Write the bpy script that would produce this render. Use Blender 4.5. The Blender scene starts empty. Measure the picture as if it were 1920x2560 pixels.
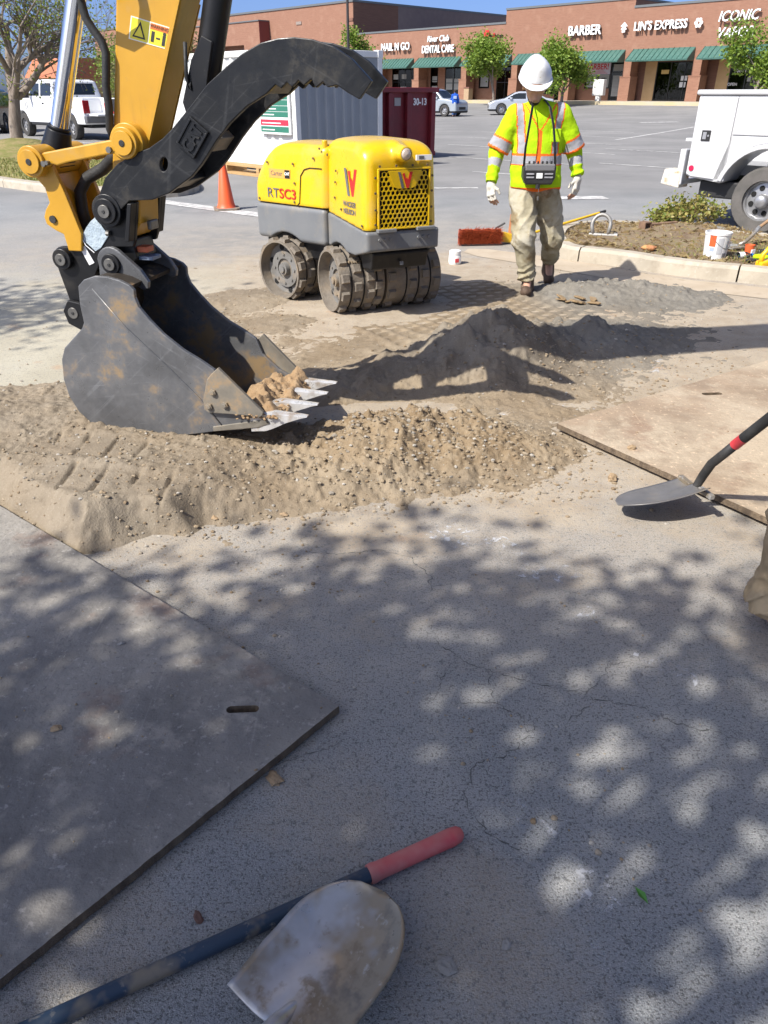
import bpy, bmesh, math, random
import numpy as np
from mathutils import Vector, Matrix

# ------------------------------------------------------------------ camera, sky, sun, exposure
S = bpy.context.scene
COL = S.collection
CAM_H = 1.55
cd = bpy.data.cameras.new('camera')
cam = bpy.data.objects.new('camera', cd); COL.objects.link(cam)
cd.sensor_fit = 'VERTICAL'; cd.sensor_height = 36.0; cd.lens = 26.0
cd.clip_start = 0.05; cd.clip_end = 2000
cam.location = (0, 0, CAM_H)
cam.rotation_euler = (math.radians(90 - 29.57), 0, 0)
S.camera = cam

SHX, SHY = 0.73, 0.57                       # how far a shadow runs per metre of height
SUN_EL = math.atan2(1, math.hypot(SHX, SHY))
SUN_AZ = math.atan2(-SHX, -SHY)
W = bpy.data.worlds.new('World'); S.world = W; W.use_nodes = True
wn = W.node_tree
bg = wn.nodes['Background']
sky = wn.nodes.new('ShaderNodeTexSky'); sky.sky_type = 'NISHITA'; sky.sun_disc = False
sky.sun_elevation = SUN_EL; sky.sun_rotation = SUN_AZ
sky.air_density = 0.33; sky.dust_density = 2.2; sky.ozone_density = 7.0
wn.links.new(sky.outputs[0], bg.inputs[0]); bg.inputs[1].default_value = 0.15
sl = bpy.data.lights.new('sun', 'SUN'); sl.energy = 4.3; sl.angle = math.radians(0.53); sl.color = (1.0, 0.95, 0.87)
sun = bpy.data.objects.new('sun', sl); COL.objects.link(sun)
sun.rotation_euler = Vector((-SHX, -SHY, 1)).to_track_quat('Z', 'Y').to_euler()
S.view_settings.view_transform = 'Standard'; S.view_settings.look = 'None'
S.view_settings.exposure = 0.80; S.view_settings.gamma = 1.0; S.view_settings.use_curve_mapping = False
S.cycles.max_bounces = 5; S.cycles.transparent_max_bounces = 6

# ------------------------------------------------------------------ helpers
R = random.Random(7)
NR = np.random.default_rng(11)

def hexc(r, g, b):
    f = lambda v: (v / 12.92 if v <= 0.04045 else ((v + 0.055) / 1.055) ** 2.4)
    return (f(r / 255), f(g / 255), f(b / 255))

MATS = {}
def pm(name, c1, c2=None, scale=4.0, lo=.35, hi=.65, rough=.6, metal=0.0, bump=0.0, bscale=60.0, layers=(), spec=.5, rvar=0.0,
       coat=0.0, stretch=None, emit=None, detail=4.0):
    """Principled material; c1/c2 mixed by noise; layers = (colour, scale, lo, hi, amount[, stretch])."""
    if name in MATS: return MATS[name]
    m = bpy.data.materials.new(name); m.use_nodes = True
    nt = m.node_tree; N = nt.nodes; L = nt.links
    b = N['Principled BSDF']
    b.inputs['Roughness'].default_value = rough; b.inputs['Metallic'].default_value = metal
    b.inputs['Specular IOR Level'].default_value = spec
    if coat: b.inputs['Coat Weight'].default_value = coat; b.inputs['Coat Roughness'].default_value = .08
    tc = N.new('ShaderNodeTexCoord')
    def noise(sc, det, st=None):
        n = N.new('ShaderNodeTexNoise'); n.inputs['Scale'].default_value = sc; n.inputs['Detail'].default_value = det
        n.inputs['Roughness'].default_value = .62
        if st:
            mp = N.new('ShaderNodeMapping'); mp.inputs['Scale'].default_value = st
            L.new(tc.outputs['Object'], mp.inputs[0]); L.new(mp.outputs[0], n.inputs[0])
        else: L.new(tc.outputs['Object'], n.inputs[0])
        return n
    def ramp(src, lo, hi):
        r = N.new('ShaderNodeMapRange'); r.inputs[1].default_value = lo; r.inputs[2].default_value = hi
        L.new(src, r.inputs[0]); return r.outputs[0]
    def mix(fac, a, bcol):
        x = N.new('ShaderNodeMix'); x.data_type = 'RGBA'
        L.new(fac, x.inputs[0])
        for s_, v in ((6, a), (7, bcol)):
            if isinstance(v, tuple): x.inputs[s_].default_value = (*v, 1)
            else: L.new(v, x.inputs[s_])
        return x.outputs[2]
    cur = c1
    if c2 is not None:
        n = noise(scale, detail, stretch); cur = mix(ramp(n.outputs[0], lo, hi), c1, c2)
    for ly in layers:
        n = noise(ly[1], 4.0, ly[5] if len(ly) > 5 else None)
        f = ramp(n.outputs[0], ly[2], ly[3])
        mu = N.new('ShaderNodeMath'); mu.operation = 'MULTIPLY'; mu.inputs[1].default_value = ly[4]; L.new(f, mu.inputs[0])
        cur = mix(mu.outputs[0], cur, ly[0])
    if isinstance(cur, tuple): b.inputs['Base Color'].default_value = (*cur, 1)
    else: L.new(cur, b.inputs['Base Color'])
    if rvar:
        n = noise(scale * 2.3, 3.0)
        r = N.new('ShaderNodeMapRange'); r.inputs[3].default_value = max(0, rough - rvar); r.inputs[4].default_value = min(1, rough + rvar)
        r.inputs[1].default_value = .3; r.inputs[2].default_value = .7
        L.new(n.outputs[0], r.inputs[0]); L.new(r.outputs[0], b.inputs['Roughness'])
    if bump:
        n = noise(bscale, 4.0); bp = N.new('ShaderNodeBump'); bp.inputs['Strength'].default_value = bump; bp.inputs['Distance'].default_value = .01
        L.new(n.outputs[0], bp.inputs['Height']); L.new(bp.outputs[0], b.inputs['Normal'])
    if emit: b.inputs['Emission Color'].default_value = (*emit[0], 1); b.inputs['Emission Strength'].default_value = emit[1]
    MATS[name] = m
    return m

def leafmat(name, c1, c2, trans=.25):
    if name in MATS: return MATS[name]
    m = bpy.data.materials.new(name); m.use_nodes = True
    nt = m.node_tree; N = nt.nodes; L = nt.links; b = N['Principled BSDF']
    g = N.new('ShaderNodeNewGeometry')
    x = N.new('ShaderNodeMix'); x.data_type = 'RGBA'; L.new(g.outputs['Random Per Island'], x.inputs[0])
    x.inputs[6].default_value = (*c1, 1); x.inputs[7].default_value = (*c2, 1)
    L.new(x.outputs[2], b.inputs['Base Color']); b.inputs['Roughness'].default_value = .55
    t = N.new('ShaderNodeBsdfTranslucent'); L.new(x.outputs[2], t.inputs[0])
    ms = N.new('ShaderNodeMixShader'); ms.inputs[0].default_value = trans
    L.new(b.outputs[0], ms.inputs[1]); L.new(t.outputs[0], ms.inputs[2]); L.new(ms.outputs[0], N['Material Output'].inputs[0])
    MATS[name] = m
    return m

def tag(o, label=None, cat=None, group=None, kind=None):
    if label: o['label'] = label
    if cat: o['category'] = cat
    if group: o['group'] = group
    if kind: o['kind'] = kind
    return o

def thing(name, label, cat, loc=(0, 0, 0), rz=0.0, group=None):
    o = bpy.data.objects.new(name, None); COL.objects.link(o)
    o.location = loc; o.rotation_euler = (0, 0, rz); o.empty_display_size = .1
    return tag(o, label, cat, group)

def link(name, me, mats, parent=None, smooth=None, bev=0.0, seg=2):
    if not isinstance(mats, (list, tuple)): mats = [mats]
    if mats and not me.materials:
        for m in mats: me.materials.append(m)
    o = bpy.data.objects.new(name, me); COL.objects.link(o); o.parent = parent
    if smooth is not None:
        if smooth >= 180: me.shade_smooth()
        elif smooth > 0:
            me.shade_smooth(); me.set_sharp_from_angle(angle=math.radians(smooth))
    if bev:
        b = o.modifiers.new('bevel', 'BEVEL'); b.width = bev; b.segments = seg; b.limit_method = 'ANGLE'; b.angle_limit = math.radians(40)
        b.harden_normals = False
    return o

def copy_tree(o, parent=None):
    c = o.copy(); COL.objects.link(c); c.parent = parent
    for ch in [k for k in bpy.data.objects if k.parent == o]: copy_tree(ch, c)
    return c

class MB:
    """collects shapes, then builds ONE mesh object"""
    def __init__(s): s.v = []; s.f = []; s.m = []; s.M = None; s.mi = 0
    def add(s, vs, fs, mi=None):
        b = len(s.v)
        for p in vs:
            p = Vector(p)
            s.v.append(tuple(s.M @ p) if s.M is not None else tuple(p))
        for f in fs: s.f.append([b + i for i in f]); s.m.append(s.mi if mi is None else mi)
        return s
    def box(s, a, b, mi=None):
        x0, y0, z0 = a; x1, y1, z1 = b
        return s.add([(x0,y0,z0),(x1,y0,z0),(x1,y1,z0),(x0,y1,z0),(x0,y0,z1),(x1,y0,z1),(x1,y1,z1),(x0,y1,z1)],
                     [(3,2,1,0),(4,5,6,7),(0,1,5,4),(1,2,6,5),(2,3,7,6),(3,0,4,7)], mi)
    def prism(s, poly, d0, d1, axis='y', mi=None):
        """extrude a 2D polygon; axis y: poly=(x,z); axis z: (x,y); axis x: (y,z)"""
        n = len(poly)
        area = sum(poly[i][0] * poly[(i+1) % n][1] - poly[(i+1) % n][0] * poly[i][1] for i in range(n))
        if area < 0: poly = poly[::-1]
        if axis == 'y': mk = lambda p, d: (p[0], d, p[1]); d0, d1 = max(d0, d1), min(d0, d1)
        elif axis == 'z': mk = lambda p, d: (p[0], p[1], d); d0, d1 = min(d0, d1), max(d0, d1)
        else: mk = lambda p, d: (d, p[0], p[1]); d0, d1 = min(d0, d1), max(d0, d1)
        vs = [mk(p, d0) for p in poly] + [mk(p, d1) for p in poly]
        fs = [tuple(range(n - 1, -1, -1)), tuple(range(n, 2 * n))] + [(i, (i+1) % n, n + (i+1) % n, n + i) for i in range(n)]
        return s.add(vs, fs, mi)
    def cyl(s, p0, p1, r0, r1=None, n=20, mi=None, caps=True):
        r1 = r0 if r1 is None else r1
        p0, p1 = Vector(p0), Vector(p1); d = (p1 - p0).normalized()
        u = d.orthogonal().normalized(); w = d.cross(u)
        vs = []
        for p, r in ((p0, r0), (p1, r1)):
            for i in range(n):
                a = 2 * math.pi * i / n; vs.append(p + u * (r * math.cos(a)) + w * (r * math.sin(a)))
        fs = [(i, (i+1) % n, n + (i+1) % n, n + i) for i in range(n)]
        if caps: fs += [tuple(range(n - 1, -1, -1)), tuple(range(n, 2 * n))]
        return s.add(vs, fs, mi)
    def tube(s, pts, rad, n=10, mi=None, caps=True, flat=1.0):
        pts = [Vector(p) for p in pts]; k = len(pts)
        if not isinstance(rad, (list, tuple)): rad = [rad] * k
        vs = []; u = None
        for i, p in enumerate(pts):
            d = (pts[min(i+1, k-1)] - pts[max(i-1, 0)]).normalized()
            u = d.orthogonal().normalized() if u is None else (u - d * u.dot(d)).normalized()
            w = d.cross(u)
            for j in range(n):
                a = 2 * math.pi * j / n; vs.append(p + u * (rad[i] * math.cos(a)) + w * (rad[i] * flat * math.sin(a)))
        fs = [(i*n+j, i*n+(j+1) % n, (i+1)*n+(j+1) % n, (i+1)*n+j) for i in range(k-1) for j in range(n)]
        if caps: fs += [tuple(range(n-1, -1, -1)), tuple(range((k-1)*n, k*n))]
        return s.add(vs, fs, mi)
    def lathe(s, prof, n=24, mi=None, axis='z', c=(0, 0, 0), closed=False):
        """revolve (r, h) profile"""
        k = len(prof); vs = []
        for r, h in prof:
            for j in range(n):
                a = 2 * math.pi * j / n; x, y = r * math.cos(a), r * math.sin(a)
                p = {'z': (x, y, h), 'x': (h, x, y), 'y': (y, h, x)}[axis]
                vs.append((p[0] + c[0], p[1] + c[1], p[2] + c[2]))
        rng = range(k if closed else k - 1)
        fs = [(i*n+j, i*n+(j+1) % n, ((i+1) % k)*n+(j+1) % n, ((i+1) % k)*n+j) for i in rng for j in range(n)]
        return s.add(vs, fs, mi)
    def loft(s, rings, mi=None, caps=True, closed=True):
        n = len(rings[0]); k = len(rings); vs = [p for r in rings for p in r]
        J = range(n if closed else n - 1)
        fs = [(i*n+j, i*n+(j+1) % n, (i+1)*n+(j+1) % n, (i+1)*n+j) for i in range(k-1) for j in J]
        if caps and closed: fs += [tuple(range(n-1, -1, -1)), tuple(range((k-1)*n, k*n))]
        return s.add(vs, fs, mi)
    def mesh(s, name='mesh'):
        me = bpy.data.meshes.new(name); me.from_pydata(s.v, [], s.f); me.update()
        if any(s.m): me.polygons.foreach_set('material_index', s.m)
        return me
    def build(s, name, mats, parent=None, smooth=None, bev=0.0, seg=2, fix=False):
        me = s.mesh(name)
        if fix:
            bm = bmesh.new(); bm.from_mesh(me); bmesh.ops.recalc_face_normals(bm, faces=bm.faces); bm.to_mesh(me); bm.free()
        return link(name, me, mats, parent, smooth, bev, seg)

def text(name, body, mat, parent, size, mtx, extrude=.0, align='CENTER', xs=1.0, shear=0.0, bold=0.0):
    cu = bpy.data.curves.new(name, 'FONT'); cu.body = body; cu.size = size; cu.extrude = extrude
    cu.align_x = align; cu.align_y = 'CENTER'; cu.shear = shear; cu.offset = bold; cu.resolution_u = 3
    t = bpy.data.objects.new(name + '_curve', cu)
    me = bpy.data.meshes.new_from_object(t); me.name = name
    bpy.data.objects.remove(t); bpy.data.curves.remove(cu)
    me.materials.clear(); me.materials.append(mat)
    o = bpy.data.objects.new(name, me); COL.objects.link(o); o.parent = parent
    o.matrix_local = mtx @ Matrix.Diagonal((xs, 1, 1, 1))
    return o

def frame(o, ex, ey):
    """matrix with local x=ex, y=ey, z=ex×ey at o"""
    ex = Vector(ex).normalized(); ey = Vector(ey).normalized(); ez = ex.cross(ey)
    return Matrix(((ex.x, ey.x, ez.x, o[0]), (ex.y, ey.y, ez.y, o[1]), (ex.z, ey.z, ez.z, o[2]), (0, 0, 0, 1)))

# ---- noise and signed distance meshing
def _hash(i, seed):
    h = (i.astype(np.int64) * 374761393 + seed * 668265263) & 0x7fffffff
    h = ((h ^ (h >> 13)) * 1274126177) & 0x7fffffff
    return ((h ^ (h >> 16)) & 0xffff) / 65535.0
def vnoise(*c, seed=1):
    """value noise in 2 or 3 dimensions, 0..1"""
    fl = [np.floor(a) for a in c]; fr = [a - f for a, f in zip(c, fl)]; fr = [t * t * (3 - 2 * t) for t in fr]
    k = len(c); out = 0
    for b in range(2 ** k):
        idx = 0; w = 1.0
        for d in range(k):
            o = (b >> d) & 1; idx = idx + (fl[d].astype(np.int64) + o) * (1, 57, 113 * 57)[d]
            w = w * (fr[d] if o else 1 - fr[d])
        out = out + w * _hash(idx, seed)
    return out
def fbm(*c, seed=1, oct=4, gain=.5):
    a = 1.0; t = 0; s = 0
    for o in range(oct):
        s = s + a * vnoise(*[x * 2 ** o + 17.3 * o for x in c], seed=seed + o); t += a; a *= gain
    return s / t
def sstep(a, b, x):
    t = np.clip((x - a) / (b - a), 0, 1); return t * t * (3 - 2 * t)
def smin(a, b, k):
    h = np.clip(.5 + .5 * (b - a) / k, 0, 1); return b * (1 - h) + a * h - k * h * (1 - h)
def smax(a, b, k): return -smin(-a, -b, k)
def capsule(P, a, b, ra, rb, sq=(1, 1, 1)):
    X, Y, Z = P; a = np.array(a, float); b = np.array(b, float); d = b - a
    h = np.clip(((X-a[0])*d[0] + (Y-a[1])*d[1] + (Z-a[2])*d[2]) / max(d @ d, 1e-9), 0, 1)
    return np.sqrt(((X-a[0]-d[0]*h)/sq[0])**2 + ((Y-a[1]-d[1]*h)/sq[1])**2 + ((Z-a[2]-d[2]*h)/sq[2])**2) - (ra + (rb-ra)*h)
def rbox(P, c, half, r):
    q = [np.abs(p - cc) - (hh - r) for p, cc, hh in zip(P, c, half)]
    return np.sqrt(sum(np.maximum(t, 0)**2 for t in q)) + np.minimum(np.maximum(np.maximum(q[0], q[1]), q[2]), 0) - r
def sdf_mesh(name, fn, lo, hi, res):
    ax = [np.arange(l, h + res, res).astype(np.float32) for l, h in zip(lo, hi)]
    P = np.meshgrid(*ax, indexing='ij'); F = fn(P); sg = F < 0
    nx, ny, nz = F.shape
    acc = np.zeros((nx-1, ny-1, nz-1, 3)); cnt = np.zeros((nx-1, ny-1, nz-1))
    corners = [(i, j, k) for i in (0, 1) for j in (0, 1) for k in (0, 1)]
    sl_ = lambda c: tuple(slice(c[d], F.shape[d] - 1 + c[d]) for d in range(3))
    for c in corners:
        for d in range(3):
            if c[d]: continue
            e = list(c); e[d] = 1
            fa, fb = F[sl_(c)], F[sl_(e)]; x = (fa < 0) != (fb < 0)
            t = np.where(x, fa / np.where(x, fa - fb, 1), 0)
            for q in range(3): acc[..., q] += np.where(x, c[q] + (t if q == d else 0), 0)
            cnt += x
    act = cnt > 0; ids = -np.ones(act.shape, int); ids[act] = np.arange(act.sum())
    ii = np.argwhere(act); v = (acc[act] / cnt[act][:, None] + ii) * res + np.array(lo)
    faces = []
    for d in range(3):
        a, b = [(1, 2), (2, 0), (0, 1)][d]
        s0 = [slice(None)] * 3; s1 = [slice(None)] * 3; s0[d] = slice(0, -1); s1[d] = slice(1, None)
        A, B = sg[tuple(s0)], sg[tuple(s1)]
        cr = np.argwhere(A != B)
        ok = np.all([(cr[:, q] >= 1) & (cr[:, q] < F.shape[q] - 1) for q in (a, b)], axis=0); cr = cr[ok]
        def gid(da, db):
            t = cr.copy(); t[:, a] -= da; t[:, b] -= db; return ids[t[:, 0], t[:, 1], t[:, 2]]
        q = np.stack([gid(1, 1), gid(0, 1), gid(0, 0), gid(1, 0)], 1)
        inside = A[cr[:, 0], cr[:, 1], cr[:, 2]]
        q[~inside] = q[~inside][:, ::-1]
        faces.append(q)
    fc = np.concatenate(faces)
    me = bpy.data.meshes.new(name); me.from_pydata(v.tolist(), [], fc.tolist()); me.update(); me.shade_smooth()
    return me
def face_centers(me):
    n = len(me.polygons); c = np.zeros(n * 3); me.polygons.foreach_get('center', c); return c.reshape(n, 3)
def set_mats(me, idx): me.polygons.foreach_set('material_index', np.asarray(idx, dtype=np.int32))

def gz(x, y):
    """the lot is level near the work and climbs a little towards the shops"""
    q = .724 * x + .69 * y
    return .75 * np.clip((q - 25) / 39, 0, 1) ** 3
# ------------------------------------------------------------------ ground
class NG:
    def __init__(s, m): s.t = m.node_tree; s.N = s.t.nodes; s.L = s.t.links
    def put(s, sock, v):
        if isinstance(v, (int, float)): sock.default_value = v
        elif isinstance(v, tuple): sock.default_value = (*v, 1) if len(sock.default_value) == 4 else v
        else: s.L.new(v, sock)
    def math(s, op, a, b=0.0, clamp=False):
        n = s.N.new('ShaderNodeMath'); n.operation = op; n.use_clamp = clamp; s.put(n.inputs[0], a); s.put(n.inputs[1], b); return n.outputs[0]
    def rng(s, v, lo, hi, a=0.0, b=1.0):
        n = s.N.new('ShaderNodeMapRange'); n.interpolation_type = 'SMOOTHSTEP'
        for i, q in enumerate((v, lo, hi, a, b)): s.put(n.inputs[i], q)
        return n.outputs[0]
    def noise(s, co, sc, det=6.0, rough=.6):
        n = s.N.new('ShaderNodeTexNoise'); s.put(n.inputs['Scale'], sc); s.put(n.inputs['Detail'], det); s.put(n.inputs['Roughness'], rough)
        s.L.new(co, n.inputs[0]); return n.outputs[0]
    def mix(s, f, a, b):
        n = s.N.new('ShaderNodeMix'); n.data_type = 'RGBA'; s.put(n.inputs[0], f); s.put(n.inputs[6], a); s.put(n.inputs[7], b); return n.outputs[2]

def lot_material():
    m = bpy.data.materials.new('dusty_asphalt'); m.use_nodes = True; g = NG(m)
    b = g.N['Principled BSDF']; tc = g.N.new('ShaderNodeTexCoord'); co = tc.outputs['Object']
    sp = g.N.new('ShaderNodeSeparateXYZ'); g.L.new(co, sp.inputs[0]); X, Y = sp.outputs[0], sp.outputs[1]
    big = g.noise(co, .35, 4.0); mid = g.noise(co, 2.2, 5.0); fine = g.noise(co, 90, 2.0, .7); grit = g.noise(co, 330, 1.0, .5); blot = g.noise(co, 7.0, 4.0)
    pits = g.noise(co, 150, 2.0, .6); grain = g.noise(co, 260, 1.0, .5); pits2 = g.noise(co, 48, 3.0, .75)
    asph = g.mix(g.rng(mid, .3, .7), (.180, .193, .201), (.245, .256, .262))
    asph = g.mix(g.rng(big, .35, .65), asph, (.285, .290, .290))
    asph = g.mix(g.rng(g.noise(co, 1.1, 5.0, .7), .50, .68, 0, .6), asph, (.29, .290, .282))
    asph = g.mix(g.rng(pits, .54, .62, 0, .85), asph, (.070, .074, .077))
    asph = g.mix(g.rng(pits2, .56, .66, 0, .75), asph, (.085, .088, .090))
    asph = g.mix(g.rng(grain, .57, .70, 0, .65), asph, (.36, .355, .34))
    asph = g.mix(g.rng(grit, .70, .74, 0, .9), asph, (.62, .61, .58))
    # dust: thick round the dig, thin over the near asphalt, pale cement colour on the left
    dx = g.math('DIVIDE', g.math('ADD', X, .0), 3.9); dy = g.math('DIVIDE', g.math('ADD', Y, -5.6), 3.3)
    r = g.math('SQRT', g.math('ADD', g.math('MULTIPLY', dx, dx), g.math('MULTIPLY', dy, dy)))
    wob = g.math('MULTIPLY', g.math('ADD', mid, -.5), .9)
    near = g.rng(g.math('ADD', r, wob), 1.25, .72)
    thin = g.math('MULTIPLY', g.math('MULTIPLY', g.rng(blot, .42, .66), g.rng(Y, 1.0, 2.8, .35, 1.0)), g.rng(g.math('ADD', r, wob), 2.1, .9, 0, .62))
    ring = g.math('MULTIPLY', g.math('MULTIPLY', g.rng(mid, .35, .7, .45, 1.0), g.rng(Y, 1.0, 2.7, .25, 1.0)), g.rng(g.math('ADD', r, wob), 2.6, 1.0, 0, .62))
    def spill(cx, cy, r0, amt):
        ax_ = g.math('ADD', X, -cx); ay_ = g.math('ADD', Y, -cy); q = g.math('SQRT', g.math('ADD', g.math('MULTIPLY', ax_, ax_), g.math('MULTIPLY', ay_, ay_)))
        return g.math('MULTIPLY', g.rng(g.math('ADD', q, g.math('MULTIPLY', g.math('ADD', blot, -.5), .35)), r0, r0*.25), amt)
    extra = g.math('MAXIMUM', g.math('MAXIMUM', spill(.22, .90, .30, .5), spill(-.15, 1.25, .28, .38)), g.math('MAXIMUM', spill(-.62, .92, .28, .38), spill(1.2, 1.85, .22, .6)))
    d = g.math('MAXIMUM', g.math('MAXIMUM', near, extra), g.math('MAXIMUM', thin, ring))
    d = g.math('MULTIPLY', d, g.math('MULTIPLY', g.rng(fine, .25, .6, .62, 1.0), g.rng(pits2, .66, .54, .45, 1.0)))
    dust = g.mix(g.rng(blot, .3, .7), (.335, .268, .188), (.405, .338, .250))
    lx = g.math('ADD', X, g.math('MULTIPLY', wob, .8))
    pale = g.math('MULTIPLY', g.rng(lx, -1.0, -1.9), g.math('MULTIPLY', g.rng(Y, 3.0, 4.0), g.rng(Y, 8.6, 6.4)))
    dust = g.mix(pale, dust, g.mix(g.rng(mid, .3, .7), (.38, .345, .258), (.44, .405, .310)))
    rust = g.math('MULTIPLY', g.rng(g.noise(co, 3.1, 8.0), .60, .72, 0, .55), near)
    dust = g.mix(rust, dust, (.40, .25, .14))
    col = g.mix(d, asph, dust)
    # far lot: wear and tyre polish
    far = g.rng(Y, 11, 16)
    farc = g.mix(g.rng(big, .35, .68), (.180, .177, .172), (.235, .229, .221))
    farc = g.mix(g.rng(mid, .55, .75, 0, .5), farc, (.135, .134, .132))
    farc = g.mix(g.rng(fine, .45, .7, 0, .35), farc, (.30, .292, .28))
    col = g.mix(far, col, farc)
    g.L.new(col, b.inputs['Base Color']); b.inputs['Roughness'].default_value = .88; b.inputs['Specular IOR Level'].default_value = .3
    hgt = g.math('ADD', g.math('MULTIPLY', pits, -1.0), g.math('ADD', grain, g.math('MULTIPLY', pits2, -.8)))
    bp = g.N.new('ShaderNodeBump'); bp.inputs['Strength'].default_value = .5; bp.inputs['Distance'].default_value = .006
    g.L.new(hgt, bp.inputs['Height']); g.L.new(bp.outputs[0], b.inputs['Normal'])
    return m

def build_ground():
    ys = np.concatenate([np.linspace(-60, -2, 8), np.linspace(0, 24, 13), np.linspace(26, 130, 53), np.linspace(140, 600, 8)])
    xs = np.concatenate([np.linspace(-500, -70, 8), np.linspace(-60, 80, 71), np.linspace(90, 500, 8)])
    gx, gy = np.meshgrid(xs, ys, indexing='ij'); z = gz(gx, gy)
    v = np.stack([gx, gy, z], -1).reshape(-1, 3); ny = len(ys)
    f = [(i*ny+j, (i+1)*ny+j, (i+1)*ny+j+1, i*ny+j+1) for i in range(len(xs)-1) for j in range(ny-1)]
    me = bpy.data.meshes.new('ground'); me.from_pydata(v.tolist(), [], f); me.update()
    return tag(link('ground', me, lot_material(), smooth=180), kind='structure')
ground = build_ground()

paint = pm('worn_white_paint', (.62, .61, .58), (.30, .29, .28), scale=6, lo=.38, hi=.62, rough=.8, layers=[((.18, .175, .17), 22, .55, .66, .8)])
ypaint = pm('worn_yellow_paint', (.62, .45, .12), (.4, .33, .2), scale=5, rough=.8)
def stripe(p, q, w, mat=paint, n=8):
    p, q = Vector((*p, 0)), Vector((*q, 0)); d = (q - p).normalized(); s = Vector((-d.y, d.x, 0)) * (w / 2)
    mb = MB(); vs = []
    for i in range(n + 1):
        c = p.lerp(q, i / n)
        for t in (c - s, c + s): vs.append((t.x, t.y, float(gz(t.x, t.y)) + .006))
    mb.add(vs, [(2*i, 2*i+2, 2*i+3, 2*i+1) for i in range(n)])
    return mb.build('painted_line', mat, ground)
EX, EY = Vector((.69, -.724, 0)).normalized(), Vector((.724, .69, 0)).normalized()   # along the shop front / towards it
stripe((-3.9, 13.2), (-1.5, 11.2), .30)
stripe((.9, 14.9), (1.75, 14.95), .16); stripe((2.9, 13.45), (3.75, 13.5), .42)
stripe((8.7, 31.0), (15.5, 41.7), .16)
for i, (a, b) in enumerate([((1.8, 22.6), (4.6, 20.1)), ((2.2, 28.2), (6.6, 23.4)), ((3.2, 33), (8, 27.8)), ((4.4, 37.4), (9.5, 32.3)), ((2.0, 18.2), (3.0, 17.4)),
                            ((6.0, 42), (11, 36.6)), ((-8, 27.5), (-3.5, 24)), ((-12, 30.5), (-7.5, 26.4)), ((5.4, 20.5), (7.6, 18.2)), ((7, 26), (10.2, 22.6))]):
    stripe(a, b, .12)
for (u0, y0, l, w_) in [(14.4, 47, 2.2, .5), (18.3, 46.5, 2.4, .45), (19.2, 41.5, 2.0, .22), (22.5, 45, 1.6, .3)]: stripe((u0, y0), (u0 + l, y0 + .2), w_)
for (x0, y0) in [(21.8, 44), (24.6, 43)]: stripe((x0, y0), (x0 + .6, y0 + 2.2), .35, ypaint if x0 > 23 else paint)

# cracks in the near asphalt (thin dark ribbons that follow the broken line)
crackm = pm('crack_dark', (.055, .055, .053), (.15, .148, .14), scale=22, rough=1.0)
def crack(pts, w=.004, seed=0):
    w = w*.38
    rr = random.Random(seed); P = [Vector((*p, .0012)) for p in pts]; out = []
    for a, b in zip(P, P[1:]):
        k = max(2, int((b - a).length / .011))
        for i in range(k):
            t = i / k; q = a.lerp(b, t); q.x += rr.uniform(-.005, .005) + .006*math.sin(t*9 + seed); q.y += rr.uniform(-.005, .005); out.append(q)
    out.append(P[-1]); vs = []
    for i, q in enumerate(out):
        d = (out[min(i+1, len(out)-1)] - out[max(i-1, 0)]).normalized(); s = Vector((-d.y, d.x, 0))
        ww = w * rr.choice((.15, .5, .8, 1.0, 1.5)) * min(1, (i + 1) / 4, (len(out) - i) / 4)
        vs += [q - s * ww, q + s * ww]
    mb = MB(); mb.add(vs, [(2*i, 2*i+2, 2*i+3, 2*i+1) for i in range(len(out) - 1)]); return mb.build('crack', crackm, ground)
# from the joints seen in the asphalt, as ground coordinates
crack([(.155, 1.90), (.232, 1.80), (.33, 1.735), (.44, 1.69)], .004, 1)
crack([(.44, 1.69), (.52, 1.66), (.60, 1.65), (.605, 1.615), (.68, 1.60), (.75, 1.58), (.80, 1.535), (.87, 1.50), (.93, 1.49), (1.02, 1.43)], .004, 2)
crack([(.605, 1.615), (.585, 1.58), (.53, 1.54), (.50, 1.51)], .003, 3)
crack([(.605, 1.65), (.66, 1.70), (.70, 1.77), (.76, 1.78), (.84, 1.755)], .003, 4)
crack([(.232, 1.80), (.19, 1.74), (.17, 1.68), (.15, 1.61), (.10, 1.62)], .003, 5)
crack([(.33, 1.735), (.315, 1.66), (.33, 1.60), (.27, 1.605), (.19, 1.59)], .003, 6)
crack([(.33, 1.60), (.39, 1.55), (.42, 1.50), (.385, 1.47), (.36, 1.43), (.31, 1.40), (.24, 1.38), (.22, 1.32), (.205, 1.24), (.23, 1.19), (.28, 1.14), (.32, 1.12)], .004, 7)
crack([(-.30, 2.42), (-.17, 2.40), (-.02, 2.43), (.10, 2.38), (.17, 2.25), (.16, 2.14)], .0035, 8)
crack([(-.28, 2.43), (-.33, 2.5), (-.31, 2.55)], .003, 9); crack([(-.1, 1.46), (-.22, 1.40), (-.33, 1.36), (-.40, 1.39)], .0025, 10)
crack([(.95, 1.1), (1.02, 1.2), (1.05, 1.3)], .003, 11)
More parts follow.
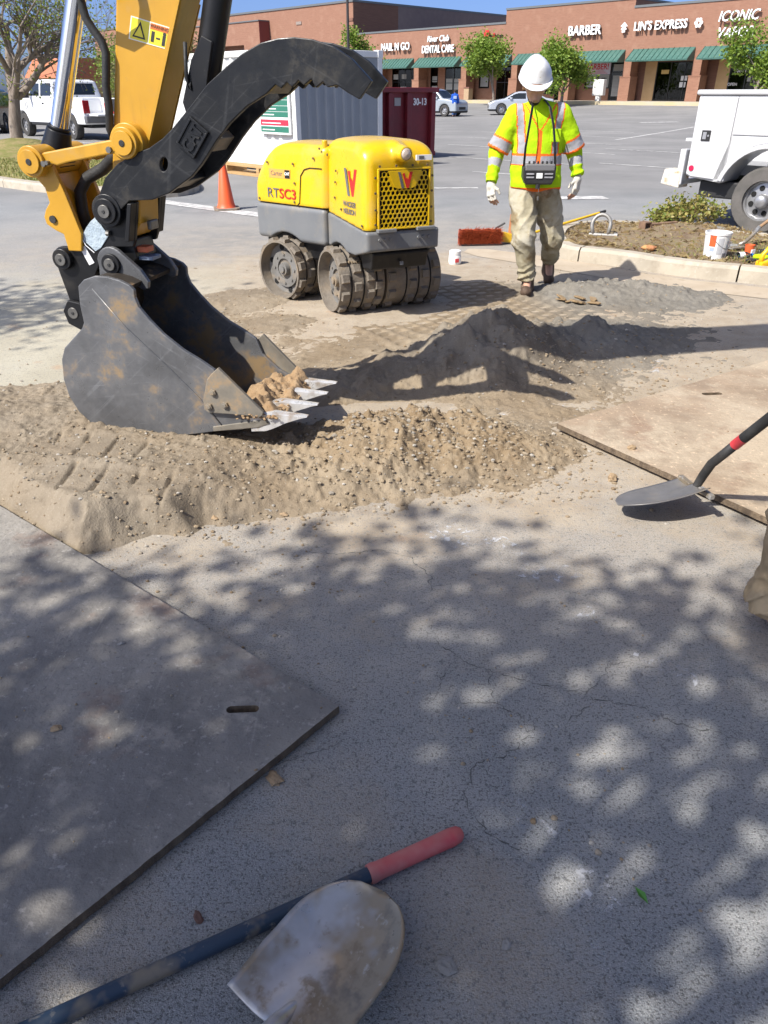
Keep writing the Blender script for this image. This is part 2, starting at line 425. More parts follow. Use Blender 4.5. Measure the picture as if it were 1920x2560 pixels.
# the ghost of an old paint line
ghost = bpy.data.materials.new('ghost_paint'); ghost.use_nodes = True
_g = NG(ghost); _b = _g.N['Principled BSDF']; _b.inputs['Base Color'].default_value = (.6, .6, .6, 1); _b.inputs['Roughness'].default_value = .9
_tc = _g.N.new('ShaderNodeTexCoord'); _a = _g.math('MULTIPLY', _g.rng(_g.noise(_tc.outputs['Object'], 26, 8.0, .7), .52, .60), _g.rng(_g.noise(_tc.outputs['Object'], 4.5, 3.0), .45, .6, 0, .75))
_g.L.new(_a, _b.inputs['Alpha'])
for a, b, w_ in [((.22, 2.62), (.75, 2.17), .10), ((.66, 2.02), (.98, 1.72), .07), ((.30, 1.28), (.46, 1.05), .03), ((.46, 1.05), (.50, .78), .05), ((1.15, 5.0), (1.9, 4.6), .15), ((.3, 3.95), (1.2, 3.85), .12)]:
    mb = MB(); p, q = Vector((*a, .002)), Vector((*b, .002)); d = (q - p).normalized(); s_ = Vector((-d.y, d.x, 0)) * w_
    mb.add([p - s_, q - s_, q + s_, p + s_], [(0, 1, 2, 3)]); mb.build('painted_line', ghost, ground)

# ------------------------------------------------------------------ loose dirt round the dig
PLA = [(-.128, 1.558), (-3.10, 3.89)]       # the left plate's edge towards the dirt
def side_plate_left(x, y):
    ax, ay = PLA[0]; bx, by = PLA[1]; l = math.hypot(bx - ax, by - ay)
    return ((x - ax) * (by - ay) - (y - ay) * (bx - ax)) / l        # positive on the far side (dirt)
def poly_sdist(x, y, poly):
    d = np.full(x.shape, 1e9); ins = np.zeros(x.shape, bool); n = len(poly)
    for i in range(n):
        ax, ay = poly[i]; bx, by = poly[(i+1) % n]; ex, ey = bx - ax, by - ay
        t = np.clip(((x-ax)*ex + (y-ay)*ey) / (ex*ex+ey*ey), 0, 1)
        d = np.minimum(d, np.hypot(x-ax-t*ex, y-ay-t*ey))
        c = (ay > y) != (by > y); ins ^= c & (x < (bx-ax) * (y-ay) / (by-ay if by != ay else 1e-9) + ax)
    return np.where(ins, d, -d)
def gb(x, y, cx, cy, rx, ry, h, rot=0.0, p=2.0):
    c, s = math.cos(rot), math.sin(rot); u = ((x-cx)*c + (y-cy)*s) / rx; w = (-(x-cx)*s + (y-cy)*c) / ry
    return h * np.exp(-(np.hypot(u, w)) ** p)
LEFT_PILE = [(-1.17, 2.37), (-1.02, 2.45), (-.87, 2.59), (-.73, 2.63), (-.54, 2.63), (-.32, 2.67), (-.1, 2.80), (.25, 2.98), (.3, 3.6), (-.5, 3.72), (-1.2, 3.95), (-1.75, 4.15), (-2.3, 4.05), (-2.75, 3.62), (-1.62, 2.74)]
ROLL_O, ROLL_YAW = (-.148, 6.353), math.radians(28)
EXC_O, EXC_YAW = (-.961, 3.234), math.atan2(-.232, .973)
def dirt_h(x, y):
    n1 = fbm(x*1.7, y*1.7, seed=3, oct=4); n2 = fbm(x*6, y*6, seed=9, oct=4); n3 = fbm(x*24, y*24, seed=21, oct=3); n4 = vnoise(x*55, y*55, seed=33); n6 = vnoise(x*105, y*105, seed=51)
    wx, wy = x + (n1-.5)*.35, y + (n1-.5)*.3
    H = .022 * np.exp(-(((x-.2)/2.1)**2 + ((y-5.3)/1.7)**2) ** 2) - .014 + (n1-.5)*.02
    loose = np.full(x.shape, .35)
    dl = poly_sdist(wx*.15 + x*.85, wy*.15 + y*.85, LEFT_PILE)
    pl = (.150 - .095*sstep(-.85, -.35, x)) * sstep(-.02, .17, dl) * (1 + .35*(n1-.5)); H = H + pl; loose = loose + sstep(-.02, .1, dl)*.22
    fp = gb(x, y, .14, 3.34, .52, .32, .135, .15, 2.4) + gb(x, y, .52, 3.36, .30, .24, .05) + gb(x, y, -.25, 3.05, .3, .2, .04)
    H = H + fp * (1 + .5*(n2-.5)); loose = loose + np.clip(fp*9, 0, .75); brown = np.clip(fp*8, 0, 1)
    dm = gb(x, y, .70, 4.72, .34, .42, .285, .25, 2.2) + gb(x, y, 1.35, 5.15, .60, .32, .13, .3) + gb(x, y, .22, 4.50, .42, .28, .12, .3) + gb(x, y, -.25, 4.25, .4, .22, .06, .3)
    H = H + dm * (1 + .5*(n1-.5) + .8*(n2-.5)); loose = loose + np.clip(dm*5, 0, .6)
    gm = gb(x, y, 2.1, 6.60, .66, .36, .105, -.1, 2.2) + gb(x, y, 1.62, 6.64, .25, .22, .04); H = H + gm * (1 + .5*(n2-.5)); loose = loose + np.clip(gm*6, 0, .7)
    H = H + gb(x, y, -1.25, 6.4, .45, .3, .05, .5) + gb(x, y, -.75, 5.75, .3, .2, .03, .5)
    H = H - gb(x, y, -.12, 6.12, .75, .55, .05, .5)
    # a hollow under the teeth
    H = H - gb(x, y, -.02, 3.78, .33, .16, .09)
    # the excavator's track prints across the left pile
    c, s = math.cos(EXC_YAW), math.sin(EXC_YAW); a = (x-EXC_O[0])*c + (y-EXC_O[1])*s; b = -(x-EXC_O[0])*s + (y-EXC_O[1])*c
    for (b0, b1, a0, a1, ph) in ((-.63, -.40, -.46, .30, 0), (-.34, -.10, -.58, -.06, .06)):
        m = sstep(b0-.03, b0+.03, b + (n2-.5)*.06) * sstep(b1+.03, b1-.03, b + (n2-.5)*.06) * sstep(a0-.06, a0+.04, a) * sstep(a1+.08, a1-.1, a)
        target = .130 - .05*sstep(-.85, -.4, x) + .03*(n1-.5)
        g = np.abs(((a + .22*b + ph) / .152) % 1 - .5) * .158
        H = H*(1-m) + m*(target - .020*sstep(.25, .5, n2)*np.exp(-(g/(.006 + .008*n2))**2) + .014*(n1-.5) + .016*(n2-.5) + .006*(n3-.5)); loose = loose * (1 - .80*m)
    # pad prints of the trench roller in front of it
    c, s = math.cos(ROLL_YAW), math.sin(ROLL_YAW); a = (x-ROLL_O[0])*c + (y-ROLL_O[1])*s; b = -(x-ROLL_O[0])*s + (y-ROLL_O[1])*c
    m = sstep(-.5, -.42, a) * sstep(1.65, 1.2, a) * sstep(-1.45, -1.15, b) * sstep(.5, .1, b)
    px = np.abs((a/.14) % 1 - .5)*2; py = np.abs(((b + .055*np.floor(a/.14))/.125) % 1 - .5)*2
    H = H + m * (.016 - .024*sstep(.72, .5, px)*sstep(.68, .48, py)); loose = loose * (1 - .75*m)
    loose = np.clip(loose, 0, 1.2)
    dp = side_plate_left(x, y); lim = .015 + dp*1.05; H = np.where(dp < .3, -smin(-H, -lim, -.001) if False else np.minimum(H, lim), H); loose = loose*sstep(.0, .06, dp)
    n5 = fbm(x*13, y*13, seed=41, oct=3); clod = np.clip(n5 - .52, 0, 1)*3.0
    H = H + loose*(.032*(n2-.5) + .022*(np.abs(n3-.5)*2) + .030*clod*(.5 + n3) - .008 + .010*(n4-.4) + .008*(n6-.5)) + .004*(n3-.5)
    # keep clear of the two plates
    H = np.where(dp < .012, -.06, H)
    rp = (x - .903)*.832 + (y - 3.583)*.555; rq = -(x - .903)*.555 + (y - 3.583)*.832     # distance into the right plate, and along it
    H = np.where((rp > .0) & (rq < .05), np.minimum(H, -.03), H)
    edge = np.minimum(np.minimum(x + 2.85, 3.25 - x), np.minimum(y - 2.15, 8.1 - y)); H = np.where(edge < .25, np.minimum(H, -.03), H)
    grey = np.clip(gm*14, 0, 1)*.9 + np.clip(dm*4, 0, .55) + sstep(.8, 1.6, x)*sstep(4.0, 4.6, y)*.75 + sstep(-.3, -.8, x)*.25
    return H, np.clip(grey + (n1-.5)*.5, 0, 1) - 1.0*np.clip(brown + (n2-.5)*.6, 0, 1)*(grey < .3), loose

def dirt_material():
    m = bpy.data.materials.new('sandy_dirt'); m.use_nodes = True; g = NG(m); b = g.N['Principled BSDF']
    tc = g.N.new('ShaderNodeTexCoord'); co = tc.outputs['Object']
    at = g.N.new('ShaderNodeAttribute'); at.attribute_name = 'grey'
    n1 = g.noise(co, 1.6, 5.0); n2 = g.noise(co, 14, 5.0, .65); n3 = g.noise(co, 120, 3.0, .7)
    sand = g.mix(g.rng(n1, .3, .7), (.185, .130, .074), (.245, .184, .115))
    sand = g.mix(g.rng(n2, .48, .72, 0, .6), sand, (.325, .262, .180))
    sand = g.mix(g.rng(n2, .46, .25, 0, .5), sand, (.150, .102, .056))
    gr = g.mix(g.rng(n1, .3, .7), (.150, .137, .115), (.205, .190, .162))  # grey darkened for the mound's wetness and the shadow over it
    gr = g.mix(g.rng(n2, .5, .75, 0, .6), gr, (.265, .25, .215))
    pale = g.mix(g.rng(n1, .3, .7), (.215, .165, .108), (.285, .230, .160)); pale = g.mix(g.rng(n2, .47, .27, 0, .7), pale, (.145, .106, .066))
    sand = g.mix(g.rng(at.outputs['Fac'], -.75, -.1), sand, pale)
    c = g.mix(at.outputs['Fac'], sand, gr); c = g.mix(g.rng(n3, .55, .75, 0, .5), c, (.37, .325, .26)); c = g.mix(g.rng(n3, .42, .25, 0, .4), c, (.125, .092, .058))
    g.L.new(c, b.inputs['Base Color']); b.inputs['Roughness'].default_value = .95; b.inputs['Specular IOR Level'].default_value = .15
    bp = g.N.new('ShaderNodeBump'); bp.inputs['Strength'].default_value = .6; bp.inputs['Distance'].default_value = .008
    g.L.new(g.math('ADD', n3, g.math('MULTIPLY', n2, 1.2)), bp.inputs['Height']); g.L.new(bp.outputs[0], b.inputs['Normal'])
    return m
DIRT = dirt_material()
def build_dirt():
    V = []; Q = []; A = []; nb = 0
    for st, y0, y1 in ((.0078, 2.1, 4.32), (.0135, 4.305, 8.15)):       # finer where it is close to us
        xs = np.arange(-2.9, 3.3, st) if y0 > 4 else np.arange(-2.5, 2.1, st); ys = np.arange(y0, y1, st)
        gx, gy = np.meshgrid(xs, ys, indexing='ij'); H, grey, loose = dirt_h(gx, gy)
        keep = H > -.012; nx, ny = gx.shape; k = keep[:-1, :-1] | keep[1:, :-1] | keep[1:, 1:] | keep[:-1, 1:]
        idx = np.arange(nx*ny).reshape(nx, ny); q = np.stack([idx[:-1, :-1], idx[1:, :-1], idx[1:, 1:], idx[:-1, 1:]], -1)[k]
        used = np.unique(q); rm = np.zeros(nx*ny, int); rm[used] = np.arange(len(used)) + nb; nb += len(used)
        V.append(np.stack([gx, gy, H], -1).reshape(-1, 3)[used]); Q.append(rm[q]); A.append(grey.reshape(-1)[used])
    me = bpy.data.meshes.new('dirt'); me.from_pydata(np.concatenate(V).tolist(), [], np.concatenate(Q).tolist()); me.update()
    at = me.attributes.new('grey', 'FLOAT', 'POINT'); at.data.foreach_set('value', np.concatenate(A).astype(np.float32))
    return tag(link('dirt', me, DIRT, smooth=180), 'heaped and tracked sandy dirt around the bucket and roller', 'dirt', kind='stuff')
build_dirt()

def rock_verts(r, rr, flat=.6):
    bm = bmesh.new(); bmesh.ops.create_icosphere(bm, subdivisions=1, radius=1)
    sx, sy, sz = r*rr.uniform(.7, 1.3), r*rr.uniform(.6, 1.1), r*rr.uniform(.4, .9)*flat/.6
    a = rr.uniform(0, 6.28); c, s = math.cos(a), math.sin(a); vs = []
    for v in bm.verts:
        k = rr.uniform(.75, 1.15); x, y, z = v.co.x*sx*k, v.co.y*sy*k, v.co.z*sz*k; vs.append((x*c - y*s, x*s + y*c, z))
    fs = [[v.index for v in f.verts] for f in bm.faces]; bm.free(); return vs, fs
gravelm = bpy.data.materials.new('gravel_stones'); gravelm.use_nodes = True
_g = NG(gravelm); _ge = _g.N.new('ShaderNodeNewGeometry'); _cr = _g.N.new('ShaderNodeValToRGB'); _g.L.new(_ge.outputs['Random Per Island'], _cr.inputs[0])
for p, c in ((0, (.19, .135, .08)), (.35, (.25, .19, .12)), (.65, (.29, .235, .165)), (.85, (.22, .195, .16)), (1, (.38, .35, .30))):
    e = _cr.color_ramp.elements[0] if p == 0 else _cr.color_ramp.elements.new(p) if p < 1 else _cr.color_ramp.elements[-1]
    e.color = (*c, 1)
_g.L.new(_cr.outputs[0], _g.N['Principled BSDF'].inputs['Base Color']); _g.N['Principled BSDF'].inputs['Roughness'].default_value = .95
def build_gravel():
    rr = random.Random(5); lib = [rock_verts(1, rr) for _ in range(14)]; LV = [np.array(v) for v, f in lib]; LF = [np.array(f) for v, f in lib]; V = []; F = []; nb = 0
    def put(pts, rads):
        nonlocal nb
        k = NR.integers(0, 14, len(pts))
        for p, r, q in zip(pts, rads, k): V.append(LV[q]*r + p); F.append(LF[q] + nb); nb += len(LV[q])
    pts = NR.uniform((-2.7, 2.3), (3.1, 7.9), (15000, 2)); H, gr, lo = dirt_h(pts[:, 0], pts[:, 1]); x, y = pts.T
    rp = (x-.903)*.832 + (y-3.583)*.555; bad = (side_plate_left(x, y) < .01) | ((rp > -.02) & (y < 4.2))
    keep = np.where(H < -.01, (NR.random(len(x)) < .15) & ~bad, True) & (NR.random(len(x)) < .06 + .5*lo)
    r = .0025 + .008*NR.random(len(x))**3.5; put(np.stack([x, y, np.maximum(H, 0) + r*.25], 1)[keep], r[keep])
    for cx, cy, sx, sy, n, rm in ((.15, 3.25, .38, .20, 2200, .011), (-1.1, 2.95, .5, .33, 1200, .008), (.7, 4.6, .35, .3, 700, .009), (.1, 2.92, .55, .07, 420, .010), (-.75, 2.60, .25, .05, 110, .010), (-.25, 2.72, .25, .05, 90, .010), (1.35, 4.55, .55, .35, 900, .011), (.85, 3.4, .25, .25, 250, .012),
                                  (-1.9, 4.1, .5, .12, 150, .012), (-1.1, 5.6, .5, .5, 220, .012), (.33, .87, .16, .16, 420, .008), (-.05, 1.25, .2, .15, 90, .006), (.5, 1.6, .7, .7, 200, .004), (-.5, 2.2, .5, .3, 260, .006)):
        x, y = NR.normal(cx, sx, n), NR.normal(cy, sy, n); H = dirt_h(x, y)[0]; H = np.where(y > 2.2, np.maximum(H, 0), 0)
        rp = (x-.903)*.832 + (y-3.583)*.555; ok = (side_plate_left(x, y) > .02) & (y > .5) & ~((rp > -.02) & (y < 4.0) & (x > .6))
        r = .002 + rm*NR.random(n)**2.5; put(np.stack([x, y, H + r*.3], 1)[ok], r[ok])
    n = 260; d1 = np.array((-.787, .617)); d2 = np.array((-.643, -.765)); q = np.array((-.128, 1.558)) + NR.random((n, 1))*2.3*d1 + NR.random((n, 1))*1.3*d2; r = .0015 + .005*NR.random(n)**3; put(np.stack([q[:, 0], q[:, 1], .032 + r*.2], 1), r)
    n = 160; q = np.array((.903, 3.583)) + NR.random((n, 1))*1.2*np.array((.555, -.832)) + NR.random((n, 1))*1.6*np.array((.832, .555)); r = .0015 + .005*NR.random(n)**3; put(np.stack([q[:, 0], q[:, 1], .048 + r*.2], 1), r)
    me = bpy.data.meshes.new('gravel'); me.from_pydata(np.concatenate(V).tolist(), [], np.concatenate(F).tolist()); me.update()
    tag(link('gravel', me, gravelm), 'loose gravel and clods scattered over the dirt', 'gravel', kind='stuff')
build_gravel()

# ------------------------------------------------------------------ steel road plates
def rust_plate(name, base, dusty, dust_amt):
    dk = tuple(c*.55 for c in base)
    return pm(name, base, tuple(c*.74 for c in base), scale=2.4, lo=.36, hi=.64, rough=.68, bump=.5, bscale=38, rvar=.14,
              layers=[(dusty, 1.5, .44, .60, dust_amt), (dk, 5.5, .54, .68, .45), (dusty, 9, .54, .66, .6), ((.19, .105, .065), 3.6, .58, .70, .5), (tuple(min(1, c*2.2) for c in base), 46, .60, .68, .5), (dk, 85, .58, .68, .6), (tuple(min(1, c*2.4) for c in base), 3.0, .64, .68, .16, (14, .5, 1))])
plate_m = rust_plate('steel_plate_grey', (.165, .156, .143), (.30, .276, .236), .7)
plate_t = rust_plate('steel_plate_tan', (.34, .256, .175), (.42, .345, .25), .95)
edge_m = pm('flame_cut_edge', (.085, .06, .04), (.17, .125, .08), scale=30, rough=.85, bump=.8, bscale=90, stretch=(1, 1, .2))
def plate(name, label, corner, d1, d2, l1, l2, z0, th, mat, slot=None):
    d1 = Vector((*d1, 0)).normalized(); d2 = Vector((*d2, 0)).normalized()
    t = bpy.data.objects.new(name, None); COL.objects.link(t); t.location = (*corner, 0); tag(t, label, 'steel plate')
    rr = random.Random(len(label)); n1, n2 = int(l1 / .02), int(l2 / .02); j = lambda: rr.uniform(-.0009, .0009)
    ring = [d1*(l1*i/n1) + d2*j() for i in range(n1)] + [d1*(l1 + j()) + d2*(l2*i/n2) for i in range(n2)] + [d1*(l1*(1-i/n1)) + d2*(l2 + j()) for i in range(n1)] + [d2*(l2*(1-i/n2)) + d1*j() for i in range(n2)]
    bm = bmesh.new(); top = [bm.verts.new((p.x, p.y, z0 + th)) for p in ring]; bot = [bm.verts.new((p.x + j(), p.y + j(), z0)) for p in ring]
    n = len(ring)
    for i in range(n): f = bm.faces.new((top[i], top[(i+1) % n], bot[(i+1) % n], bot[i])); f.material_index = 1
    if slot:
        c, sd, L_, w_ = slot; sd = Vector((*sd, 0)).normalized(); sn = Vector((-sd.y, sd.x, 0)); c = Vector((*c, 0)) - Vector((*corner, 0)); hole = []
        for k in range(24):
            a = 2*math.pi*k/24; hole.append(c + sd*(w_*math.cos(a) + (L_ if math.cos(a) > 0 else -L_)) + sn*(w_*math.sin(a)))
        ht = [bm.verts.new((p.x, p.y, z0+th)) for p in hole]; hb = [bm.verts.new((p.x, p.y, z0)) for p in hole]
        for k in range(24): f = bm.faces.new((ht[k], ht[(k+1) % 24], hb[(k+1) % 24], hb[k])); f.material_index = 1
        ed = [bm.edges.get((top[i], top[(i+1) % n])) for i in range(n)] + [bm.edges.get((ht[k], ht[(k+1) % 24])) for k in range(24)]
        r_ = bmesh.ops.triangle_fill(bm, use_beauty=True, edges=ed)
    else: bm.faces.new(top)
    bm.faces.new(bot[::-1])
    bmesh.ops.recalc_face_normals(bm, faces=bm.faces)
    me = bpy.data.meshes.new('plate'); bm.to_mesh(me); bm.free()
    link('plate_slab', me, [mat, edge_m], t)
    return t
plate('steel_plate', 'thick grey steel road plate with a lifting slot, lying in the tree shade', (-.128, 1.558), (-1.506, 1.181), (-.633, -.753), 3.6, 1.35, .006, .026, plate_m,
      slot=((-.40, 1.545), (1, .05), .032, .014))
plate('steel_plate', 'sunlit tan rusty steel road plate beside the dirt pile', (.903, 3.583), (.651, -.977), (.977, .651), 1.9, 3.4, .020, .028, plate_t, slot=((1.88, 4.02), (1, .1), .04, .02))
# ------------------------------------------------------------------ the shops
brick = pm('red_brick', (.235, .116, .074), (.285, .148, .096), scale=3, lo=.3, hi=.7, rough=.9, stretch=(.35, .35, 5), layers=[((.165, .085, .058), 9, .5, .68, .7, (.3, .3, 6)), ((.32, .185, .125), 1.1, .52, .7, .5)])
brick_d = pm('dark_brick', (.145, .072, .05), (.19, .095, .065), scale=3, rough=.9, stretch=(.35, .35, 5))
mauve = pm('mauve_stucco', (.165, .125, .118), (.19, .145, .135), scale=2, rough=.9)
coping = pm('coping_grey', (.12, .13, .135), rough=.5)
tanw = pm('tan_stucco', (.45, .30, .15), (.5, .34, .18), scale=2, rough=.9)
awnm = pm('green_metal', (.035, .105, .085), (.06, .14, .115), scale=1.5, rough=.45, layers=[((.16, .24, .21), 2.5, .55, .75, .5)])
frm = pm('dark_bronze_frame', (.012, .011, .010), rough=.4)
intm = pm('dim_interior', (.10, .085, .07), (.05, .045, .04), scale=1.2, rough=.9)
conc = pm('concrete', (.43, .38, .30), (.34, .30, .235), scale=2.5, rough=.9, bump=.3, bscale=70, layers=[((.26, .22, .165), 6, .52, .7, .6), ((.52, .48, .40), 25, .6, .72, .5)])
whitel = pm('white_letters', (.85, .85, .84), rough=.35)
letter_shadow = pm('letter_shadow_black', (.02, .02, .02), rough=.5)
redl = pm('red_letters', (.55, .02, .03), rough=.35)
paper = pm('paper_white', (.75, .74, .72), (.6, .6, .58), scale=4, rough=.8)
def glass_mat(name, tint, refl):
    m = bpy.data.materials.new(name); m.use_nodes = True; g = NG(m); N = g.N
    for n in list(N):
        if n.type == 'BSDF_PRINCIPLED': N.remove(n)
    tr = N.new('ShaderNodeBsdfTransparent'); tr.inputs[0].default_value = (*tint, 1); gl = N.new('ShaderNodeBsdfGlossy'); gl.inputs['Roughness'].default_value = .03
    fr = N.new('ShaderNodeFresnel'); fr.inputs[0].default_value = refl; mx = N.new('ShaderNodeMixShader')
    g.L.new(fr.outputs[0], mx.inputs[0]); g.L.new(tr.outputs[0], mx.inputs[1]); g.L.new(gl.outputs[0], mx.inputs[2]); g.L.new(mx.outputs[0], N['Material Output'].inputs[0]); return m
shopglass = glass_mat('shop_glass', (.30, .33, .32), 1.5)
SH_O = (3.65, 91.2, .90); SH_R = math.atan2(-.724, .69)
shops = thing('shop_building', 'long brick strip of small shops with green metal awnings', 'building', SH_O, SH_R)
PIL = [-6.6, -.3, 6.35, 12.7, 18.6, 24.7, 30.9, 37.1, 43.4]
TOP = [(-10.3, 11.3, 6.25), (11.3, 24.65, 7.30), (24.65, 48, 6.70)]
for a, b, h in TOP:
    MB().box((a, 0, 3.0), (b, 9.0, h)).build('upper_wall', brick, shops)
    MB().box((a - .04, -.06, h), (b + .04, 9.05, h + .16)).build('coping', coping, shops)
MB().box((-10.3, 8.9, 0), (48, 9.0, 3.0)).build('back_wall', intm, shops)
MB().box((-10.3, 1.5, -.3), (48, 9.0, .012)).build('floor_slab', intm, shops)
sw = MB(); sw.box((-10.3, -3.4, -.9), (48, 1.5, 0)); tag(sw.build('pavement', conc, None), kind='structure')
pv = bpy.data.objects['pavement']; pv.location = SH_O; pv.rotation_euler = (0, 0, SH_R)
kb = MB().box((-10.3, -3.56, -.9), (48, -3.403, -.006)).build('kerb_edge', pm('yellowed_kerb', (.46, .37, .2), (.42, .37, .28), scale=.6, rough=.9), pv)
for t in PIL:
    p = MB().box((t - .36, -.05, 1.75), (t + .36, .9, 2.998)).box((t - .50, -.16, 0), (t + .50, 1.0, 1.75)).box((t-.53, -.19, 1.75), (t+.53, 1.03, 1.83)).build('pillar', brick, shops)
    MB().box((t - .15, 1.0, 0), (t + .15, 1.62, 2.998)).build('return_wall', brick, shops)
def awning(a, b):
    t0, t1 = a + .38, b - .38; zt, zb, pr = 3.78, 2.95, 1.15
    aw = MB().prism([(-.02, zt), (-pr, zb), (-pr, zb - .07), (-.02, zb - .07)], t0, t1, 'x').build('awning', awnm, shops)
    n = max(6, int((t1 - t0) / .42)); w = (t1 - t0) / n
    me = None
    for i in range(n):
        if me is None:
            d = Vector((-pr + .02, zb - zt)); nv = Vector((zb - zt, pr - .02)).normalized() * -.012
            mb = MB(); mb.add([(.03, -.03, zt+.012), (w-.03, -.03, zt+.012), (w-.03, -pr-.02, zb+.006), (.03, -pr-.02, zb+.006), (.0, -.03, zt+.05), (.03, -.03, zt+.05), (.03, -pr-.02, zb+.05), (.0, -pr-.02, zb+.05), (0, -pr-.02, zb-.01), (.03, -pr-.02, zb-.01)],
                            [(3, 2, 1, 0), (7, 6, 5, 4), (6, 3, 0, 5), (7, 4, 5, 6), (8, 9, 6, 7)])
            me = mb.mesh('panel'); me.materials.append(awnm)
        o = bpy.data.objects.new('panel', me); COL.objects.link(o); o.parent = aw; o.location = (t0 + i*w, 0, 0)
    return aw
for a, b in zip(PIL, PIL[1:]): awning(a, b)
awning(-10.3, -6.6)
FY = 1.5
def wallp(t0, t1, z0, z1, mat=brick): MB().box((t0, FY, z0), (t1, FY + .2, z1)).build('wall_panel', mat, shops)
def window(t0, t1, z0, z1, nv=2, nh=1, name='window', bars=.06):
    mb = MB(); y0, y1 = FY + .02, FY + .12
    mb.box((t0, y0, z0), (t1, y1, z0 + bars)).box((t0, y0, z1 - bars), (t1, y1, z1))
    for i in range(nv + 1):
        x = t0 + (t1 - t0) * i / nv; x = min(max(x, t0 + bars/2), t1 - bars/2); mb.box((x - bars/2, y0 + .002, z0 + bars), (x + bars/2, y1 - .002, z1 - bars))
    for k in range(1, nh):
        z = z0 + (z1 - z0) * k / nh; mb.box((t0 + bars, y0 + .004, z - bars/2), (t1 - bars, y1 - .004, z + bars/2))
    w = mb.build(name, frm, shops)
    for i in range(nv):
        x0 = t0 + (t1 - t0) * i / nv + .02; x1 = t0 + (t1 - t0) * (i + 1) / nv - .02
        MB().box((x0, FY + .06, z0 + .02), (x1, FY + .075, z1 - .02)).build('pane', shopglass, w)
    return w
def note(w, t, z, wd, h, mat=paper, name='notice'): MB().box((t, FY + .045, z), (t + wd, FY + .052, z + h)).build(name, mat, w)
blind = pm('pale_blind', (.34, .35, .34), (.28, .28, .27), scale=3, rough=.8, stretch=(.2, 1, 8))
def bay(i):
    a, b = PIL[i] + .15, PIL[i + 1] - .15; return a, b
# nail shop
a, b = -10.3, -6.75; wallp(a, a + 1.2, 0, 3.0); window(a + 1.2, b, .05, 3.0, 3, 2)
a, b = bay(0); wallp(a, a + .9, 0, 3); w = window(a + .9, a + 3.9, .3, 3, 3, 2); note(w, a + 1.1, 1.9, .8, .5, blind); note(w, a + 2.4, 1.95, .7, .45, blind); note(w, a + 2.2, .5, .9, .7, blind); wallp(a + .9, a + 3.9, 0, .3); w = window(a + 3.9, b, .02, 3, 2, 1, 'door'); note(w, a + 4.3, 1.6, .7, .3)
# dental shop
a, b = bay(1); wallp(a, a + .5, 0, 3); w = window(a + .5, a + 1.6, .5, 3, 1, 2); note(w, a + .75, 1.6, .7, .55, blind); note(w, a + .7, .75, .8, .5, blind); wallp(a + .5, a + 1.6, 0, .5); wallp(a + 1.6, a + 2.6, 0, 3)
w = window(a + 2.6, b, .02, 3, 3, 2, 'door'); note(w, a + 2.75, .9, .9, 1.0, blind); note(w, a + 3.85, .9, .85, 1.0, blind); note(w, a + 5.0, 1.9, .6, .2)
a, b = bay(2); w = window(a + .6, a + 2.0, 1.0, 3, 1, 1); note(w, a + .8, 1.15, 1.0, 1.2, blind); wallp(a, a + .6, 0, 3); wallp(a + .6, a + 2.0, 0, 1.0); wallp(a + 2.0, a + 2.9, 0, 3); window(a + 2.9, b, .02, 3, 3, 2, 'door')
a, b = bay(3); wallp(a, a + .8, 0, 3); window(a + .8, a + 3.6, .5, 3, 2, 1); wallp(a + .8, a + 3.6, 0, .5); window(a + 3.6, b, .02, 3, 2, 2, 'door')
# barber
a, b = bay(4); wallp(a, a + .9, 0, 3); w = window(a + .9, a + 3.5, .95, 3, 2, 1); wallp(a + .9, a + 3.5, 0, .95)
note(w, a + 1.05, 1.05, 1.0, .98, blind); note(w, a + 2.35, 1.05, 1.0, .98, blind); note(w, a + 2.6, 1.45, .5, .35, frm)
ban = MB().box((a + .75, FY - .06, 2.05), (a + 3.45, FY - .03, 2.92)).build('banner', pm('banner_cloth', (.52, .50, .62), (.62, .6, .68), scale=1, rough=.7), shops)
text('lettering', 'BARBER!', redl, ban, .62, frame((a + 2.1, FY - .065, 2.62), (1, 0, 0), (0, 0, 1)), .002, bold=.012)
for k in range(3): MB().box((a + 1.0 + k*.12, FY - .066, 2.12 + k*.09), (a + 3.2 - k*.2, FY - .062, 2.15 + k*.09)).build('small_print', redl, ban)
w = window(a + 3.5, a + 5.0, .02, 3, 1, 1, 'door'); note(w, a + 3.75, .35, .95, 1.6, blind); MB().box((a + 3.5, FY + .03, 2.15), (a + 5.0, FY + .11, 2.22)).build('transom_bar', frm, shops); note(w, a + 3.7, 2.3, 1.0, .5, blind)
w = window(a + 5.0, b, .9, 3, 1, 1); note(w, a + 5.1, 1.0, .5, 1.6, blind); wallp(a + 5.0, b, 0, .9)
# noodle place
a, b = bay(5); wallp(a, a + .7, 0, 3, brick_d); wallp(a + .7, a + 1.75, 0, 3, tanw); w = window(a + 1.75, b - .25, .04, 2.9, 3, 1, bars=.08); wallp(a + 1.75, b, 2.9, 3.0)
note(w, a + 4.05, 1.5, .55, .35); note(w, a + 4.0, 1.02, .55, .38); note(w, a + 2.2, 2.0, .7, .3, pm('lit_menu', (.5, .35, .12), rough=.6))
